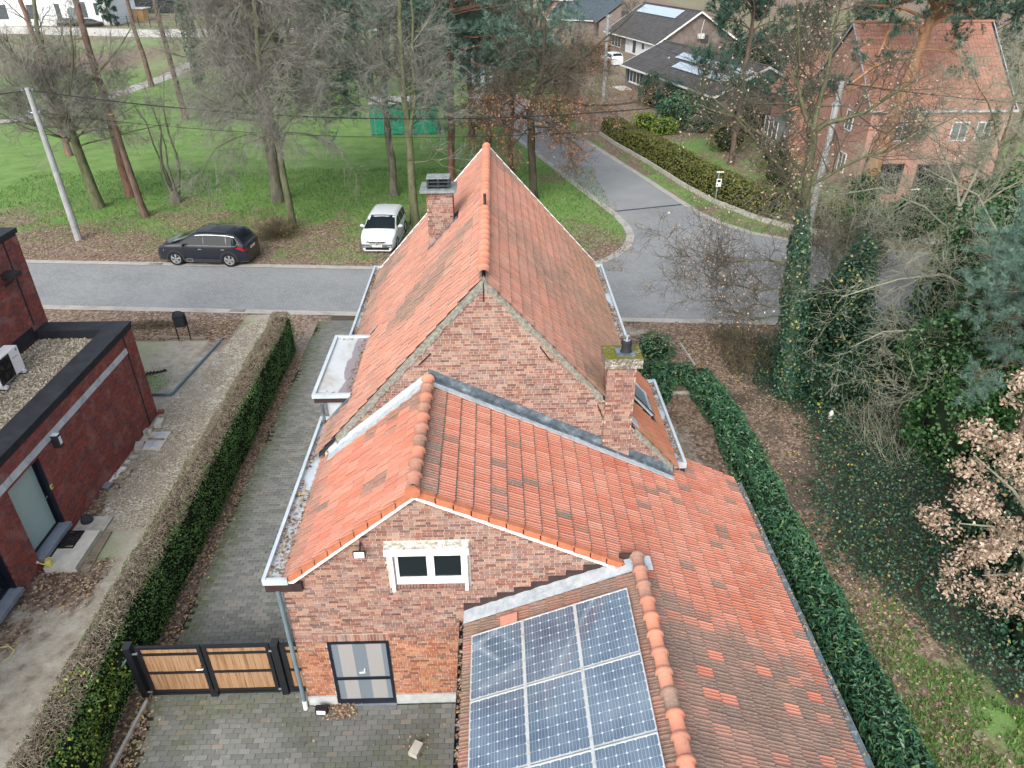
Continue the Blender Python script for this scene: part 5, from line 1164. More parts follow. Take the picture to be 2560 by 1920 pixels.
fr = MB(); box(fr, -4.45, -4.36, 9.85, 9.91, .06, 1.52); box(fr, -4.36, -4.02, 9.85, 9.91, 1.46, 1.52); box(fr, -4.36, -4.02, 9.85, 9.91, .06, .12)
for z in (1.30, .74, .17): box(fr, -4.36, -4.02, 9.851, 9.88, z-.025, z+.025)
fx = fr.build('side_panel', M['black_metal'], GT)
for k in range(3):
    p = MB(); box(p, -4.358+k*.112, -4.251+k*.112, 9.882, 9.904, .121, 1.459); o = p.build('plank', M['gate_wood'], fx); o.color = (0, RNG.random(), 0, 1)
mb = MB(); tube(mb, [(-7.52, 9.84, 1.22), (-8.35, 9.5, .05)], .022, 8); mb.build('brace', M['pipe_grey'], GT)
# ------------------------------------------------------------------ parked cars (local axes: +x forward, z up)
def car(name, label, loc, rz, L, W, H, paint_, top, belt, wheel_r, axles, group=None, suv=False, plate=None, emblem=False, detail=True, roof_w=.70, base_w=(.96, 1.0)):
    T = thing(name, label, 'car', loc, rz, group)
    xs = np.array([p[0] for p in top])*L; zt = np.array([p[1] for p in top])*H
    def wat(x): 
        u = abs(x)/(L/2); return W/2*(1 - .16*max(0, (u-.72)/.28)**1.8)
    zlow = .20 if suv else .15
    def sec(x):
        z = float(np.interp(x, xs, zt)); w = wat(x); b = min(belt, z-.035); f = np.clip((z-b-.03)/(H-belt), 0, 1)
        wr = w*(1-f) *.93 + f*roof_w*W/2*1.12
        return [(w*.84, zlow), (w*.97, zlow+.10), (w, zlow+.36), (w*.99, b-.10), (w*.965, b), (wr, z-.055*f-.012), (wr*.80, z-.004), (wr*.4, z+.012), (0, z+.018)]
    st = np.unique(np.concatenate([np.linspace(-L/2, L/2, 27), xs])); rings = []
    for x in st:
        h = sec(x); rings.append([(x, y, z) for y, z in h] + [(x, -y, z) for y, z in h[::-1][1:]])
    mb = MB(); loft(mb, rings); body = link('body', mb.mesh('body', paint_, True), T, True)
    def side_pt(x, f, s, off=.010):
        h = sec(x); (y0, z0), (y1, z1) = h[4], h[5]; y, z = y0+(y1-y0)*f, z0+(z1-z0)*f
        ny, nz = (z1-z0), -(y1-y0); l = math.hypot(ny, nz) or 1; return (x, s*(y+off*ny/l), z+off*nz/l)
    # greenhouse
    zr = H - .10; gx_ = [x for x in np.linspace(-L/2, L/2, 200) if np.interp(x, xs, zt) > belt+.16]; g0, g1 = gx_[0], gx_[-1]
    wb_ = [x for x in np.linspace(-L/2, L/2, 200) if np.interp(x, xs, zt) > belt+.07][-1]
    rs = [x for x in np.linspace(-L/2, L/2, 200) if np.interp(x, xs, zt) > H-.06]; r0, r1 = rs[0], rs[-1]
    splits = [g0+.16*(r0-g0)+.10, -.30*L+.02 if suv else -.245*L, -.045*L, g1-.10] 
    for s in (1, -1):
        for a, b_ in zip(splits[:-1], splits[1:]):
            a, b_ = a+.025, b_-.025; k = 7; lo, hi = [], []
            for x in np.linspace(a, b_, k):
                zz = np.interp(x, xs, zt); lo.append(side_pt(x, .07, s)); hi.append(side_pt(x, .88 if zz > belt+.3 else max(.1, .88*(zz-belt)/.3), s))
            m_ = MB(); loft(m_, [lo, hi] if s > 0 else [hi, lo], closed=False, caps=False); link('side_window', m_.mesh('side_window', M['glass_dark']), T, True)
        if suv:
            P = [side_pt(x, .04, s, .016) for x in np.linspace(splits[-1]-.1, splits[0]+.1, 9)] + [side_pt(splits[0]-.02, .45, s, .016)] + [side_pt(x, .93, s, .016) for x in np.linspace(splits[0]+.12, r1-.05, 8)]
            m_ = MB(); tube(m_, P, .016, 5); link('window_trim', m_.mesh('window_trim', M['chrome']), T, True)
            m_ = MB(); tube(m_, [(x, s*roof_w*W*.5*.98, np.interp(x, xs, zt)+.03) for x in np.linspace(r0+.25, r1-.1, 6)], .018, 5); link('roof_rail', m_.mesh('roof_rail', M['plastic_dark']), T, True)
        # wheels and arches
        for ax in axles:
            wy = s*(wat(ax)+.004); m_ = MB(); an = np.linspace(0, 2*math.pi, 25)[:-1]; q = s
            ring = lambda r, y: [(ax+r*math.cos(t), y, wheel_r+r*math.sin(t)) for t in (an if s > 0 else an[::-1])]
            m_ = MB(); loft(m_, [ring(wheel_r, wy-s*.22), ring(wheel_r, wy-s*.03), ring(wheel_r-.03, wy), ring(wheel_r*.70, wy), ring(wheel_r*.68, wy-s*.02)]); wh = link('wheel', m_.mesh('wheel', M['rubber']), T, True)
            if detail:
                m_ = MB(); loft(m_, [ring(wheel_r*.69, wy-s*.03), ring(wheel_r*.69, wy-s*.008), ring(wheel_r*.62, wy-s*.004), ring(wheel_r*.60, wy-s*.02)]); 
                for k in range(5):
                    t = k*2*math.pi/5+.3; p = np.array([ax, wy-s*.010, wheel_r]); e = p+np.array([math.cos(t), 0, math.sin(t)])*wheel_r*.64; e2 = p+np.array([math.cos(t+.25), 0, math.sin(t+.25)])*wheel_r*.64
                    bars(m_, p, e, .045, .012, (0, 1, 0)); bars(m_, p, e2, .03, .012, (0, 1, 0))
                link('rim', m_.mesh('rim', M['alloy']), wh, True)
            m_ = MB(); a2 = np.linspace(R(-8), R(188), 21); r1_, r2_ = wheel_r*1.05, wheel_r*(1.27 if suv else 1.10)
            rr = lambda r, y: [(ax+r*math.cos(t), y, wheel_r+r*math.sin(t)) for t in a2]
            loft(m_, [rr(r1_, wy-s*.05), rr(r1_, wy+s*.006), rr(r2_, wy+s*.004), rr(r2_, wy-s*.05)] if s > 0 else [rr(r2_, wy-s*.05), rr(r2_, wy+s*.004), rr(r1_, wy+s*.006), rr(r1_, wy-s*.05)], closed=False, caps=False)
            link('wheel_arch', m_.mesh('wheel_arch', M['plastic_dark'] if suv else M['rubber']), T, True)
        # mirrors, handles, sill cladding, door gaps
        x = g1-.28; m_ = MB(); tube(m_, [(x, s*(wat(x)-.03), belt+.03), (x-.02, s*(wat(x)+.10), belt+.07), (x-.03, s*(wat(x)+.20), belt+.06)], [.04, .085, .05], 8); link('wing_mirror', m_.mesh('wing_mirror', paint_), T, True)
        if detail:
            for x in (splits[2]+.12, splits[1]+.10): 
                m_ = MB(); box(m_, x, x+.17, s*wat(x)-.012, s*wat(x)+.018, belt-.17, belt-.145); link('door_handle', m_.mesh('door_handle', M['chrome'] if suv else paint_), T, True)
            for x in (splits[3]-.12, splits[2], splits[1]+.02):
                m_ = MB(); P = [(x-.003, s*(wat(x)*.99+.002), belt-.09), (x-.003, s*(wat(x)+.002), zlow+.36), (x-.003, s*(wat(x)*.972+.002), zlow+.12)]; tube(m_, P, .005, 4); link('door_gap', m_.mesh('door_gap', M['rubber']), T, True)
            m_ = MB(); box(m_, axles[0]+wheel_r*1.2, axles[1]-wheel_r*1.2, s*W/2*.99-.02, s*W/2*.99+.012, zlow+.02, zlow+(.20 if suv else .06)); link('sill', m_.mesh('sill', M['plastic_dark'] if suv else paint_), T, True)
            if suv:
                m_ = MB(); x = axles[1]-wheel_r-.52; y = s*(W/2*.99+.014)
                for p, q in (((x, zlow+.06), (x+.34, zlow+.06)), ((x+.34, zlow+.06), (x+.30, zlow+.19)), ((x+.30, zlow+.19), (x+.04, zlow+.19)), ((x+.04, zlow+.19), (x, zlow+.06))): bars(m_, (p[0], y, p[1]), (q[0], y, q[1]), .018, .01, (0, 1, 0))
                link('sill_badge', m_.mesh('sill_badge', M['chrome']), T, True)
    def screen(nm, x0, x1, k0, k1, off=.012):
        m_ = MB(); rg = []
        for x, kk in ((x0, k0), ((x0+x1)/2, (k0+k1)/2), (x1, k1)):
            h = sec(x); ys = [h[5][0]*kk, h[6][0]*kk, h[7][0]*kk, 0]; zs = [h[5][1]+.012, h[6][1]+.004, h[7][1], h[8][1]]
            rg.append([(x, y, z+off) for y, z in zip(ys, zs)] + [(x, -y, z+off) for y, z in zip(ys[::-1][1:], zs[::-1][1:])])
        if x0 < x1: rg = rg[::-1]
        loft(m_, rg, closed=False, caps=False); link(nm, m_.mesh(nm, M['glass_dark'], True), T, True)
    screen('windscreen', r1+.01, wb_, .93, .97); screen('rear_window', r0-.04, g0+.02, .86, .88)
    # front
    xf = L/2; f = MB(); w = wat(xf)
    for s in (1, -1):
        m_ = MB(); prism(m_, [(xf-.40, s*(wat(xf-.4)+.006), belt-.30), (xf-.05, s*(w-.05), belt-.36), (xf+.004, s*(w-.34), belt-.37), (xf-.03, s*(w-.36), belt-.27), (xf-.20, s*(w-.12), belt-.17), (xf-.42, s*(wat(xf-.4)-.02), belt-.20)], (.012, s*.012, .012)); link('headlight', m_.mesh('headlight', M['head_glass']), T, True)
        xb = -L/2; zl = belt-.03
        m_ = MB(); prism(m_, [(xb+.46, s*(wat(xb+.4)+.004), zl-.06), (xb+.10, s*(wat(xb+.1)+.006), zl-.22), (xb-.004, s*(wat(xb)-.06), zl-.21), (xb+.02, s*(wat(xb)-.12), zl-.03), (xb+.30, s*(wat(xb+.3)+.004), zl+.03)], (-.01, s*.012, .01)); link('tail_light', m_.mesh('tail_light', M['tail_red']), T, True)
    if detail:
        m_ = MB(); box(m_, xf-.06, xf+.012, -w+.36, w-.36, belt-.37, belt-.29); GRL = link('grille', m_.mesh('grille', M['plastic_dark']), T, True)
        for dz in (.018, .052): 
            m_ = MB(); box(m_, xf+.0121, xf+.018, -w+.37, w-.37, belt-.37+dz, belt-.37+dz+.010); link('grille_bar', m_.mesh('grille_bar', M['chrome']), GRL, True)
        m_ = MB(); box(m_, xf-.08, xf+.010, -w+.16, w-.16, .22, .34); link('air_intake', m_.mesh('air_intake', M['rubber']), T, True)
        if emblem:
            an = np.linspace(0, 2*math.pi, 21)[:-1]; zc = belt-.325
            m_ = MB(); loft(m_, [[(xf+.019+d, r*math.cos(t), zc+r*math.sin(t)) for t in an] for d, r in ((0, .075), (.012, .075), (.012, .062), (.008, .062))]); 
            for P in (((-.045, .045), (0, .0), (.045, .045)), ((-.05, .01), (-.028, -.05), (0, -.005), (.028, -.05), (.05, .01))):
                for p, q in zip(P[:-1], P[1:]): bars(m_, (xf+.028, p[0], zc+p[1]), (xf+.028, q[0], zc+q[1]), .012, .008, (1, 0, 0))
            link('emblem', m_.mesh('emblem', M['chrome']), T, True)
        if plate:
            for (x, d, z) in ((xf+.012, 1, .42), (-L/2-.012, -1, belt-.22)):
                m_ = MB(); box(m_, min(x, x+d*.01), max(x, x+d*.01), -.26, .26, z-.055, z+.055); pl = link('number_plate', m_.mesh('number_plate', M['plate_white']), T, True)
                cu = bpy.data.curves.new('plate_text', 'FONT'); cu.body = plate; cu.size = .10; cu.align_x = 'CENTER'; cu.align_y = 'CENTER'; cu.extrude = .001
                q0 = bpy.data.objects.new('plate_text', cu); COL.objects.link(q0); me_ = bpy.data.meshes.new_from_object(q0.evaluated_get(bpy.context.evaluated_depsgraph_get())); bpy.data.objects.remove(q0); me_.materials.clear(); me_.materials.append(M['plate_red']); o = bpy.data.objects.new('lettering', me_); COL.objects.link(o); o.parent = pl; o.location = (x+d*.0125, 0, z); o.rotation_euler = (R(90), 0, R(90*d))
        m_ = MB(); tube(m_, [(r0+.12, 0, H+.0), (r0+.02, 0, H+.08)], [.018, .006], 6); link('aerial', m_.mesh('aerial', M['rubber']), T, True)
    return T
TOP_SUV = [(-.5, .40), (-.495, .62), (-.47, .70), (-.425, .87), (-.385, .955), (-.30, .985), (-.10, 1.0), (.02, .985), (.09, .935), (.235, .72), (.28, .685), (.39, .645), (.465, .58), (.495, .46), (.5, .33)]
TOP_HAT = [(-.5, .38), (-.495, .55), (-.48, .66), (-.425, .90), (-.385, .965), (-.25, .995), (-.08, 1.0), (.03, .98), (.075, .945), (.275, .68), (.32, .645), (.42, .58), (.475, .50), (.495, .42), (.5, .30)]
car('dark_suv', 'dark blue black suv parked on the leafy verge with chrome window line', (-14.22, 34.86, 0), R(173.6), 4.5, 1.84, 1.66, M['paint_navy'], TOP_SUV, 1.04, .36, (-1.37, 1.33), suv=True, plate='1-DKB-704')
car('white_hatchback', 'white hatchback parked nose to the street beside the leafless trees', (-5.87, 37.42, 0), R(-93.5), 4.2, 1.80, 1.48, M['paint_white'], TOP_HAT, .93, .315, (-1.27, 1.31), plate='1-YEE-376', emblem=True)
car('white_car', 'small white car parked behind the brown hedge by the white walled house', (15.6, 103.4, 0), R(105), 4.2, 1.78, 1.5, M['paint_white'], TOP_HAT, .94, .32, (-1.27, 1.31), detail=False)
car('dark_car', 'black car with pale windscreen parked outside the far white house', (-79.5, 163.0, 0), R(20), 4.4, 1.8, 1.5, M['paint_black'], TOP_HAT, .94, .32, (-1.3, 1.35), detail=False)
car('dark_car', 'dark car half hidden behind the black one at the far white house', (-84.5, 164.5, 0), R(15), 4.3, 1.8, 1.5, M['paint_black'], TOP_HAT, .94, .32, (-1.3, 1.35), detail=False)
car('grey_car', 'grey car glimpsed through the pine branches on the side road', (-.9, 88.0, .01), R(96), 4.3, 1.8, 1.5, M['paint_silver'], TOP_HAT, .94, .32, (-1.3, 1.35), detail=False)
# ------------------------------------------------------------------ neighbour houses
def plane_house(name, label, p0, dvec, length, depth, eave, ridge, wall_m, roof_m, over=.45, rise_at=.5, tile=(.30, .34), trim='sign_white', bw=.20):
    d = np.array([dvec[0], dvec[1], 0.0]); d /= np.linalg.norm(d); n = np.array([-d[1], d[0], 0.0]); p0 = np.array([p0[0], p0[1], 0.0])
    H_ = thing(name, label, 'house', p0); U = np.array([0, 0, 1.0])
    mb = MB(); q = depth*rise_at
    prism(mb, [p0, p0+n*depth, p0+n*depth+U*eave, p0+n*q+U*(ridge-.12), p0+U*eave], d*length); mb.build('wall', wall_m, H_)
    tiles = MB(); sl = (ridge-eave)/q; dk = MB()
    for s in (0, 1):
        run = q if s == 0 else depth-q; o = p0+n*q+U*ridge; dn = (-n if s == 0 else n)*(run+over) - U*((ridge-eave)*(run+over)/run); Ld = np.linalg.norm(dn); dn /= Ld; a = d if s == 0 else -d
        st = o - d*over if s == 0 else o + d*(length+over); W_ = length+2*over; nr = np.cross(a, dn); nr *= np.sign(nr[2])
        obox(dk, st-nr*.14, a*W_, dn*Ld, nr*.12)
        rows = int(Ld/tile[1])
        for i in range(rows+1):
            h = tile[1]*i; k = int(W_/tile[0]); 
            A = st + dn*h; e = min(h+tile[1]+.03, Ld+.03) - h
            js = np.arange(k); j0 = js*tile[0] + (tile[0]*.5 if i % 2 else 0)*0; r_ = RNG.normal(0, .006, k)
            c0 = A + a*(j0[:, None]+.005) + nr*(.008); c1 = c0 + a*(tile[0]-.01); c2 = c1 + dn*e + nr*(.022+r_)[:, None]; c3 = c0 + dn*e + nr*(.022+r_)[:, None]; c4 = c2 - nr*.03; c5 = c3 - nr*.03
            V = np.stack([c0, c1, c2, c3, c4, c5], 1).reshape(-1, 3); b_ = (js*6)[:, None]
            F = np.stack([b_+np.array([[0, 1, 2, 3]]), b_+np.array([[3, 2, 4, 5]])], 1).reshape(-1, 4)
            if np.dot(np.cross(a, dn), nr) < 0: F = F[:, ::-1]
            tiles.add(V, F, np.repeat(np.stack([RNG.random(k)*.3, RNG.random(k), 0*j0], 1), 2, 0))
    dk.build('roof', M['roofing_felt'], H_); tiles.build('roof_tiles', roof_m, H_, kind='stuff')
    mb = MB(); bars(mb, p0+n*q+U*(ridge+.03)-d*over, p0+n*q+U*(ridge+.03)+d*(length+over), .26, .10); mb.build('ridge', roof_m, H_)
    mb = MB(); A = p0 - n*over + U*(eave-.02-(ridge-eave)*over/q); bars(mb, A-d*over-n*.06, A+d*(length+over)-n*.06, .12, .12); mb.build('gutter', M[trim], H_)
    for e in (-over-.02, length+over+.02):
        mb = MB()
        for sgn in (0, 1):
            run = q if sgn == 0 else depth-q; end = p0+n*q+U*ridge + ((-n if sgn == 0 else n)*(run+over) - U*((ridge-eave)*(run+over)/run)); bars(mb, p0+n*q+U*(ridge-.07)+d*e, end-U*.07+d*e, .05, bw)
        mb.build('barge_board', M[trim], H_)
    return H_, p0, d, n
def opening(H_, p, d, n, s0, s1, z0, z1, mat='far_glass', frame='pvc_white', name='window', shutters=None, mull=0, out=-1):
    """a window or door on the wall line p + d*s; n points into the house"""
    o = p + d*s0; w = s1-s0; e = n*out
    fr = MB(); t = .07
    for (a, b_, c, dd) in ((0, w, z0, z0+t), (0, w, z1-t, z1), (0, t, z0+t, z1-t), (w-t, w, z0+t, z1-t)): obox(fr, o+d*a+np.array([0, 0, c])-e*.03, d*(b_-a), e*.06, (0, 0, dd-c))
    for k in range(mull): obox(fr, o+d*(w*(k+1)/(mull+1)-.03)+np.array([0, 0, z0+t])-e*.03, d*.06, e*.055, (0, 0, z1-z0-2*t))
    f = fr.build(name, M[frame], H_)
    g = MB(); obox(g, o+d*t+np.array([0, 0, z0+t])-e*.03, d*(w-2*t), e*.04, (0, 0, z1-z0-2*t)); g.build('pane', M[mat], f)
    if shutters:
        for a in (-.50, w+.05):
            s_ = MB(); obox(s_, o+d*a+np.array([0, 0, z0])+e*.001, d*.45, e*.04, (0, 0, z1-z0)); sh = s_.build('shutter', M['shutter_blue'], H_)
            for k in range(int((z1-z0)/.2)):
                b2 = MB(); obox(b2, o+d*(a+.05)+np.array([0, 0, z0+.06+k*.2])+e*.0411, d*.35, e*.015, (0, 0, .10)); b2.build('louvre', M['shutter_blue'], sh)
        s_ = MB(); obox(s_, o-d*.05+np.array([0, 0, z0-.08])-e*.02, d*(w+.1), e*.14, (0, 0, .075)); s_.build('sill', M['concrete_pale'], H_)
D1 = (.2301, -.9732)
H1, p, d, n = plane_house('grey_bungalow', 'low grey brick bungalow with dark roof, blue shutters and two rows of panels', (14.5, 85.4), D1, 20, 9, 2.42, 4.45, M['brick_far_grey'], M['slate_tile'])
opening(H1, p, d, n, 1.2, 4.0, .75, 1.95, shutters=True, mull=2); opening(H1, p, d, n, 5.6, 7.0, 0, 2.15, 'far_glass', 'brown_fascia', 'door'); opening(H1, p, d, n, 8.6, 9.9, .75, 1.95, shutters=True, mull=1); opening(H1, p, d, n, 12.0, 13.3, .75, 1.95, shutters=True, mull=1)
mb = MB(); obox(mb, p+d*15.3+np.array([0, 0, .02])-n*.03, d*2.5, n*.04, (0, 0, 2.1)); gd = mb.build('garage_door', M['shutter_blue'], H1)
for k in range(6):
    mb = MB(); obox(mb, p+d*15.32+np.array([0, 0, .05+k*.34])-n*.05, d*2.46, n*.02, (0, 0, .31)); mb.build('panel', M['shutter_blue'], gd)
mb = MB(); obox(mb, p+d*.0-n*1.4, d*2.2, n*1.35, (0, 0, .12)); mb.build('step', M['concrete_pale'], H1)
H2, p2, d2, n2 = plane_house('white_front_bungalow', 'wide bungalow with grey brick gable, white eaves and one long row of panels', (18.0, 122.6), D1, 17.5, 11, 2.5, 5.9, M['brick_far_grey'], M['slate_tile'], over=.7)
mb = MB(); obox(mb, p2+d2*6.5-n2*.06, d2*9.5, n2*.055, (0, 0, 2.4)); mb.build('rendered_wall', M['white_render'], H2)
opening(H2, p2-n2*.06, d2, n2, 9.3, 10.3, .2, 1.9, 'far_glass', 'brown_fascia', 'door'); opening(H2, p2-n2*.06, d2, n2, 12.3, 13.3, .9, 1.8); opening(H2, p2, d2, n2, 1.0, 4.6, .3, 2.0, mull=2)
gw = p2 + d2*17.5
opening(H2, gw, n2, d2, 6.2, 7.2, 2.0, 3.0, 'far_glass', 'black_metal', 'window', out=1)
mb = MB(); obox(mb, gw+n2*5.6+np.array([0, 0, 2.6]), n2*.9, d2*.35, (0, 0, .6)); tube(mb, [gw+n2*6.0+np.array([0, 0, 3.2])+d2*.1, gw+n2*6.3+np.array([0, 0, 4.9])+d2*.1], .04, 6); mb.build('air_unit', M['sign_white'], H2)
def roof_panels(pp, dd, nn_, eave, ridge, q, s0, up0, cnt, w, h, label, group):
    sl = np.array([nn_[0]*q, nn_[1]*q, ridge-eave]); sl /= np.linalg.norm(sl); nr = np.cross(sl, dd) ; nr *= np.sign(nr[2])
    base = pp + np.array([0, 0, eave]) + dd*s0 + sl*up0 + nr*.10
    t = None
    for k in range(cnt):
        mb = MB(); obox(mb, -dd*0, dd*(w-.02), sl*h, nr*.04)
        o = link('solar_panel', mb.mesh('solar_panel', M['solar_far'])) if k == 0 else t.copy()
        if k == 0: t = o
        else: COL.objects.link(o)
        o.location = base + dd*(w*k); tag(o, label, 'solar panel', group)
roof_panels(p, d, n, 2.42, 4.45, 4.5, 6.6, 2.75, 8, 1.68, 1.0, 'pale solar panel in the upper row on the bungalow with blue shutters', 'upper row of panels on the shuttered bungalow')
roof_panels(p, d, n, 2.42, 4.45, 4.5, 8.6, 1.35, 6, 1.68, 1.0, 'pale solar panel in the lower row on the bungalow with blue shutters', 'lower row of panels on the shuttered bungalow')
roof_panels(p2, d2, n2, 2.5, 5.9, 5.5, 1.2, 4.3, 10, 1.3, 1.7, 'pale solar panel near the ridge of the farther grey bungalow', 'row of panels on the farther bungalow')
H3, p3, d3, n3 = plane_house('blue_roof_house', 'brown brick house with bluish slate roof and dark gable window at the top', (10.5, 146), (.88, -.47), 10, 11, 2.3, 5.0, M['brick_far_grey'], M['blue_slate'], over=.5)
mb = MB(); prism(mb, [(17.9, 135, 0), (24.4, 135, 0), (24.4, 135, 2.6), (21.6, 135, 5.0), (17.9, 135, 2.3)], (.5, 6, 0)); mb.build('gable', M['brick_far_grey'], H3); mb = MB(); prism(mb, [(17.2, 134.7, 2.15), (21.6, 134.7, 5.25), (25.0, 134.7, 2.5), (25.0, 134.7, 2.7), (21.6, 134.7, 5.5), (17.2, 134.7, 2.4)], (.5, 7, 0)); mb.build('gable_roof', M['blue_slate'], H3)
opening(H3, np.array([0, 134.99, 0]), np.array([1.0, 0, 0]), np.array([0, 1.0, 0]), 21.6, 22.9, 2.8, 4.0, 'far_glass', 'brown_fascia')
H4, p4, d4, n4 = plane_house('pink_brick_house', 'pink brick house with white window behind the blue roof at the top edge', (8.5, 150), (1, -.05), 11, 8, 5.2, 8.5, M['brick_far_pink'], M['far_clay'])
opening(H4, p4, d4, n4, 4.3, 5.9, 2.9, 4.4, mull=1)
# the pink brick house on the right, seen through the trees
RH, pr, dr, nr_ = plane_house('red_roof_house', 'two storey pink brick house with orange tiled roof behind the trees on the right', (22.1, 44.0), (1, -.012), 8.3, 9.6, 5.15, 9.3, M['brick_far_pink'], M['far_clay'], over=.12, tile=(.22, .33), trim='lead_pale', bw=.10)
opening(RH, pr, dr, nr_, 1.45, 2.5, 3.3, 4.5, 'glass_far', 'pvc_white', mull=1); opening(RH, pr, dr, nr_, 4.9, 5.9, 3.3, 4.4, 'glass_far', 'pvc_white', mull=1); opening(RH, pr, dr, nr_, 6.4, 7.3, 3.3, 4.4, 'glass_far', 'pvc_white', mull=1)
opening(RH, pr, dr, nr_, 3.5, 6.2, .5, 1.95, 'glass_dark', 'plastic_dark', mull=2); opening(RH, pr, dr, nr_, 1.3, 2.7, 0, 2.0, 'glass_dark', 'brown_fascia', 'door')
mb = MB(); obox(mb, pr+dr*3.3+np.array([0, -.14, .40]), dr*3.1, (0, .13, 0), (0, 0, .08)); mb.build('sill', M['sign_white'], RH)
mb = MB(); obox(mb, pr+dr*1.0+np.array([0, -1.6, 0]), dr*2.2, (0, 1.55, 0), (0, 0, .14)); mb.build('step', M['pink_clay'], RH)
for (y0, y1, z0, z1) in ((46.2, 47.2, 3.4, 4.6), (48.6, 49.4, 3.4, 4.6), (46.0, 47.0, .9, 2.1)):
    opening(RH, np.array([22.1, 0, 0]), np.array([0, 1.0, 0]), np.array([1.0, 0, 0]), y0, y1, z0, z1, 'glass_far', 'pvc_white', mull=1)
mb = MB(); box(mb, 21.3, 26.0, 53.7, 58.2, 0, 4.0); mb.build('rear_wing_wall', M['brick_far_pink'], RH); mb = MB(); prism(mb, [(20.9, 53.5, 3.95), (26.2, 53.5, 3.95), (23.6, 53.5, 6.9)], (0, 5, 0)); mb.build('rear_wing_roof', M['far_clay'], RH)
mb = MB(); box(mb, 20.4, 21.29, 53.8, 56.6, 0, 2.4); CV = mb.build('porch', M['glass_far'], RH); 
for k in range(4):
    mb = MB(); box(mb, 20.36, 20.40, 53.8+k*.9, 53.88+k*.9, 0, 2.45); mb.build('post', M['pvc_white'], CV)
t = thing('wooden_pallet', 'wooden pallet standing on its edge by the pink brick house', 'pallet', (20.6, 49.6, 0), R(8))
for k in range(6):
    m_ = MB(); box(m_, -.6, .6, -.01, .01, .04+k*.17, .15+k*.17); link('board', m_.mesh('board', M['shed_wood']), t, True)
for x in (-.56, 0, .50):
    m_ = MB(); box(m_, x, x+.08, .0101, .10, 0, 1.02); link('block', m_.mesh('block', M['old_wood']), t, True)
# white house, shed and fence far to the left
WH = thing('white_house', 'far white rendered house with dark arched doorway at the top left corner', 'house', (-90, 166, 0))
mb = MB(); box(mb, -118, -76.5, 166, 178, 0, 6.8); mb.build('wall', M['white_render'], WH)
for (a, b_, z0, z1) in ((-82.4, -81.2, 1.4, 4.2), (-79.6, -79.0, 1.8, 4.0), (-87.4, -86.4, .9, 3.9), (-93, -91, 1.2, 3.8), (-100, -97, 1.2, 3.8)):
    opening(WH, np.array([0, 166.0, 0]), np.array([1.0, 0, 0]), np.array([0, 1.0, 0]), a, b_, z0, z1, 'far_glass', 'black_metal')
mb = MB(); an = np.linspace(0, math.pi, 9); P = [(-84.2+.9*math.cos(a), 165.95, 2.5+.8*math.sin(a)) for a in an]; prism(mb, [(-83.3, 165.95, .1)] + P + [(-85.1, 165.95, .1)], (0, .1, 0)); mb.build('door', M['glass_far'], WH)
SH = thing('wooden_shed', 'light wooden garden shed with flat white roof near the far fence', 'shed', (-77, 175, 0))
mb = MB(); box(mb, -79.2, -74.0, 175, 178, 0, 2.3); mb.build('wall', M['shed_wood'], SH); mb = MB(); box(mb, -79.7, -73.5, 174.6, 178.4, 2.31, 2.5); mb.build('roof', M['sign_white'], SH)
for k in range(14):
    mb = MB(); box(mb, -79.2+k*.372, -78.86+k*.372, 174.95, 174.998, .03, 2.28); mb.build('plank', M['shed_wood'], SH)
PB = thing('pink_outbuilding', 'small pink brick outbuilding at the top edge left of centre', 'outbuilding', (-60, 186, 0)); mb = MB(); box(mb, -63, -56, 186, 192, 0, 4.2); mb.build('wall', M['brick_far_pink'], PB); mb = MB(); box(mb, -63.3, -55.7, 185.7, 192.3, 4.21, 4.45); mb.build('roof', M['sign_white'], PB)
FN = thing('wire_fence', 'far dark wire fence along the gravel road near the shed', 'fence', (-65, 160, 0)); P = [(-82, 168), (-74, 162), (-64, 158.5), (-50, 160), (-30, 164)]; L_ = 0
for (a, b_) in zip(P[:-1], P[1:]):
    a, b_ = np.array(a), np.array(b_); k = int(np.linalg.norm(b_-a)/2.4)
    for i in range(k):
        q = a+(b_-a)*i/k; mb = MB(); box(mb, q[0]-.06, q[0]+.06, q[1]-.06, q[1]+.06, 0, 2.0); mb.build('post', M['fence_dark'], FN)
mb = MB()
for z in (.3, .9, 1.5, 1.9): tube(mb, [(x, y, z) for x, y in P], .015, 4)
mb.build('wire', M['fence_dark'], FN)
BF = thing('dark_fence', 'dark blue-green screen fence behind the shed at the top edge', 'fence', (-70, 196, 0))
for k in range(22):
    mb = MB(); box(mb, -92+k*2.2, -89.85+k*2.2, 196, 196.1, 0, 3.2); mb.build('panel', M['fence_dark'], BF)
# green container with pale roof
GC = thing('green_container', 'bright green site container with pale roof standing on the lawn', 'container', (-7.4, 63.8, 0), R(2))
m_ = MB(); box(m_, -2.72, 2.72, -1.2, 1.2, .06, 2.45); link('body', m_.mesh('body', M['green_container']), GC, True); m_ = MB(); box(m_, -2.76, 2.76, -1.24, 1.24, 2.451, 2.62); link('roof', m_.mesh('roof', M['green_roof']), GC, True)
for k in range(18):
    m_ = MB(); box(m_, -2.66+k*.30, -2.50+k*.30, -1.235, -1.201, .14, 2.40); link('wall_rib', m_.mesh('wall_rib', M['green_container']), GC, True)
for x in (-2.74, 2.66):
    m_ = MB(); box(m_, x, x+.08, -1.25, -1.17, .0, 2.449); link('corner_post', m_.mesh('corner_post', M['green_container']), GC, True)
m_ = MB(); box(m_, -2.755, -2.721, -.9, .9, .2, 2.3); link('door', m_.mesh('door', M['sign_white']), GC, True)
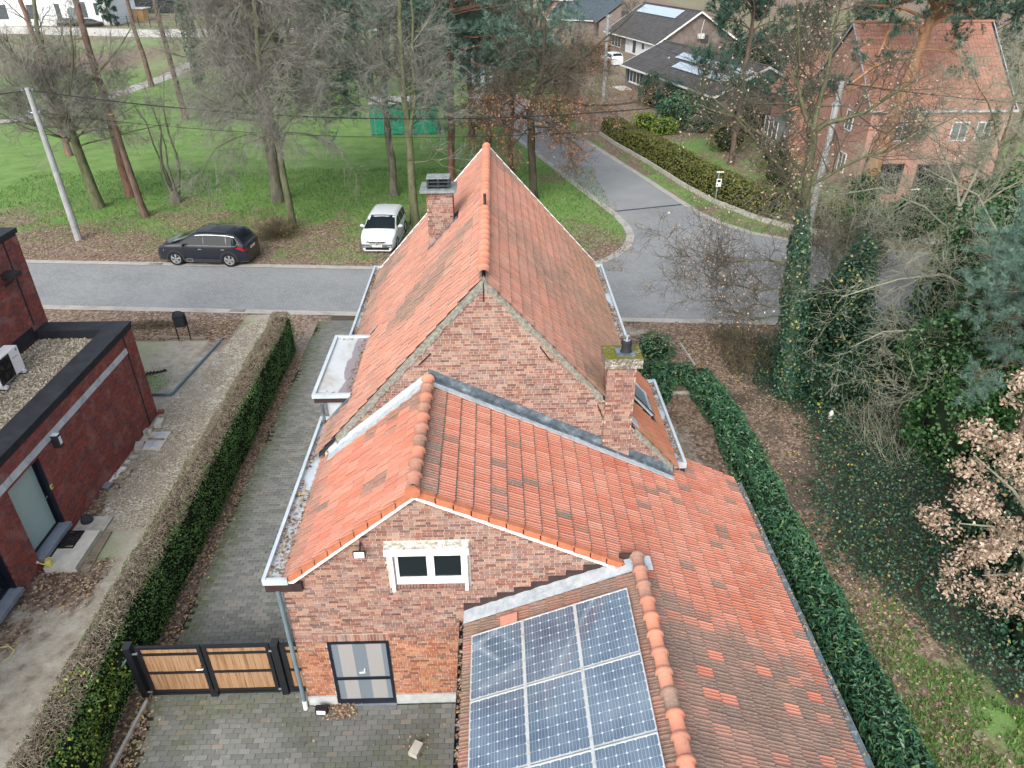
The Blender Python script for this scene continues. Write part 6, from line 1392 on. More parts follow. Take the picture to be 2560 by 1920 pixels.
# poles, cables, sign, post
def pole(loc, h, lean, label):
    t = thing('utility_pole', label, 'utility pole', loc, 0, 'concrete utility poles'); m_ = MB(); tube(m_, [(0, 0, 0), (lean*.5, 0, h*.5), (lean, 0, h)], [.19, .155, .12], 10); link('shaft', m_.mesh('shaft', M['pole_concrete']), t, True)
    for z in (h-.12, h-1.12):
        m_ = MB(); bars(m_, (lean-.28, -.02, z), (lean+.28, -.02, z), .05, .05); link('bracket', m_.mesh('bracket', M['lead_pale']), t, True)
        for s in (-.26, .26):
            m_ = MB(); lathe(m_, (lean+s, -.02, z-.05), [(.03, 0), (.06, .03), (.06, .1), (.03, .16)], 8); link('insulator', m_.mesh('insulator', M['lead']), t, True)
    for z in (2.0, 2.9, 3.9, 4.8): 
        m_ = MB(); lathe(m_, (lean*z/h, 0, z), [(.185-.01*z, 0), (.185-.01*z, .03)], 10); link('strap', m_.mesh('strap', M['black_metal']), t, True)
    return t
pole((-22.3, 38.0, 0), 7.65, -.12, 'grey concrete utility pole on the left lawn carrying two cables'); pole((17.05, 38.0, 0), 7.6, .15, 'grey utility pole behind the moss hedge on the right'); pole((10.55, 73.7, 0), 8.0, .05, 'slim grey utility pole beside the shuttered bungalow garden')
def cable(a, b_, sag, label, r=.018):
    k = np.linspace(0, 1, 33); A, B = np.array(a), np.array(b_); P = A+(B-A)*k[:, None]; P[:, 2] -= sag*4*k*(1-k); m_ = MB(); tube(m_, P, r, 5); tag(m_.build('overhead_cable', M['cable']), label, 'cable', 'overhead cables')
cable((-22.4, 37.95, 7.55), (17.2, 37.95, 7.5), 1.50, 'upper black overhead cable sagging across the lawn in front of the trees', .026); cable((-22.4, 37.95, 6.55), (17.2, 37.95, 6.5), 1.38, 'lower thin overhead cable sagging across the lawn', .014)
cable((-22.4, 37.95, 7.55), (-66, 41.5, 7.5), 1.4, 'upper overhead cable running off from the left pole to the left edge', .026); cable((17.2, 37.95, 7.5), (60, 36, 7.5), 1.4, 'overhead cable running right from the pole behind the hedge', .026); cable((17.2, 37.95, 7.0), (10.6, 73.7, 7.7), .9, 'overhead cable running back along the side road', .014)
t = thing('street_sign', 'small white street sign plate on a thin grey post before the moss hedge', 'sign', (13.09, 42.4, 0)); m_ = MB(); tube(m_, [(0, 0, 0), (0, 0, 2.1)], .032, 8); link('post', m_.mesh('post', M['steel']), t, True)
m_ = MB(); box(m_, -.10, .20, -.05, -.035, 1.20, 1.66); pl = link('plate', m_.mesh('plate', M['sign_white']), t, True); m_ = MB(); box(m_, -.04, .14, -.054, -.0505, 1.46, 1.60); box(m_, -.06, .02, -.054, -.0505, 1.27, 1.35); link('symbol', m_.mesh('symbol', M['cable']), pl, True); m_ = MB(); box(m_, -.16, .26, -.05, -.03, 2.02, 2.09); link('name_plate', m_.mesh('name_plate', M['sign_white']), t, True)
mb = MB(); box(mb, -.08, .08, -.06, .06, 0, .80); o = link('wooden_post', mb.mesh('wooden_post', M['old_wood'])); o.location = (9.59, 26.0, 0); tag(o, 'short brown wooden post at the edge of the street', 'post')
for a, b_, l in (((7.13, 25.0), (7.28, 23.3), 'long grey edging board in the leaves beyond the laurel hedge'), ((6.80, 22.2), (6.83, 21.38), 'grey edging board running toward the laurel hedge inside the court'), ((5.9, 21.38), (6.85, 21.38), 'grey edging board lying across the court by the small laurel')):
    mb = MB(); bars(mb, (*a, .05), (*b_, .05), .05, .12); tag(mb.build('edging_board', M['concrete']), l, 'edging', 'edging boards in the leaves')
mb = MB(); lathe(mb, (10.9, 19.7, 0), [(.07, 0), (.09, .05), (.06, .16), (.075, .22), (.03, .32)], 8); tag(mb.build('garden_figure', M['pvc_white']), 'tiny white garden figure standing among the ivy near the ivy trunk', 'figure')
# low edging wall of stones along the verge on the east side
LW = thing('low_stone_edging', 'low grey stone edging wall along the grass verge in front of the moss hedge', 'edging', (12, 46, 0)); P = np.array([(8.7, 62), (9.45, 58.3), (10.97, 52.3), (12.2, 46.5), (13.2, 43.1), (14.9, 39.6), (16.8, 37.6), (19.5, 36.3), (24, 35.4)]); S_ = np.concatenate([[0], np.cumsum(np.linalg.norm(np.diff(P, axis=0), axis=1))])
k = 0; s = 0
while s < S_[-1]-.5:
    a = np.array([np.interp(s+.01, S_, P[:, 0]), np.interp(s+.01, S_, P[:, 1])]); b_ = np.array([np.interp(s+.44, S_, P[:, 0]), np.interp(s+.44, S_, P[:, 1])]); mb = MB(); bars(mb, (*a, .13+RNG.normal()*.01), (*b_, .13), .12, .26); mb.build('stone', M['concrete'], LW); s += .46
# ------------------------------------------------------------------ growing trees
def grow(rng, S, D, L, r0, steps, wig, trop=(0, 0, 0), taper=.35):
    N = len(S); P = np.empty((N, steps+1, 3)); Rr = np.empty((N, steps+1)); P[:, 0] = S; d = D/np.linalg.norm(D, axis=1, keepdims=True); tr = np.asarray(trop, float)
    for i in range(steps+1): Rr[:, i] = r0*(1-(1-taper)*i/steps)
    for i in range(steps):
        d = d + rng.normal(size=(N, 3))*wig + tr; d /= np.linalg.norm(d, axis=1, keepdims=True); P[:, i+1] = P[:, i] + d*(np.asarray(L)/steps)[:, None]
    return P, Rr
def sprout(rng, P, Rr, m, t0, ang, t1=1.0, updown=0.0):
    N, k = P.shape[:2]; k -= 1; t = rng.uniform(t0, t1, (N, m))*k; i = np.minimum(t.astype(int), k-1); f = (t-i)[..., None]; ar = np.arange(N)[:, None]
    S = P[ar, i]*(1-f) + P[ar, i+1]*f; D = P[ar, i+1]-P[ar, i]; D /= np.maximum(np.linalg.norm(D, axis=2, keepdims=True), 1e-9); r = Rr[ar, i]*(1-f[..., 0]) + Rr[ar, i+1]*f[..., 0]
    D = D.reshape(-1, 3); q = unit(len(D), rng); q[:, 2] += updown; q = q - D*np.sum(q*D, 1, keepdims=True); q /= np.maximum(np.linalg.norm(q, axis=1, keepdims=True), 1e-9); a = np.radians(rng.normal(ang[0], ang[1], len(D)))[:, None]
    return S.reshape(-1, 3), D*np.cos(a)+q*np.sin(a), r.ravel(), (t/k).ravel()
def add_segs(mb, P, Rr, sides, mat=0): 
    segs(mb, P[:, :-1].reshape(-1, 3), P[:, 1:].reshape(-1, 3), Rr[:, :-1].ravel(), Rr[:, 1:].ravel(), sides, mat=mat)
def needles(mb, C, ax, nb, L, w, rng, bright=None):
    """tufts of pine needles: long thin blades fanned round an axis"""
    N = len(C); C = np.repeat(C, nb, 0); A = np.repeat(ax, nb, 0) + rng.normal(size=(N*nb, 3))*.75; A /= np.linalg.norm(A, axis=1, keepdims=True)
    s = np.cross(A, unit(N*nb, rng)); s /= np.maximum(np.linalg.norm(s, axis=1, keepdims=True), 1e-6); l = L*rng.uniform(.6, 1.2, (N*nb, 1))
    V = np.stack([C - s*w, C + s*w, C + A*l], 1).reshape(-1, 3); g = np.repeat(rng.random(N), nb)*.75 + rng.random(N*nb)*.25
    return mb.add(V, np.arange(len(V)).reshape(-1, 3), np.stack([0*g, g, 0*g], 1))
def trunk_mesh(mb, pts, rad, sides=10, flare=1.25):
    P = np.array(pts, float); rad = np.array(rad, float); k = 3; t = np.linspace(0, len(P)-1, (len(P)-1)*k+1); Q = np.stack([np.interp(t, np.arange(len(P)), P[:, j]) for j in range(3)], 1); r = np.interp(t, np.arange(len(P)), rad)
    r[0] *= flare; Q[1:-1, :2] += RNG.normal(0, .02, (len(Q)-2, 2)); Q[0, 2] -= .05; tube(mb, Q, r*(1+RNG.normal(0, .03, len(r))), sides)
def rel(pts, base): return [tuple(np.array(p)-np.array(base)) for p in pts]
def deciduous(label, trunk, rad, limbs, seed, bark_, twig, levels, leaf=None, nleaf=0, lsize=.09, group=None, name='leafless_tree', cat='tree', auto=None, bias=(0, 0, 0), rmin=.0055, lz=99):
    """trunk: list of points; limbs: list of (points, r0, r1); levels: (count, length, angle, steps, wiggle, tropism, radius ratio, t0)"""
    rng = np.random.default_rng(seed); base = np.array(trunk[0], float); T = thing(name, label, cat, tuple(base), 0, group)
    mb = MB(); trunk_mesh(mb, rel(trunk, base), rad); link('trunk', mb.mesh('trunk', M[bark_], True), T, True)
    lm = MB(); Ps, Rs = [], []
    for pts, a, b_ in limbs:
        q = np.array(rel(pts, base)); t = np.linspace(0, len(q)-1, 7); Q = np.stack([np.interp(t, np.arange(len(q)), q[:, j]) for j in range(3)], 1); Q[1:] += rng.normal(0, .05, (6, 3)); rr = np.linspace(a, b_, 7); tube(lm, Q, rr, 6); Ps.append(Q); Rs.append(rr)
    if auto:
        n, ln, el, r_, z0, z1 = auto; tp = np.array(rel(trunk, base)); zz = rng.uniform(z0, z1, n); S = np.stack([np.interp(zz, tp[:, 2], tp[:, 0]), np.interp(zz, tp[:, 2], tp[:, 1]), zz], 1); az = np.arange(n)*2.399+rng.normal(0, .4, n); e = np.radians(rng.normal(el[0], el[1], n))
        D = np.stack([np.cos(az)*np.cos(e), np.sin(az)*np.cos(e), np.sin(e)], 1) + np.array(bias); LL = ln*rng.uniform(.7, 1.25, n)*np.interp(zz, [z0, z1], [1.1, .75]); P, Rr = grow(rng, S, D, LL, r_*rng.uniform(.7, 1.2, n), 6, .11, (0, 0, .03), .3)
        for i in range(n): tube(lm, P[i], Rr[i], 5)
        Ps += list(P); Rs += list(Rr)
    if lm.n: link('limbs', lm.mesh('limbs', M[bark_], True), T, True)
    P, Rr = np.array(Ps), np.array(Rs); tw = MB(); tips = [P[:, -1]]
    for (m, ln, ang, steps, wig, trop, rr, t0) in levels:
        S, D, r, t = sprout(rng, P, Rr, m, t0, ang, updown=.15); L_ = ln*rng.uniform(.55, 1.3, len(S)); r = np.maximum(r*rr, rmin); P, Rr = grow(rng, S, D, L_, r, steps, wig, trop, .4); add_segs(tw, P, Rr, 3); tips.append(P[:, 1:].reshape(-1, 3))
    link('twigs', tw.mesh('twigs', M[twig]), T, True)
    if nleaf:
        C = np.concatenate(tips[-2:]); C = C[C[:, 2] < lz]; C = C[rng.integers(0, len(C), nleaf)] + rng.normal(0, .06, (nleaf, 3)); lv = MB(); leaves(lv, C, lsize, rng, .62, (0, 0, 1), .25, .15); link('leaves', lv.mesh('leaves', M[leaf]), T, True)
    return T
def pine(label, base, h, r, seed, crown_z, crown_r, nb, bark_='bark_pine', needle='pine_needle', lean=(0, 0), stubs=6, group='pines on the lawn', extra=(), dens=1.0, drop=-.02, nl=.34, nw=.017, nbl=11, name='pine_tree'):
    rng = np.random.default_rng(seed); T = thing(name, label, 'tree', (*base, 0), 0, group); k = np.linspace(0, 1, 8)
    tp = np.stack([lean[0]*k, lean[1]*k, h*k], 1); tp[1:-1, :2] += rng.normal(0, .05, (6, 2)); mb = MB(); trunk_mesh(mb, tp, r*(1-.72*k)); link('trunk', mb.mesh('trunk', M[bark_], True), T, True)
    lm = MB(); nd = MB(); Ps, Rs = [], []
    if nb:
        zz = np.sort(rng.uniform(crown_z[0], crown_z[1], nb)); az = np.arange(nb)*2.399+rng.normal(0, .5, nb); f = (zz-crown_z[0])/(crown_z[1]-crown_z[0]); LL = crown_r*np.interp(f, [0, .3, .7, 1], [.85, 1.0, .8, .35])*rng.uniform(.7, 1.2, nb); e = np.radians(np.interp(f, [0, 1], [0, 50])+rng.normal(0, 10, nb))
        S = np.stack([np.interp(zz, tp[:, 2], tp[:, 0]), np.interp(zz, tp[:, 2], tp[:, 1]), zz], 1); D = np.stack([np.cos(az)*np.cos(e), np.sin(az)*np.cos(e), np.sin(e)], 1)
        P, Rr = grow(rng, S, D, LL, r*.24*rng.uniform(.7, 1.2, nb), 6, .13, (0, 0, drop), .3); Ps, Rs = list(P), list(Rr)
    for pts, a, b_ in extra:
        q = np.array(rel(pts, (*base, 0))); t = np.linspace(0, len(q)-1, 7); Q = np.stack([np.interp(t, np.arange(len(q)), q[:, j]) for j in range(3)], 1); Q[1:-1] += rng.normal(0, .06, (5, 3)); Ps.append(Q); Rs.append(np.linspace(a, b_, 7))
    for s in range(stubs):
        z = rng.uniform(h*.25, crown_z[0]); a = rng.uniform(0, 6.28); p = np.array([np.interp(z, tp[:, 2], tp[:, 0]), np.interp(z, tp[:, 2], tp[:, 1]), z]); l = rng.uniform(.3, 1.3); tube(lm, [p, p+np.array([math.cos(a)*l*.5, math.sin(a)*l*.5, .02]), p+np.array([math.cos(a)*l, math.sin(a)*l, -.08*l])], [.035, .025, .01], 5)
    if Ps:
        P, Rr = np.array(Ps), np.array(Rs)
        for i in range(len(P)): tube(lm, P[i], Rr[i], 5)
        S, D, r_, t = sprout(rng, P, Rr, 9, .30, (48, 14), updown=.3); P2, R2 = grow(rng, S, D, crown_r*.32*rng.uniform(.5, 1.25, len(S)), np.maximum(r_*.4, .008), 4, .16, (0, 0, .05), .4); add_segs(lm, P2, R2, 3)
        S3, D3, r3, t3 = sprout(rng, P2, R2, 5, .2, (42, 14), updown=.3); P3, R3 = grow(rng, S3, D3, crown_r*.13*rng.uniform(.6, 1.3, len(S3)), np.full(len(S3), .006), 3, .18, (0, 0, .07), .5); add_segs(lm, P3, R3, 3)
        C = np.concatenate([P2[:, -1], P3[:, 1:].reshape(-1, 3)]); A = np.concatenate([P2[:, -1]-P2[:, -2], np.repeat(P3[:, -1]-P3[:, 0], 3, 0)]); A /= np.linalg.norm(A, axis=1, keepdims=True); A[:, 2] += .35
        k_ = rng.random(len(C)) < dens; needles(nd, C[k_], A[k_], nbl, nl, nw, rng)
    if lm.n: link('branches', lm.mesh('branches', M[bark_]), T, True)
    if nd.n: link('crown', nd.mesh('crown', M[needle]), T, True)
    return T
# ---- named trees on the lawn beyond the street
LV = lambda a, b_, c: [(a, 1.9, (42, 12), 4, .16, (0, 0, .02), .45, .25), (b_, .95, (45, 14), 3, .18, (0, 0, .0), .5, .2), (c, .48, (42, 14), 2, .2, (0, 0, -.03), .6, .2)]
deciduous('wide leafless tree with brownish twigs behind the left utility pole', [(-23.8, 43.7, 0), (-24.05, 43.7, 3.4), (-24.2, 43.7, 5.6)], [.30, .25, .22],
          [([(-24.2, 43.7, 5.4), (-24.2, 43.6, 8), (-24.1, 43.8, 11.5), (-24, 44, 14)], .17, .05), ([(-24.2, 43.7, 5.3), (-25.0, 43.2, 7.4), (-26.4, 42.8, 10), (-27.2, 42.5, 12)], .13, .04), ([(-24.2, 43.7, 5.2), (-22.9, 43.9, 6.6), (-21.0, 44.2, 8.2), (-19.6, 44.4, 9.6)], .12, .03), ([(-24.2, 43.7, 5.0), (-26.2, 44, 5.9), (-28.8, 44.2, 7.2), (-31, 44.4, 8.4)], .11, .03), ([(-24.2, 43.7, 5.2), (-22.6, 43.1, 7.8), (-21.8, 42.6, 10.4)], .10, .03), ([(-24.1, 43.7, 4.6), (-26.0, 42.4, 5.2), (-28.4, 41.4, 5.2)], .08, .02), ([(-24.1, 43.7, 4.4), (-22.1, 42.6, 5.0), (-19.9, 41.8, 4.6)], .08, .02)], 3, 'bark_green', 'twig_far', LV(10, 9, 7), 'oak_leaf', 900, .08, auto=(22, 4.4, (26, 18), .055, 3.4, 5.6), rmin=.007)
pine('tall red barked pine trunk beside the cut-off pole on the left lawn', (-22.85, 45.9), 19, .27, 4, (14.5, 18.5), 3.2, 14, 'bark_red', stubs=10)
t = thing('cut_trunk', 'branchless cut-off pine trunk standing among the left trees', 'tree trunk', (-20.3, 41.8, 0)); mb = MB(); trunk_mesh(mb, [(0, 0, 0), (-.2, 0, 2.8), (-.36, 0, 5.7)], [.20, .17, .15]); link('trunk', mb.mesh('trunk', M['bark_pine'], True), t, True); mb = MB(); lathe(mb, (-.36, 0, 5.69), [(.152, 0), (.14, .02)], 10); link('cut_face', mb.mesh('cut_face', M['shed_wood']), t, True)
deciduous('slim multi-stemmed bare shrub tree in the middle of the left lawn', [(-19.55, 44.6, 0), (-19.5, 44.6, .7)], [.30, .26],
          [([(-19.6, 44.6, .3), (-19.8, 44.5, 2.2), (-19.5, 44.6, 4.2), (-19.8, 44.6, 6.6)], .10, .02), ([(-19.4, 44.6, .3), (-18.9, 44.7, 1.8), (-18.9, 44.7, 2.9), (-19.1, 44.7, 4.5), (-18.6, 44.7, 7.2)], .11, .02), ([(-19.5, 44.5, .3), (-19.3, 44.3, 2.4), (-19.2, 44.3, 5.0)], .09, .02), ([(-19.6, 44.7, .3), (-20.0, 44.8, 2.0), (-20.3, 44.9, 4.6), (-20.9, 44.9, 6.0)], .08, .015)], 8, 'bark_grey', 'twig_far', [(12, .8, (28, 10), 3, .12, (0, 0, .10), .3, .2), (4, .4, (30, 10), 2, .15, (0, 0, .08), .5, .2)], name='leafless_tree')
pine('distant pine trunk at the far left beyond the wide leafless tree', (-32.0, 56.8), 18, .24, 5, (14, 17.5), 3, 10, 'bark_red', stubs=4); pine('leaning pine trunk beside the pale path, left one of two', (-38.5, 88.8), 19, .28, 6, (14.5, 18.5), 3, 10, lean=(-1, 0), stubs=4); pine('pine trunk on the lawn right of the pale path', (-27.9, 69.8), 19, .27, 7, (14.5, 18.5), 3, 10, lean=(-.8, 0), stubs=5)
def ivy_sleeve(T, pts, r, n, rng, mat='ivy_leaf', size=.11):
    pts = np.array(pts); k = rng.uniform(0, len(pts)-1, n); c = np.stack([np.interp(k, np.arange(len(pts)), pts[:, j]) for j in range(3)], 1); rr = np.interp(k, np.arange(len(pts)), r); a = rng.uniform(0, 6.28, n); bump = .78+.5*vnoise(a*1.6, c[:, 2]*1.3, 17); q = np.stack([np.cos(a), np.sin(a), 0*a], 1)
    C = c + q*(rr*bump)[:, None]*rng.uniform(.75, 1.08, n)[:, None]; m_ = MB(); leaves(m_, C, size, rng, .85, q+np.array([0, 0, .5]), .6, .1); return link('ivy', m_.mesh('ivy', M[mat]), T, True)
t = pine('ivy-clad pine trunk right of the pale path far on the lawn', (-32.4, 86.9), 19, .3, 9, (14.5, 18.5), 3, 10, stubs=2); ivy_sleeve(t, [(0, 0, 0), (0, 0, 5), (-.2, 0, 9), (-.3, 0, 13)], [.55, .75, .7, .5], 3000, RNG, size=.22)
LG = LV(10, 10, 7)
deciduous('thick trunked leafless tree with dense grey twigs left of the parked cars', [(-13.3, 44.5, 0), (-13.2, 44.5, 4), (-13.2, 44.5, 8), (-13.1, 44.5, 12), (-13, 44.5, 16)], [.36, .30, .25, .18, .08], [([(-13.2, 44.5, 4.6), (-14.6, 44.2, 5.0), (-16.6, 44, 4.7)], .07, .02), ([(-13.2, 44.5, 6.5), (-15, 44.2, 7.8), (-16.8, 44, 10)], .10, .02)], 11, 'bark_grey', 'twig_far', LG, auto=(40, 4.0, (34, 22), .07, 4.6, 14.5), rmin=.0065)
deciduous('green barked leaning leafless tree beside the dead shrub and the dark car', [(-11.2, 39.4, 0), (-11.25, 39.4, 2.6), (-11.3, 39.4, 4.9), (-11.55, 39.4, 7.8), (-11.3, 39.4, 11.2), (-11.2, 39.4, 14)], [.21, .18, .16, .13, .10, .05],
          [([(-11.3, 39.4, 4.7), (-11.0, 39.3, 6.2), (-9.9, 39, 8.0), (-8.4, 38.8, 9.2)], .08, .02), ([(-11.3, 39.4, 4.2), (-10.7, 39.2, 5.2), (-9.4, 39, 5.2), (-7.6, 38.8, 4.2)], .07, .015), ([(-11.3, 39.4, 4.6), (-12.6, 39.2, 5.2), (-14.4, 39, 4.6), (-15.4, 39, 3.2)], .06, .015), ([(-11.4, 39.4, 6.0), (-13.4, 39.4, 8.6), (-14.6, 39.4, 11.4)], .08, .02)], 12, 'bark_green', 'twig_far', [(11, 1.9, (45, 12), 4, .14, (0, 0, -.06), .45, .2), (10, 1.05, (45, 14), 3, .16, (0, 0, -.12), .5, .2), (6, .55, (40, 14), 2, .18, (0, 0, -.15), .6, .2)], auto=(30, 3.2, (26, 24), .05, 4.4, 13), rmin=.0065)
deciduous('thin bare sapling further back on the lawn left of the green container', [(-14.7, 67.8, 0), (-14.8, 67.8, 6), (-14.7, 67.8, 11)], [.13, .10, .05], [([(-14.8, 67.8, 6), (-15.4, 67.8, 8), (-16, 67.6, 10)], .05, .02)], 13, 'bark_grey', 'twig_far', LV(7, 6, 4), auto=(12, 2.4, (45, 15), .04, 4.5, 10.5))
n = 60; rng = np.random.default_rng(14); t = thing('dry_shrub', 'low pale dried-out shrub behind the dark parked car', 'shrub', (-11.7, 38.2, 0)); S = np.stack([rng.normal(0, .25, 240), rng.normal(0, .2, 240), np.full(240, .02)], 1); D = unit(240, rng)*.9 + np.array([-.15, -.1, .55]); D[:, 2] = np.abs(D[:, 2]); P, Rr = grow(rng, S, D, rng.uniform(.7, 1.35, 240), np.full(240, .012), 4, .15, (0, 0, -.04), .3); mb = MB(); add_segs(mb, P, Rr, 3); S2, D2, r2, _ = sprout(rng, P, Rr, 7, .3, (32, 12)); P2, R2 = grow(rng, S2, D2, rng.uniform(.2, .45, len(S2)), np.full(len(S2), .007), 2, .15, (0, 0, 0), .4); add_segs(mb, P2, R2, 3); link('twigs', mb.mesh('twigs', M['dry_twig']), t, True)
C = rng.normal(0, 1, (900, 3))*np.array([.55, .4, .18])+np.array([-.1, 0, .35]); C[:, 2] = np.abs(C[:, 2]); mb = MB(); leaves(mb, C, .12, rng, .3); link('leaves', mb.mesh('leaves', M['moss_hedge']), t, True)
# pines over the green container and behind the ridge
pine('pine with blue green needles left of the green barked trunk, near the white hatchback', (-6.3, 45.5), 15.5, .26, 21, (5.2, 15.2), 5.0, 54, 'bark_grey', stubs=5, dens=1.0)
t = deciduous('forked bare trunk with a knot right of the white hatchback', [(-4.5, 39.9, 0), (-4.5, 39.9, 2.4), (-4.5, 39.9, 4.9), (-4.55, 39.9, 7.5), (-4.5, 39.9, 11), (-4.4, 39.9, 14)], [.25, .21, .19, .14, .11, .05], [([(-4.45, 39.9, 4.6), (-4.1, 39.9, 6.2), (-4.0, 39.9, 8.6), (-3.9, 39.9, 12)], .13, .05), ([(-4.4, 39.9, 3.4), (-3.2, 39.5, 3.6), (-1.8, 39.2, 3.0)], .05, .012), ([(-4.4, 39.9, 5.6), (-3.4, 39.6, 6.6), (-2.4, 39.4, 7.4)], .05, .012)], 22, 'bark_green', 'twig_far', LV(7, 6, 5), auto=(22, 2.2, (22, 18), .035, 4.2, 10), rmin=.008)
mb = MB(); lathe(mb, (0, 0, 0), [(.10, 0), (.11, .03), (.07, .06)], 10); o = link('knot', mb.mesh('knot', M['bark_pine']), t, True); o.location = (0, -.18, 3.65); o.rotation_euler = (R(90), 0, 0)
pine('big straight red pine rising behind the left roof slope', (-2.85, 48.0), 17, .28, 23, (7.6, 16.5), 5.4, 54, 'bark_red', lean=(.7, 0), stubs=6, extra=[([(-2.5, 48, 8.2), (-3.6, 47.5, 8.5), (-4.6, 47.1, 8.1), (-6.2, 46.7, 7.6)], .11, .05), ([(-2.4, 48, 10.1), (-.6, 47.6, 10.5), (1.6, 47.2, 11.4), (3.6, 47, 12.6)], .14, .06)])
pine('pine trunk behind the house ridge, left of two close together', (-1.8, 61.6), 15, .28, 24, (5.6, 14.5), 4.4, 44, stubs=4); pine('pine trunk directly behind the tip of the house ridge', (-.42, 58.3), 15, .24, 25, (5.2, 14.5), 4.2, 44, stubs=4)
pine('pale green pine with low boughs between the ridge tip and the oak', (1.2, 50.5), 14, .18, 26, (5.4, 13.6), 4.6, 46, stubs=2, dens=.9)
deciduous('oak holding brown leaves on drooping branches by the side road', [(2.35, 44.3, 0), (2.25, 44.3, 2.4), (2.16, 44.3, 4.9), (2.45, 44.3, 6.1), (2.8, 44.3, 7.4), (2.9, 44.4, 10)], [.27, .24, .23, .19, .15, .07],
          [([(2.2, 44.3, 5.4), (3.6, 44, 5.9), (5.2, 43.8, 5.5), (7.4, 43.5, 5.5), (9.4, 43.3, 6.2)], .11, .03), ([(2.6, 44.3, 6.6), (4.4, 44, 7.6), (6.2, 43.8, 9.0), (7.6, 43.6, 10.2)], .12, .03), ([(2.3, 44.3, 5.6), (1.2, 44, 6.6), (-.2, 43.8, 6.6), (-1.6, 43.6, 6.0)], .09, .02), ([(2.2, 44.2, 4.8), (3.2, 42.8, 4.8), (4.6, 41.4, 3.8)], .07, .015), ([(2.2, 44.3, 4.4), (3.8, 44, 4.2), (5.6, 43.6, 2.8)], .06, .015), ([(2.2, 44.2, 4.3), (1.4, 42.8, 4.0), (.4, 41.6, 2.8)], .05, .012), ([(2.8, 44.3, 7.4), (2.2, 43.6, 9.2), (1.4, 43, 10.8)], .09, .02)], 31, 'bark_dark', 'twig_brown', [(10, 1.7, (48, 14), 4, .16, (0, 0, -.07), .42, .2), (8, .85, (46, 14), 3, .18, (0, 0, -.10), .5, .2), (6, .42, (42, 14), 2, .2, (0, 0, -.08), .6, .2)], 'oak_leaf', 7500, .12, auto=(20, 3.2, (2, 18), .05, 3.8, 8), name='oak_tree', rmin=.008, lz=6.4)
# far bare trees and pines, copies of a few grown ones
rng = np.random.default_rng(40)
fa = [deciduous('slender bare tree standing among others in the far park', [(-33, 110, 0), (-33, 110, 6), (-32.9, 110, 12), (-32.8, 110, 17)], [.22, .18, .12, .05], [], 41, 'bark_grey', 'twig_far', [(7, 1.6, (38, 12), 3, .15, (0, 0, .05), .45, .25), (5, .8, (40, 12), 2, .18, (0, 0, .03), .6, .2)], auto=(26, 3.0, (42, 16), .06, 4.0, 16), group='bare trees in the far park'),
      deciduous('slender bare tree standing among others in the far park', [(-24, 102, 0), (-24.2, 102, 6), (-24, 102, 12), (-24.2, 102, 16)], [.25, .2, .14, .06], [], 42, 'bark_dark', 'twig_far', [(7, 1.8, (42, 12), 3, .15, (0, 0, .03), .45, .25), (5, .9, (40, 12), 2, .18, (0, 0, .02), .6, .2)], auto=(24, 3.4, (34, 16), .06, 3.4, 15), group='bare trees in the far park')]
for i, (x, y) in enumerate([(-19.6, 118), (-14.2, 123), (-11, 100), (-8.3, 112), (-16, 92), (-22, 88), (-6.5, 126), (-28, 122), (-37, 126), (-18, 132), (-10, 138), (-26, 138), (-13, 84), (-33, 140), (-3, 140), (5.5, 118), (8, 132), (3, 150), (-46, 132), (-20, 105)]):
    c = copy_tree(fa[i % 2]); c.location = (x, y, 0); c.rotation_euler = (0, 0, rng.uniform(0, 6.28)); c.scale = (1, 1, rng.uniform(.85, 1.15))
fp = pine('far pine with grey green crown at the end of the lawn', (-9.2, 79), 15, .24, 45, (5.5, 14.5), 3.8, 30, group='far pines behind the container')
for (x, y, s) in ((-14.5, 76.5, 1.0), (-5.6, 84, .95), (-11, 93, 1.05), (-2.0, 101, 1.0), (-17.5, 101, 1.1)):
    c = copy_tree(fp); c.location = (x, y, 0); c.rotation_euler = (0, 0, rng.uniform(0, 6.28)); c.scale = (s, s, s)
pine('dark columnar conifer beside the far white house', (-76.3, 164.5), 9, .2, 47, (.8, 8.8), 1.7, 46, needle='pine_dark', stubs=0, group='dark far conifers')
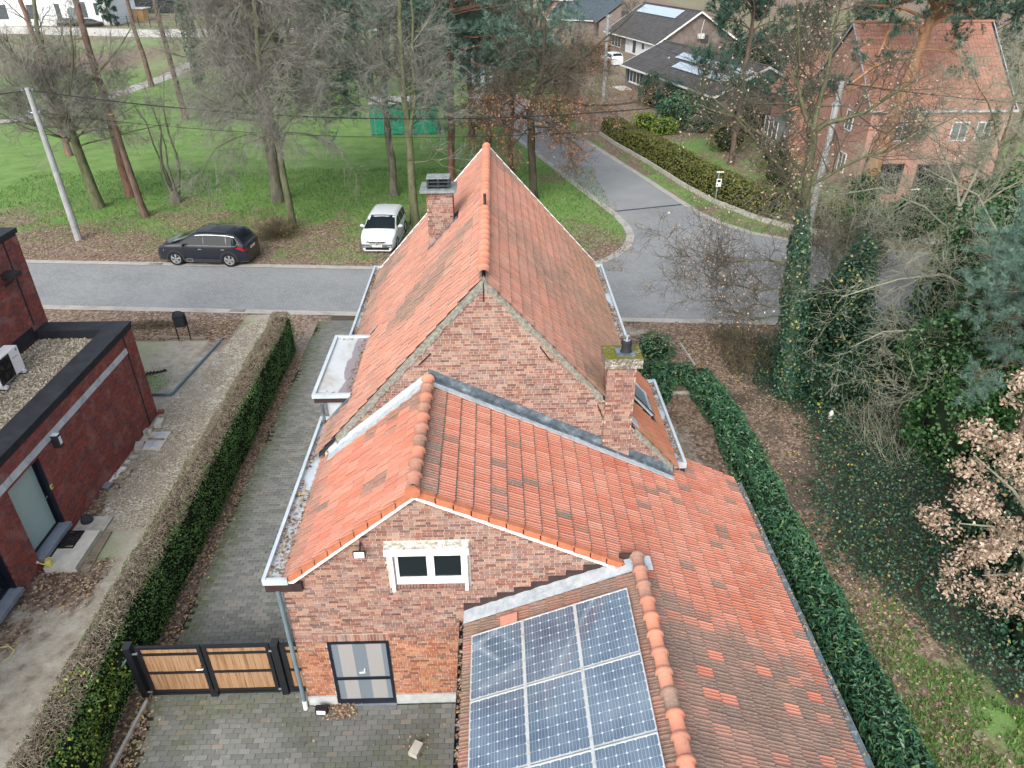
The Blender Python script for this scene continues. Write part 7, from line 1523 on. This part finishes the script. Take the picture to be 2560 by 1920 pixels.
# ---- trees on the right
T18 = deciduous('ivy-clad tree with few tan leaves standing right of the house near the street', [(10.04, 21.3, 0), (9.72, 21.3, 2.3), (9.45, 21.3, 5.07), (9.25, 21.3, 6.9), (9.18, 21.3, 8.4), (9.11, 21.3, 8.9)], [.25, .21, .17, .14, .12, .10],
          [([(9.33, 21.3, 6.2), (8.45, 21.1, 7.65), (7.78, 20.9, 8.33), (6.94, 20.7, 9.1), (5.9, 20.4, 9.9)], .075, .02), ([(9.2, 21.3, 7.6), (8.1, 21.8, 8.5), (7.3, 22.2, 8.9), (6.0, 22.6, 9.4)], .07, .02), ([(9.11, 21.3, 8.8), (8.35, 21.2, 10.0), (8.22, 21.2, 10.7), (7.9, 21.1, 12.6)], .07, .02), ([(9.11, 21.3, 8.8), (9.17, 21.5, 9.84), (9.30, 21.6, 10.63), (9.4, 21.8, 11.7), (9.6, 22, 13.8)], .08, .02), ([(9.12, 21.3, 8.8), (10.0, 21.4, 9.2), (10.94, 21.5, 9.5), (12.4, 21.6, 10.4)], .09, .02), ([(9.2, 21.3, 7.2), (10.0, 20.8, 8.0), (10.9, 20.3, 8.5), (12.0, 20, 9.2)], .06, .02), ([(9.3, 21.3, 6.6), (8.4, 20.0, 7.4), (7.6, 18.9, 7.9)], .06, .02), ([(9.2, 21.4, 7.8), (9.6, 22.8, 9.0), (10.0, 24.4, 10.2)], .07, .02),
           ([(9.5, 21.3, 4.6), (8.4, 21.2, 5.0), (7.2, 21.1, 5.0), (5.9, 21, 5.5)], .045, .01), ([(9.55, 21.3, 4.0), (8.3, 21.1, 4.0), (7.0, 21, 4.3), (5.9, 20.9, 5.0)], .04, .008), ([(9.65, 21.3, 3.1), (8.4, 21.1, 3.0), (7.2, 21.0, 3.4), (6.4, 20.9, 4.0)], .035, .008), ([(9.6, 21.3, 3.5), (8.6, 20.6, 3.6), (7.5, 20.2, 4.2)], .03, .008)], 51, 'bark_green', 'twig_brown', [(14, 1.5, (46, 14), 4, .17, (0, 0, .02), .42, .18), (9, .8, (44, 14), 3, .2, (0, 0, .0), .5, .2), (5, .38, (42, 14), 2, .22, (0, 0, .0), .65, .2)], 'tan_leaf', 3000, .07, name='ivy_clad_tree')
ivy_sleeve(T18, rel([(10.04, 21.3, 0), (9.72, 21.3, 2.3), (9.45, 21.3, 5.07), (9.28, 21.3, 6.6)], (10.04, 21.3, 0)), [.46, .42, .34, .20], 6500, RNG, size=.095)
T19 = pine('large orange barked pine in front of the pink brick house on the right', (22.3, 43.2), 14.2, .50, 52, (9.6, 13.6), 4.2, 26, 'bark_orange', 'pine_dark', lean=(2.0, 0), stubs=3, group='pines on the right', extra=[([(22.9, 43.2, 8.0), (21.4, 42.9, 7.9), (19.8, 42.6, 6.9), (18.2, 42.4, 6.3), (16.6, 42.2, 5.4)], .15, .05), ([(22.7, 43.2, 6.2), (20.6, 43, 6.6), (18.2, 42.8, 5.9), (16.0, 42.6, 5.2)], .12, .04), ([(23.2, 43.2, 9.4), (22.0, 42.8, 9.9), (21.2, 42.5, 9.2), (20.8, 42.3, 8.2)], .11, .05), ([(23.2, 43.2, 9.3), (25.2, 43, 10.4), (26.6, 42.8, 11.2)], .16, .05), ([(23, 43.2, 8.4), (24.8, 42.8, 8.4), (26.6, 42.4, 7.6)], .08, .03), ([(22.5, 43.2, 4.9), (23.4, 42.6, 5.0), (24.2, 42.2, 4.2)], .08, .02)])
pine('dark pine behind the ivy-clad tree, near the shuttered bungalow garden', (16.8, 52), 13, .22, 53, (4.5, 12.6), 3.6, 34, needle='pine_dark', group='pines on the right', stubs=3); pine('dark pine beyond the pink brick house at the top edge', (25, 60), 16, .25, 54, (6, 15.6), 3.8, 34, needle='pine_dark', group='pines on the right', stubs=0); pine('dark evergreen behind the orange roof at the top right corner', (34, 56), 15, .25, 55, (4, 14.6), 4.0, 36, needle='pine_dark', group='pines on the right', stubs=0)
pine('young blue green pine at the right edge above the ivy mass', (13.9, 15.6), 8.6, .10, 56, (3.6, 8.3), 2.2, 46, stubs=0, group='pines on the right', lean=(-.4, 0), nl=.15, nw=.0045, nbl=34)
PT = [(15, 1.6, (46, 14), 5, .20, (-.015, 0, .0), .42, .12), (10, .85, (46, 15), 4, .22, (0, 0, .01), .5, .15), (5, .40, (44, 15), 2, .24, (0, 0, .02), .65, .2)]
deciduous('bare pale twigged tree spreading left over the ivy on the right', [(16.9, 20.6, 0), (16.6, 20.5, 2.0), (16.2, 20.4, 3.4)], [.15, .12, .09], [([(16.2, 20.4, 2.4), (15.2, 20, 2.7), (13.8, 19.6, 3.3), (12.0, 19.3, 3.5), (10.6, 19.1, 3.0)], 0.064, 0.014), ([(16.2, 20.4, 3.2), (15.0, 20, 4.2), (13.2, 19.8, 5.0), (11.4, 19.6, 5.0), (10.2, 19.5, 4.4)], 0.064, 0.014), ([(16.3, 20.4, 2.2), (15.0, 19.4, 2.2), (13.6, 18.6, 2.5), (12.2, 17.8, 2.0)], 0.046, 0.010), ([(16.2, 20.4, 3.4), (15.6, 20.8, 5.4), (14.2, 21, 7.0), (12.6, 21.2, 7.8)], 0.058, 0.014), ([(16.2, 20.4, 3.4), (16.2, 20.2, 6.0), (15.6, 20, 8.4)], 0.058, 0.014), ([(16.4, 20.4, 2.8), (15.4, 18.8, 4.0), (14.2, 17.4, 5.0)], 0.041, 0.010)], 61, 'twig_pale', 'twig_pale', PT, name='leafless_tree', group='bare thicket trees on the right')
deciduous('bare twiggy tree farther back in the right thicket, before the pink house', [(18.5, 27.5, 0), (18.3, 27.4, 2.6), (18.0, 27.3, 4.6)], [.20, .17, .13], [([(18.1, 27.3, 3.6), (16.4, 27, 4.8), (14.4, 26.8, 5.6), (12.8, 26.6, 5.4)], 0.052, 0.014), ([(18, 27.3, 4.6), (16.8, 27.4, 6.8), (15.2, 27.4, 8.4)], 0.058, 0.014), ([(18, 27.3, 4.6), (18.4, 27, 7.4), (18.4, 26.8, 9.6)], 0.058, 0.014), ([(18.1, 27.3, 4.0), (19.8, 26.8, 6.0), (20.8, 26.4, 7.6)], 0.052, 0.014), ([(18.1, 27.3, 3.2), (16.2, 25.8, 3.6), (14.4, 24.8, 3.4)], 0.041, 0.010)], 62, 'twig_pale', 'twig_pale', PT, name='leafless_tree', group='bare thicket trees on the right')
deciduous('tall bare tree at the top right corner in front of the orange roof', [(22.5, 31.5, 0), (22.4, 31.5, 3.2), (22.2, 31.4, 6.2)], [.24, .2, .15], [([(22.3, 31.4, 5), (20.8, 31.2, 7), (19.2, 31, 9)], 0.058, 0.014), ([(22.2, 31.4, 6.2), (22.0, 31.2, 8.6), (21.4, 31, 11)], 0.064, 0.021), ([(22.2, 31.4, 6.0), (23.4, 31, 8.4), (24.2, 30.8, 10.4)], 0.058, 0.014), ([(22.3, 31.4, 4.2), (20.4, 31, 5.2), (18.4, 30.8, 5.6)], 0.046, 0.014), ([(22.3, 31.4, 4.4), (23.6, 30.6, 6.0), (24.4, 30, 7.4)], 0.046, 0.014)], 63, 'bark_green', 'twig_pale', PT, name='leafless_tree', group='bare thicket trees on the right')
deciduous('bare tree with thin greenish limbs before the pink house, right of the orange pine', [(24.6, 35.2, 0), (24.5, 35.2, 3.0), (24.2, 35.1, 5.6)], [.15, .12, .09], [([(24.3, 35.1, 4.2), (22.8, 34.8, 5.6), (21.4, 34.6, 6.6)], .055, .015), ([(24.2, 35.1, 5.4), (24.0, 34.8, 7.6), (23.4, 34.6, 9.2)], .06, .015), ([(24.2, 35.1, 5.0), (25.4, 34.6, 6.6), (26.4, 34.4, 8.0)], .06, .015), ([(24.4, 35.2, 3.4), (23.0, 34.6, 3.8), (21.6, 34.2, 3.8)], .045, .012), ([(24.4, 35.2, 3.6), (25.8, 34.4, 4.6), (27.2, 34.0, 5.0)], .045, .012)], 65, 'bark_green', 'twig_pale', PT, name='leafless_tree', group='bare thicket trees on the right')
deciduous('bare tangled shrub tree beside the street right of the ivy columns', [(15.6, 30.2, 0), (15.5, 30.2, 1.6)], [.12, .1], [([(15.5, 30.2, 1.2), (14.4, 30, 2.8), (13.4, 29.8, 3.8)], .05, .012), ([(15.5, 30.2, 1.4), (15.4, 30.2, 3.6), (15.0, 30.2, 5.4)], .05, .012), ([(15.5, 30.2, 1.4), (16.8, 30, 3.2), (17.8, 29.8, 4.4)], .05, .012), ([(15.5, 30.2, 1.0), (14.8, 28.8, 2.0), (14.0, 27.8, 2.6)], .04, .01)], 66, 'twig_pale', 'twig_pale', PT, 'tan_leaf', 200, .08, name='leafless_tree', group='bare thicket trees on the right')
deciduous('bare bush with fine twigs behind the ivy-clad trunk at the street edge', [(13.4, 26.4, 0), (13.3, 26.4, .8)], [.12, .1], [([(13.3, 26.4, .5), (12.6, 26.2, 1.8), (11.6, 26, 2.8)], 0.029, 0.008), ([(13.3, 26.4, .5), (13.2, 26.6, 2.4), (12.8, 26.8, 3.8)], 0.029, 0.008), ([(13.3, 26.4, .5), (14.2, 26.2, 2.2), (14.8, 26, 3.2)], 0.029, 0.008), ([(13.3, 26.4, .5), (12.8, 25.2, 1.6), (12.2, 24.2, 2.2)], 0.029, 0.008)], 64, 'twig_pale', 'twig_brown', PT, 'tan_leaf', 160, .08, name='leafless_shrub', cat='shrub')
# ---- leafy masses: dark heart with leaves all round
def mass(label, name, cat, blobs, leaf, n, size, seed, core=True, aspect=.8, group=None, axis=None, mat2=None, shell=.72, stem=None):
    rng = np.random.default_rng(seed); base = np.array([blobs[0][0][0], blobs[0][0][1], 0.0]); T = thing(name, label, cat, tuple(base), 0, group); vol = np.array([b_[1][0]*b_[1][1]*b_[1][2] for b_ in blobs])**.67; lv = MB(); cm = MB()
    for (c, r), w in zip(blobs, vol/vol.sum()):
        c, r = np.array(c)-base, np.array(r); k = int(n*w); q = unit(k, rng); bump = .80+.42*vnoise(q[:, 0]*2.3+c[0]+7, q[:, 2]*2.3+q[:, 1]*1.7+9, seed % 50)
        C = c + q*r*(bump*rng.uniform(shell, 1.06, k)**.6)[:, None]; ok = C[:, 2] > .02; C, q = C[ok], q[ok]; leaves(lv, C, size, rng, aspect, q+np.array([0, 0, .45]), .45, .12)
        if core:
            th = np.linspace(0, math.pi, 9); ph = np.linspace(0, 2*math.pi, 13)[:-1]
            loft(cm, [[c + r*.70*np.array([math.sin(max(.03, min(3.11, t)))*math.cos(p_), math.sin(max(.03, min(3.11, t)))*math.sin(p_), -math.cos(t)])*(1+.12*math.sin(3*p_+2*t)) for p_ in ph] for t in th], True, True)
    if core: link('shade_core', cm.mesh('shade_core', M['hedge_core'], True), T, True)  # dark ellipsoid added to stand in for the shade inside the leaves
    if stem:
        sm = MB()
        for P_, a, b_ in stem: tube(sm, rel(P_, base), np.linspace(a, b_, len(P_)), 6)
        link('branches', sm.mesh('branches', M['twig_pale']), T, True)
    link('leaves', lv.mesh('leaves', M[leaf]), T, True); return T
mass('big evergreen ivy mass in the right thicket behind the tan leaved tree', 'ivy_thicket', 'ivy', [((14.2, 18.6, 2.6), (1.9, 1.7, 2.8)), ((13.3, 17.2, 1.4), (1.3, 1.2, 1.6)), ((15.4, 17.4, 2.0), (1.5, 1.4, 2.3)), ((16.0, 20.2, 3.6), (1.6, 1.6, 2.6)), ((14.9, 15.9, 1.0), (1.6, 1.2, 1.4))], 'ivy_green', 26000, .115, 71)
mass('tall dark ivy column beside the street behind the ivy-clad tree', 'ivy_column', 'ivy', [((12.6, 23.6, 2.0), (.85, .8, 2.6)), ((12.2, 24.6, 1.2), (.9, .8, 1.6))], 'ivy_leaf', 8000, .11, 72)
mass('dark ivy clump low at the foot of the bare pale twigged tree', 'ivy_column', 'ivy', [((11.4, 20.9, .5), (1.3, .9, .8)), ((12.7, 21.4, .8), (1.1, 1.0, 1.2)), ((13.9, 22.2, 1.0), (1.3, 1.2, 1.5))], 'ivy_leaf', 8500, .11, 73)
mass('dark ivy column at the right edge of the thicket farther back', 'ivy_column', 'ivy', [((17.2, 24.6, 2.6), (1.5, 1.4, 3.2)), ((19.0, 23.2, 2.2), (1.6, 1.5, 2.8)), ((20.0, 27.4, 3.0), (1.8, 1.6, 3.4))], 'ivy_green', 16000, .13, 74)
mass('dark green shrub at the right edge under the tan leaved tree', 'ivy_shrub', 'shrub', [((12.9, 13.4, .9), (1.5, 1.3, 1.4)), ((12.4, 11.9, .7), (1.2, 1.1, 1.1)), ((11.7, 10.4, .4), (.9, .9, .7)), ((14.4, 12.4, 1.4), (1.6, 1.5, 1.9))], 'ivy_leaf', 15000, .10, 75)
mass('leafy evergreen shrubs in front of the pink house on the right', 'ivy_shrub', 'shrub', [((24.4, 39.2, .9), (1.3, 1.0, 1.3)), ((27.4, 40, 1.0), (1.6, 1.2, 1.4)), ((20.6, 40.2, 1.1), (1.2, 1.0, 1.6)), ((21.6, 36.2, 1.2), (1.5, 1.2, 1.6)), ((17.2, 32.6, 1.4), (1.4, 1.2, 1.9))], 'ivy_green', 6000, .15, 76)
mass('ivy climbing up the corner post of the pink house', 'climbing_ivy', 'ivy', [((22.6, 43.4, 1.6), (.5, .35, 2.0)), ((29.2, 43.6, 3.4), (.4, .35, 1.8))], 'ivy_green', 1500, .14, 77, core=False)
rng = np.random.default_rng(81); TB = []
for (c, r_) in (((10.9, 11.4, 3.9), (1.3, 1.2, 1.5)), ((9.7, 11.3, 4.7), (.9, .9, .9)), ((10.0, 11.2, 3.1), (1.0, .9, .8)), ((11.9, 11.3, 2.7), (1.5, 1.1, 1.5)), ((10.4, 11.0, 1.8), (.9, .8, .8)), ((10.9, 12.0, 5.3), (.9, .9, .8))):
    for k in range(15):
        q_ = unit(1, rng)[0]*np.array(r_)*rng.uniform(.35, 1.08); s_ = rng.uniform(.16, .34); TB.append((tuple(np.array(c)+q_), (s_*1.3, s_*1.2, s_*.8)))
TAN = mass('small tree thick with dry tan leaves at the right edge of the garden', 'tan_leaved_tree', 'tree', [((11.9, 11.6, .8), (.12, .12, .3))] + TB, 'tan_leaf', 8200, .085, 81, core=False, aspect=.62, shell=.15,
     stem=[([(11.9, 11.6, 0), (11.7, 11.6, 1.8), (11.3, 11.5, 3.4), (10.9, 11.4, 5.4)], .09, .02), ([(11.7, 11.6, 1.6), (11.0, 11.3, 2.4), (10.2, 11.2, 3.0), (9.4, 11.1, 3.2)], .05, .012), ([(11.4, 11.5, 2.8), (10.5, 11.4, 3.8), (9.3, 11.3, 4.8)], .05, .012), ([(11.8, 11.6, 1.2), (10.9, 11.1, 1.7), (10.2, 10.9, 1.9)], .04, .01), ([(11.6, 11.6, 2.2), (12.4, 11.3, 3.0), (12.9, 11.2, 3.6)], .05, .012), ([(11.3, 11.5, 3.4), (11.0, 11.9, 5.4), (11.2, 12.2, 6.6)], .04, .01)])
# ivy carpet
def carpet(n, seed, leaf, size, dens, zf):
    rng = np.random.default_rng(seed); X_ = rng.uniform(8.2, 17, n); Y_ = rng.uniform(7, 26, n); k = rng.random(n) < dens(X_, Y_); X_, Y_ = X_[k], Y_[k]; m_ = MB(); leaves(m_, np.stack([X_, Y_, zf(X_, Y_)*rng.uniform(.3, 1, len(X_))+.02], 1), size, rng, .85, (0, 0, 1), .55, .1); return m_
ivd = lambda x, y: sst(.8, -.5, np.where(inpoly(x, y, IVY_EDGE), -seg_dist(x, y, IVY_EDGE[:9]), seg_dist(x, y, IVY_EDGE[:9])) + (fbm(x, y, 1.1, 55)-.5)*2.4)
carpet(75000, 82, 'ivy_leaf', .075, lambda x, y: ivd(x, y)*.95, lambda x, y: .10+.30*fbm(x, y, 1.3, 58)*ivd(x, y)).build('ivy_ground_cover', M['ivy_leaf'], kind='stuff')
# ------------------------------------------------------------------ hedges
def hedge(label, name, path, w, h, leaf, per_m, size, seed, aspect=.5, top=None, group=None, rough=.10, axis=None, zlow=.0, cap=(True, True), flat=.5):
    rng = np.random.default_rng(seed); P = np.array(path, float); base = np.array([*P[0], 0]); S_ = np.concatenate([[0], np.cumsum(np.linalg.norm(np.diff(P, axis=0), axis=1))]); T = thing(name, label, 'hedge', tuple(base), 0, group)
    at = lambda s: np.stack([np.interp(s, S_, P[:, 0]), np.interp(s, S_, P[:, 1])], 1)
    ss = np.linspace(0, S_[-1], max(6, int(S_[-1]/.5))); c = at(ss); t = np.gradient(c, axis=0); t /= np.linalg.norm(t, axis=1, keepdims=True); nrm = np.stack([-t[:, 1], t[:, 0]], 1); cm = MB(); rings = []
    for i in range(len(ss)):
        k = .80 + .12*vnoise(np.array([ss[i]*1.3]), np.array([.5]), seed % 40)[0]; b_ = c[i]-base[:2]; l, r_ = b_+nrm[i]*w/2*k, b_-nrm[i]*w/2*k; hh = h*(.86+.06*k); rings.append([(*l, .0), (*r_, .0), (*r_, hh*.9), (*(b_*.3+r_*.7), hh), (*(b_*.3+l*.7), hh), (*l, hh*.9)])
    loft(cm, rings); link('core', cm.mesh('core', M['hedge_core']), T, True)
    def shell(n, side):
        s = rng.uniform(0, S_[-1], n); q = at(s)-base[:2]; d = at(np.minimum(s+.05, S_[-1]))-at(np.maximum(s-.05, 0)); d /= np.linalg.norm(d, axis=1, keepdims=True); N_ = np.stack([-d[:, 1], d[:, 0]], 1); bump = (fbm(s+side*9, 0*s+side*5+rng.uniform(0, .0001, n), .8, seed % 30)-.5)*2*rough
        if side == 0: u = rng.uniform(-1, 1, n); v = h + bump*1.2 + rng.normal(0, .03, n) - .10*np.abs(u)**4; C = np.concatenate([q+N_*(u*w/2*.98)[:, None], v[:, None]], 1); nn_ = np.tile([0, 0, 1.0], (n, 1))
        else: z = rng.uniform(zlow, h, n); z2 = fbm(s*1.0, z*1.4+side*3, .7, seed % 30+3); C = np.concatenate([q+N_*(side*(w/2+(z2-.5)*2*rough + rng.normal(0, .025, n) - .06*(z/h)**6))[:, None], z[:, None]], 1); nn_ = np.concatenate([N_*side, np.full((n, 1), .45)], 1)
        return C, nn_
    tot = S_[-1]; parts = {}
    for side, f, lf in ((1, h, leaf), (-1, h, leaf), (0, w, top or leaf)):
        lf, dn, sz, asp = (lf if isinstance(lf, tuple) else (lf, per_m, size, aspect)); C, nn_ = shell(int(tot*f*dn), side); parts.setdefault(lf, MB()); leaves(parts[lf], C, sz, rng, asp, nn_, flat, .12)
    for e, on in ((0, cap[0]), (-1, cap[1])):
        if on:
            n_ = int(w*h*per_m); u = rng.uniform(-1, 1, n_); z = rng.uniform(0, h, n_); dd = t[e]*(1 if e else -1); q = (c[e]-base[:2]) + nrm[e]*(u*w/2)[:, None] + dd*(.04+rng.normal(0, .05, n_))[:, None]; leaves(parts[leaf], np.concatenate([q, z[:, None]], 1), size, rng, aspect, np.tile([*dd, .4], (n_, 1)), flat, .12)
    for lf, m_ in parts.items(): link('leaves' if lf == leaf else 'clipped_top', m_.mesh('leaves', M[lf]), T, True)
    return T, shell
HL, sh = hedge('long clipped privet hedge with dry twiggy top between gravel drive and paved driveway', 'privet_hedge', [(-8.08, 5.5), (-8.08, 12), (-8.06, 18), (-8.10, 25.0)], .68, 1.62, 'privet_leaf', 560, .055, 91, .55, top=('dry_twig', 700, .10, .12), rough=.13)
rng = np.random.default_rng(92); tw = MB()
for side, n_, L_ in ((0, 9000, .17), (1, 9000, .17)):
    C, nn_ = sh(n_, side); D = nn_*.35 + unit(n_, rng)*.9; D /= np.linalg.norm(D, axis=1, keepdims=True); l = L_*rng.uniform(.4, 1.2, n_)[:, None]; segs(tw, C-D*l*.5, C+D*l*.5, np.full(n_, .0045), np.full(n_, .003), 3, np.stack([0*l[:, 0], rng.random(n_), 0*l[:, 0]], 1))
link('clipped_twigs', tw.mesh('clipped_twigs', M['dry_twig']), HL, True)
hedge('dark glossy laurel hedge curving along the right side of the house', 'laurel_hedge', [(6.95, 21.9), (7.12, 20.8), (7.28, 19.2), (7.30, 16), (7.32, 12), (7.34, 9), (7.34, 5.0)], .80, .78, 'laurel_leaf', 380, .135, 93, .36, rough=.16, cap=(False, True))
hedge('short cross piece of laurel hedge between the house and the curved hedge', 'laurel_hedge', [(4.3, 22.35), (5.6, 22.3), (6.9, 22.2)], .66, .62, 'laurel_leaf', 380, .13, 94, .34, rough=.12)
mass('round laurel bush beyond the short cross hedge', 'laurel_bush', 'bush', [((5.9, 24.0, .42), (.72, .62, .56))], 'laurel_leaf', 900, .14, 95, aspect=.36); mass('narrow laurel bush inside the court by the lower gutter', 'laurel_bush', 'bush', [((5.62, 21.2, .40), (.42, .62, .56))], 'laurel_leaf', 750, .14, 96, aspect=.36)
mass('yellow green privet bush beside the left gate post', 'golden_privet', 'bush', [((-8.05, 9.1, .95), (.52, .75, .75)), ((-7.95, 7.9, .75), (.55, .9, .75)), ((-7.8, 9.95, 1.0), (.34, .35, .45)), ((-7.85, 6.9, .55), (.5, .8, .6))], 'golden_privet', 5200, .062, 97, aspect=.6)
HM, _ = hedge('broad mossy clipped hedge behind the low stone edging across the side road', 'moss_hedge', [(9.6, 62), (10.5, 58), (12.1, 52.5), (13.3, 46.9), (14.5, 43.4), (16.2, 40.4), (18.4, 38.7), (22.5, 37.4)], 1.55, 1.35, 'moss_hedge', 170, .13, 98, .7, rough=.10)
hedge('brown leaved beech hedge across the garden before the farther bungalow', 'beech_hedge', [(2.5, 97), (8, 95.5), (14.3, 96.5)], 1.0, 1.5, 'oak_leaf', 90, .2, 99, .7, rough=.15); hedge('second brown hedge farther up the side road', 'beech_hedge', [(3.5, 112), (9, 110), (16.5, 112)], 1.0, 1.5, 'oak_leaf', 80, .2, 100, .7, rough=.15)
mass('blue green conifer shrub under the shuttered windows', 'conifer_shrub', 'shrub', [((15.4, 74.2, 1.3), (1.5, 1.4, 1.9)), ((16.4, 71.8, 1.2), (1.4, 1.3, 1.6))], 'pine_dark', 2600, .34, 101, aspect=.16); mass('big rounded rhododendron with grey green leaves in the garden behind the mossy hedge', 'rhododendron', 'shrub', [((15.2, 63.4, 1.2), (1.7, 1.5, 1.6)), ((17.3, 62.8, 1.1), (1.6, 1.5, 1.5)), ((16.3, 65, 1.5), (1.6, 1.4, 1.6))], 'laurel_leaf', 4200, .24, 102, aspect=.4)
mass('bright yellow green conifer bush left of the rhododendron', 'golden_conifer', 'shrub', [((12.7, 63.4, .6), (1.1, .9, .9)), ((14.0, 61.8, .5), (1.2, .8, .8))], 'golden_privet', 2200, .22, 103, aspect=.3)
mass('brownish bare shrubs lining the garden before the bungalows', 'garden_shrub', 'shrub', [((9.5, 72, .8), (1.6, 1.6, 1.1)), ((8.2, 79, .9), (1.8, 1.8, 1.2)), ((11.5, 80, .7), (1.5, 1.6, 1.0)), ((12.0, 88, .9), (1.8, 1.6, 1.2)), ((7, 88, .9), (1.6, 1.6, 1.2))], 'dry_twig', 2600, .34, 105, core=False, aspect=.08, shell=.1); mass('dull green garden shrubs behind the mossy hedge by the pink house', 'garden_shrub', 'shrub', [((17.6, 56, .9), (1.6, 1.4, 1.2)), ((19.6, 51, .8), (1.3, 1.2, 1.1)), ((18.2, 46.5, .7), (1.2, 1.2, .9)), ((20.5, 61, 1.2), (2.0, 1.8, 1.6))], 'moss_hedge', 2600, .2, 106, aspect=.4); mass('tall mixed evergreen screen beyond the bungalows at the top right', 'evergreen_screen', 'tree', [((24, 72, 2.6), (3, 2.6, 3.6)), ((30, 68, 2.6), (3.4, 3, 3.6)), ((38, 62, 3), (4, 3, 4.4)), ((28, 84, 2.6), (4, 3, 3.4)), ((44, 52, 3), (4, 4, 4.4))], 'pine_dark', 9000, .5, 107, aspect=.2)
deciduous('small bare garden tree in front of the blue garage door', [(18.2, 66.5, 0), (18.1, 66.5, 3), (17.9, 66.5, 6)], [.14, .11, .06], [([(18.1, 66.5, 2.4), (18.8, 66.3, 4), (19.4, 66.2, 5.4)], .05, .015), ([(18.1, 66.5, 2.8), (17.4, 66.6, 4.4), (16.8, 66.6, 5.8)], .05, .015)], 104, 'bark_green', 'twig_brown', LV(6, 5, 4), auto=(10, 1.8, (50, 12), .03, 2.6, 5.8))
# undergrowth and twigs around the ivy tree foot
rng = np.random.default_rng(110); n = 500; S = np.stack([rng.uniform(8.4, 10.2, n), rng.uniform(22.5, 25.8, n), np.zeros(n)], 1); D = unit(n, rng)*.5+np.array([0, 0, .9]); P, Rr = grow(rng, S, D, rng.uniform(.4, 1.1, n), np.full(n, .008), 3, .14, (0, 0, -.02), .4); mb = MB(); add_segs(mb, P, Rr, 3); T = thing('low_thicket', 'low brown twiggy undergrowth between the wooden post and the ivy-clad tree', 'undergrowth', (9.3, 24, 0)); o = mb.build('twigs', M['twig_brown'], T); C = P[:, 1:].reshape(-1, 3)[rng.integers(0, n*3, 900)]; mb = MB(); leaves(mb, C, .07, rng, .7); mb.build('leaves', M['moss_hedge'], T)
n = 700; S = np.stack([rng.uniform(11.2, 14, n), rng.uniform(16.8, 20.0, n), np.full(n, .1)], 1); D = unit(n, rng)*.9+np.array([0, 0, .35]); P, Rr = grow(rng, S, D, rng.uniform(.6, 1.5, n), np.full(n, .007), 3, .16, (0, 0, -.05), .4); mb = MB(); add_segs(mb, P, Rr, 3); T = thing('brush_pile', 'tangle of grey dead twigs lying on the ivy below the evergreen mass', 'brushwood', (12.5, 18.4, 0)); mb.build('twigs', M['twig_pale'], T)
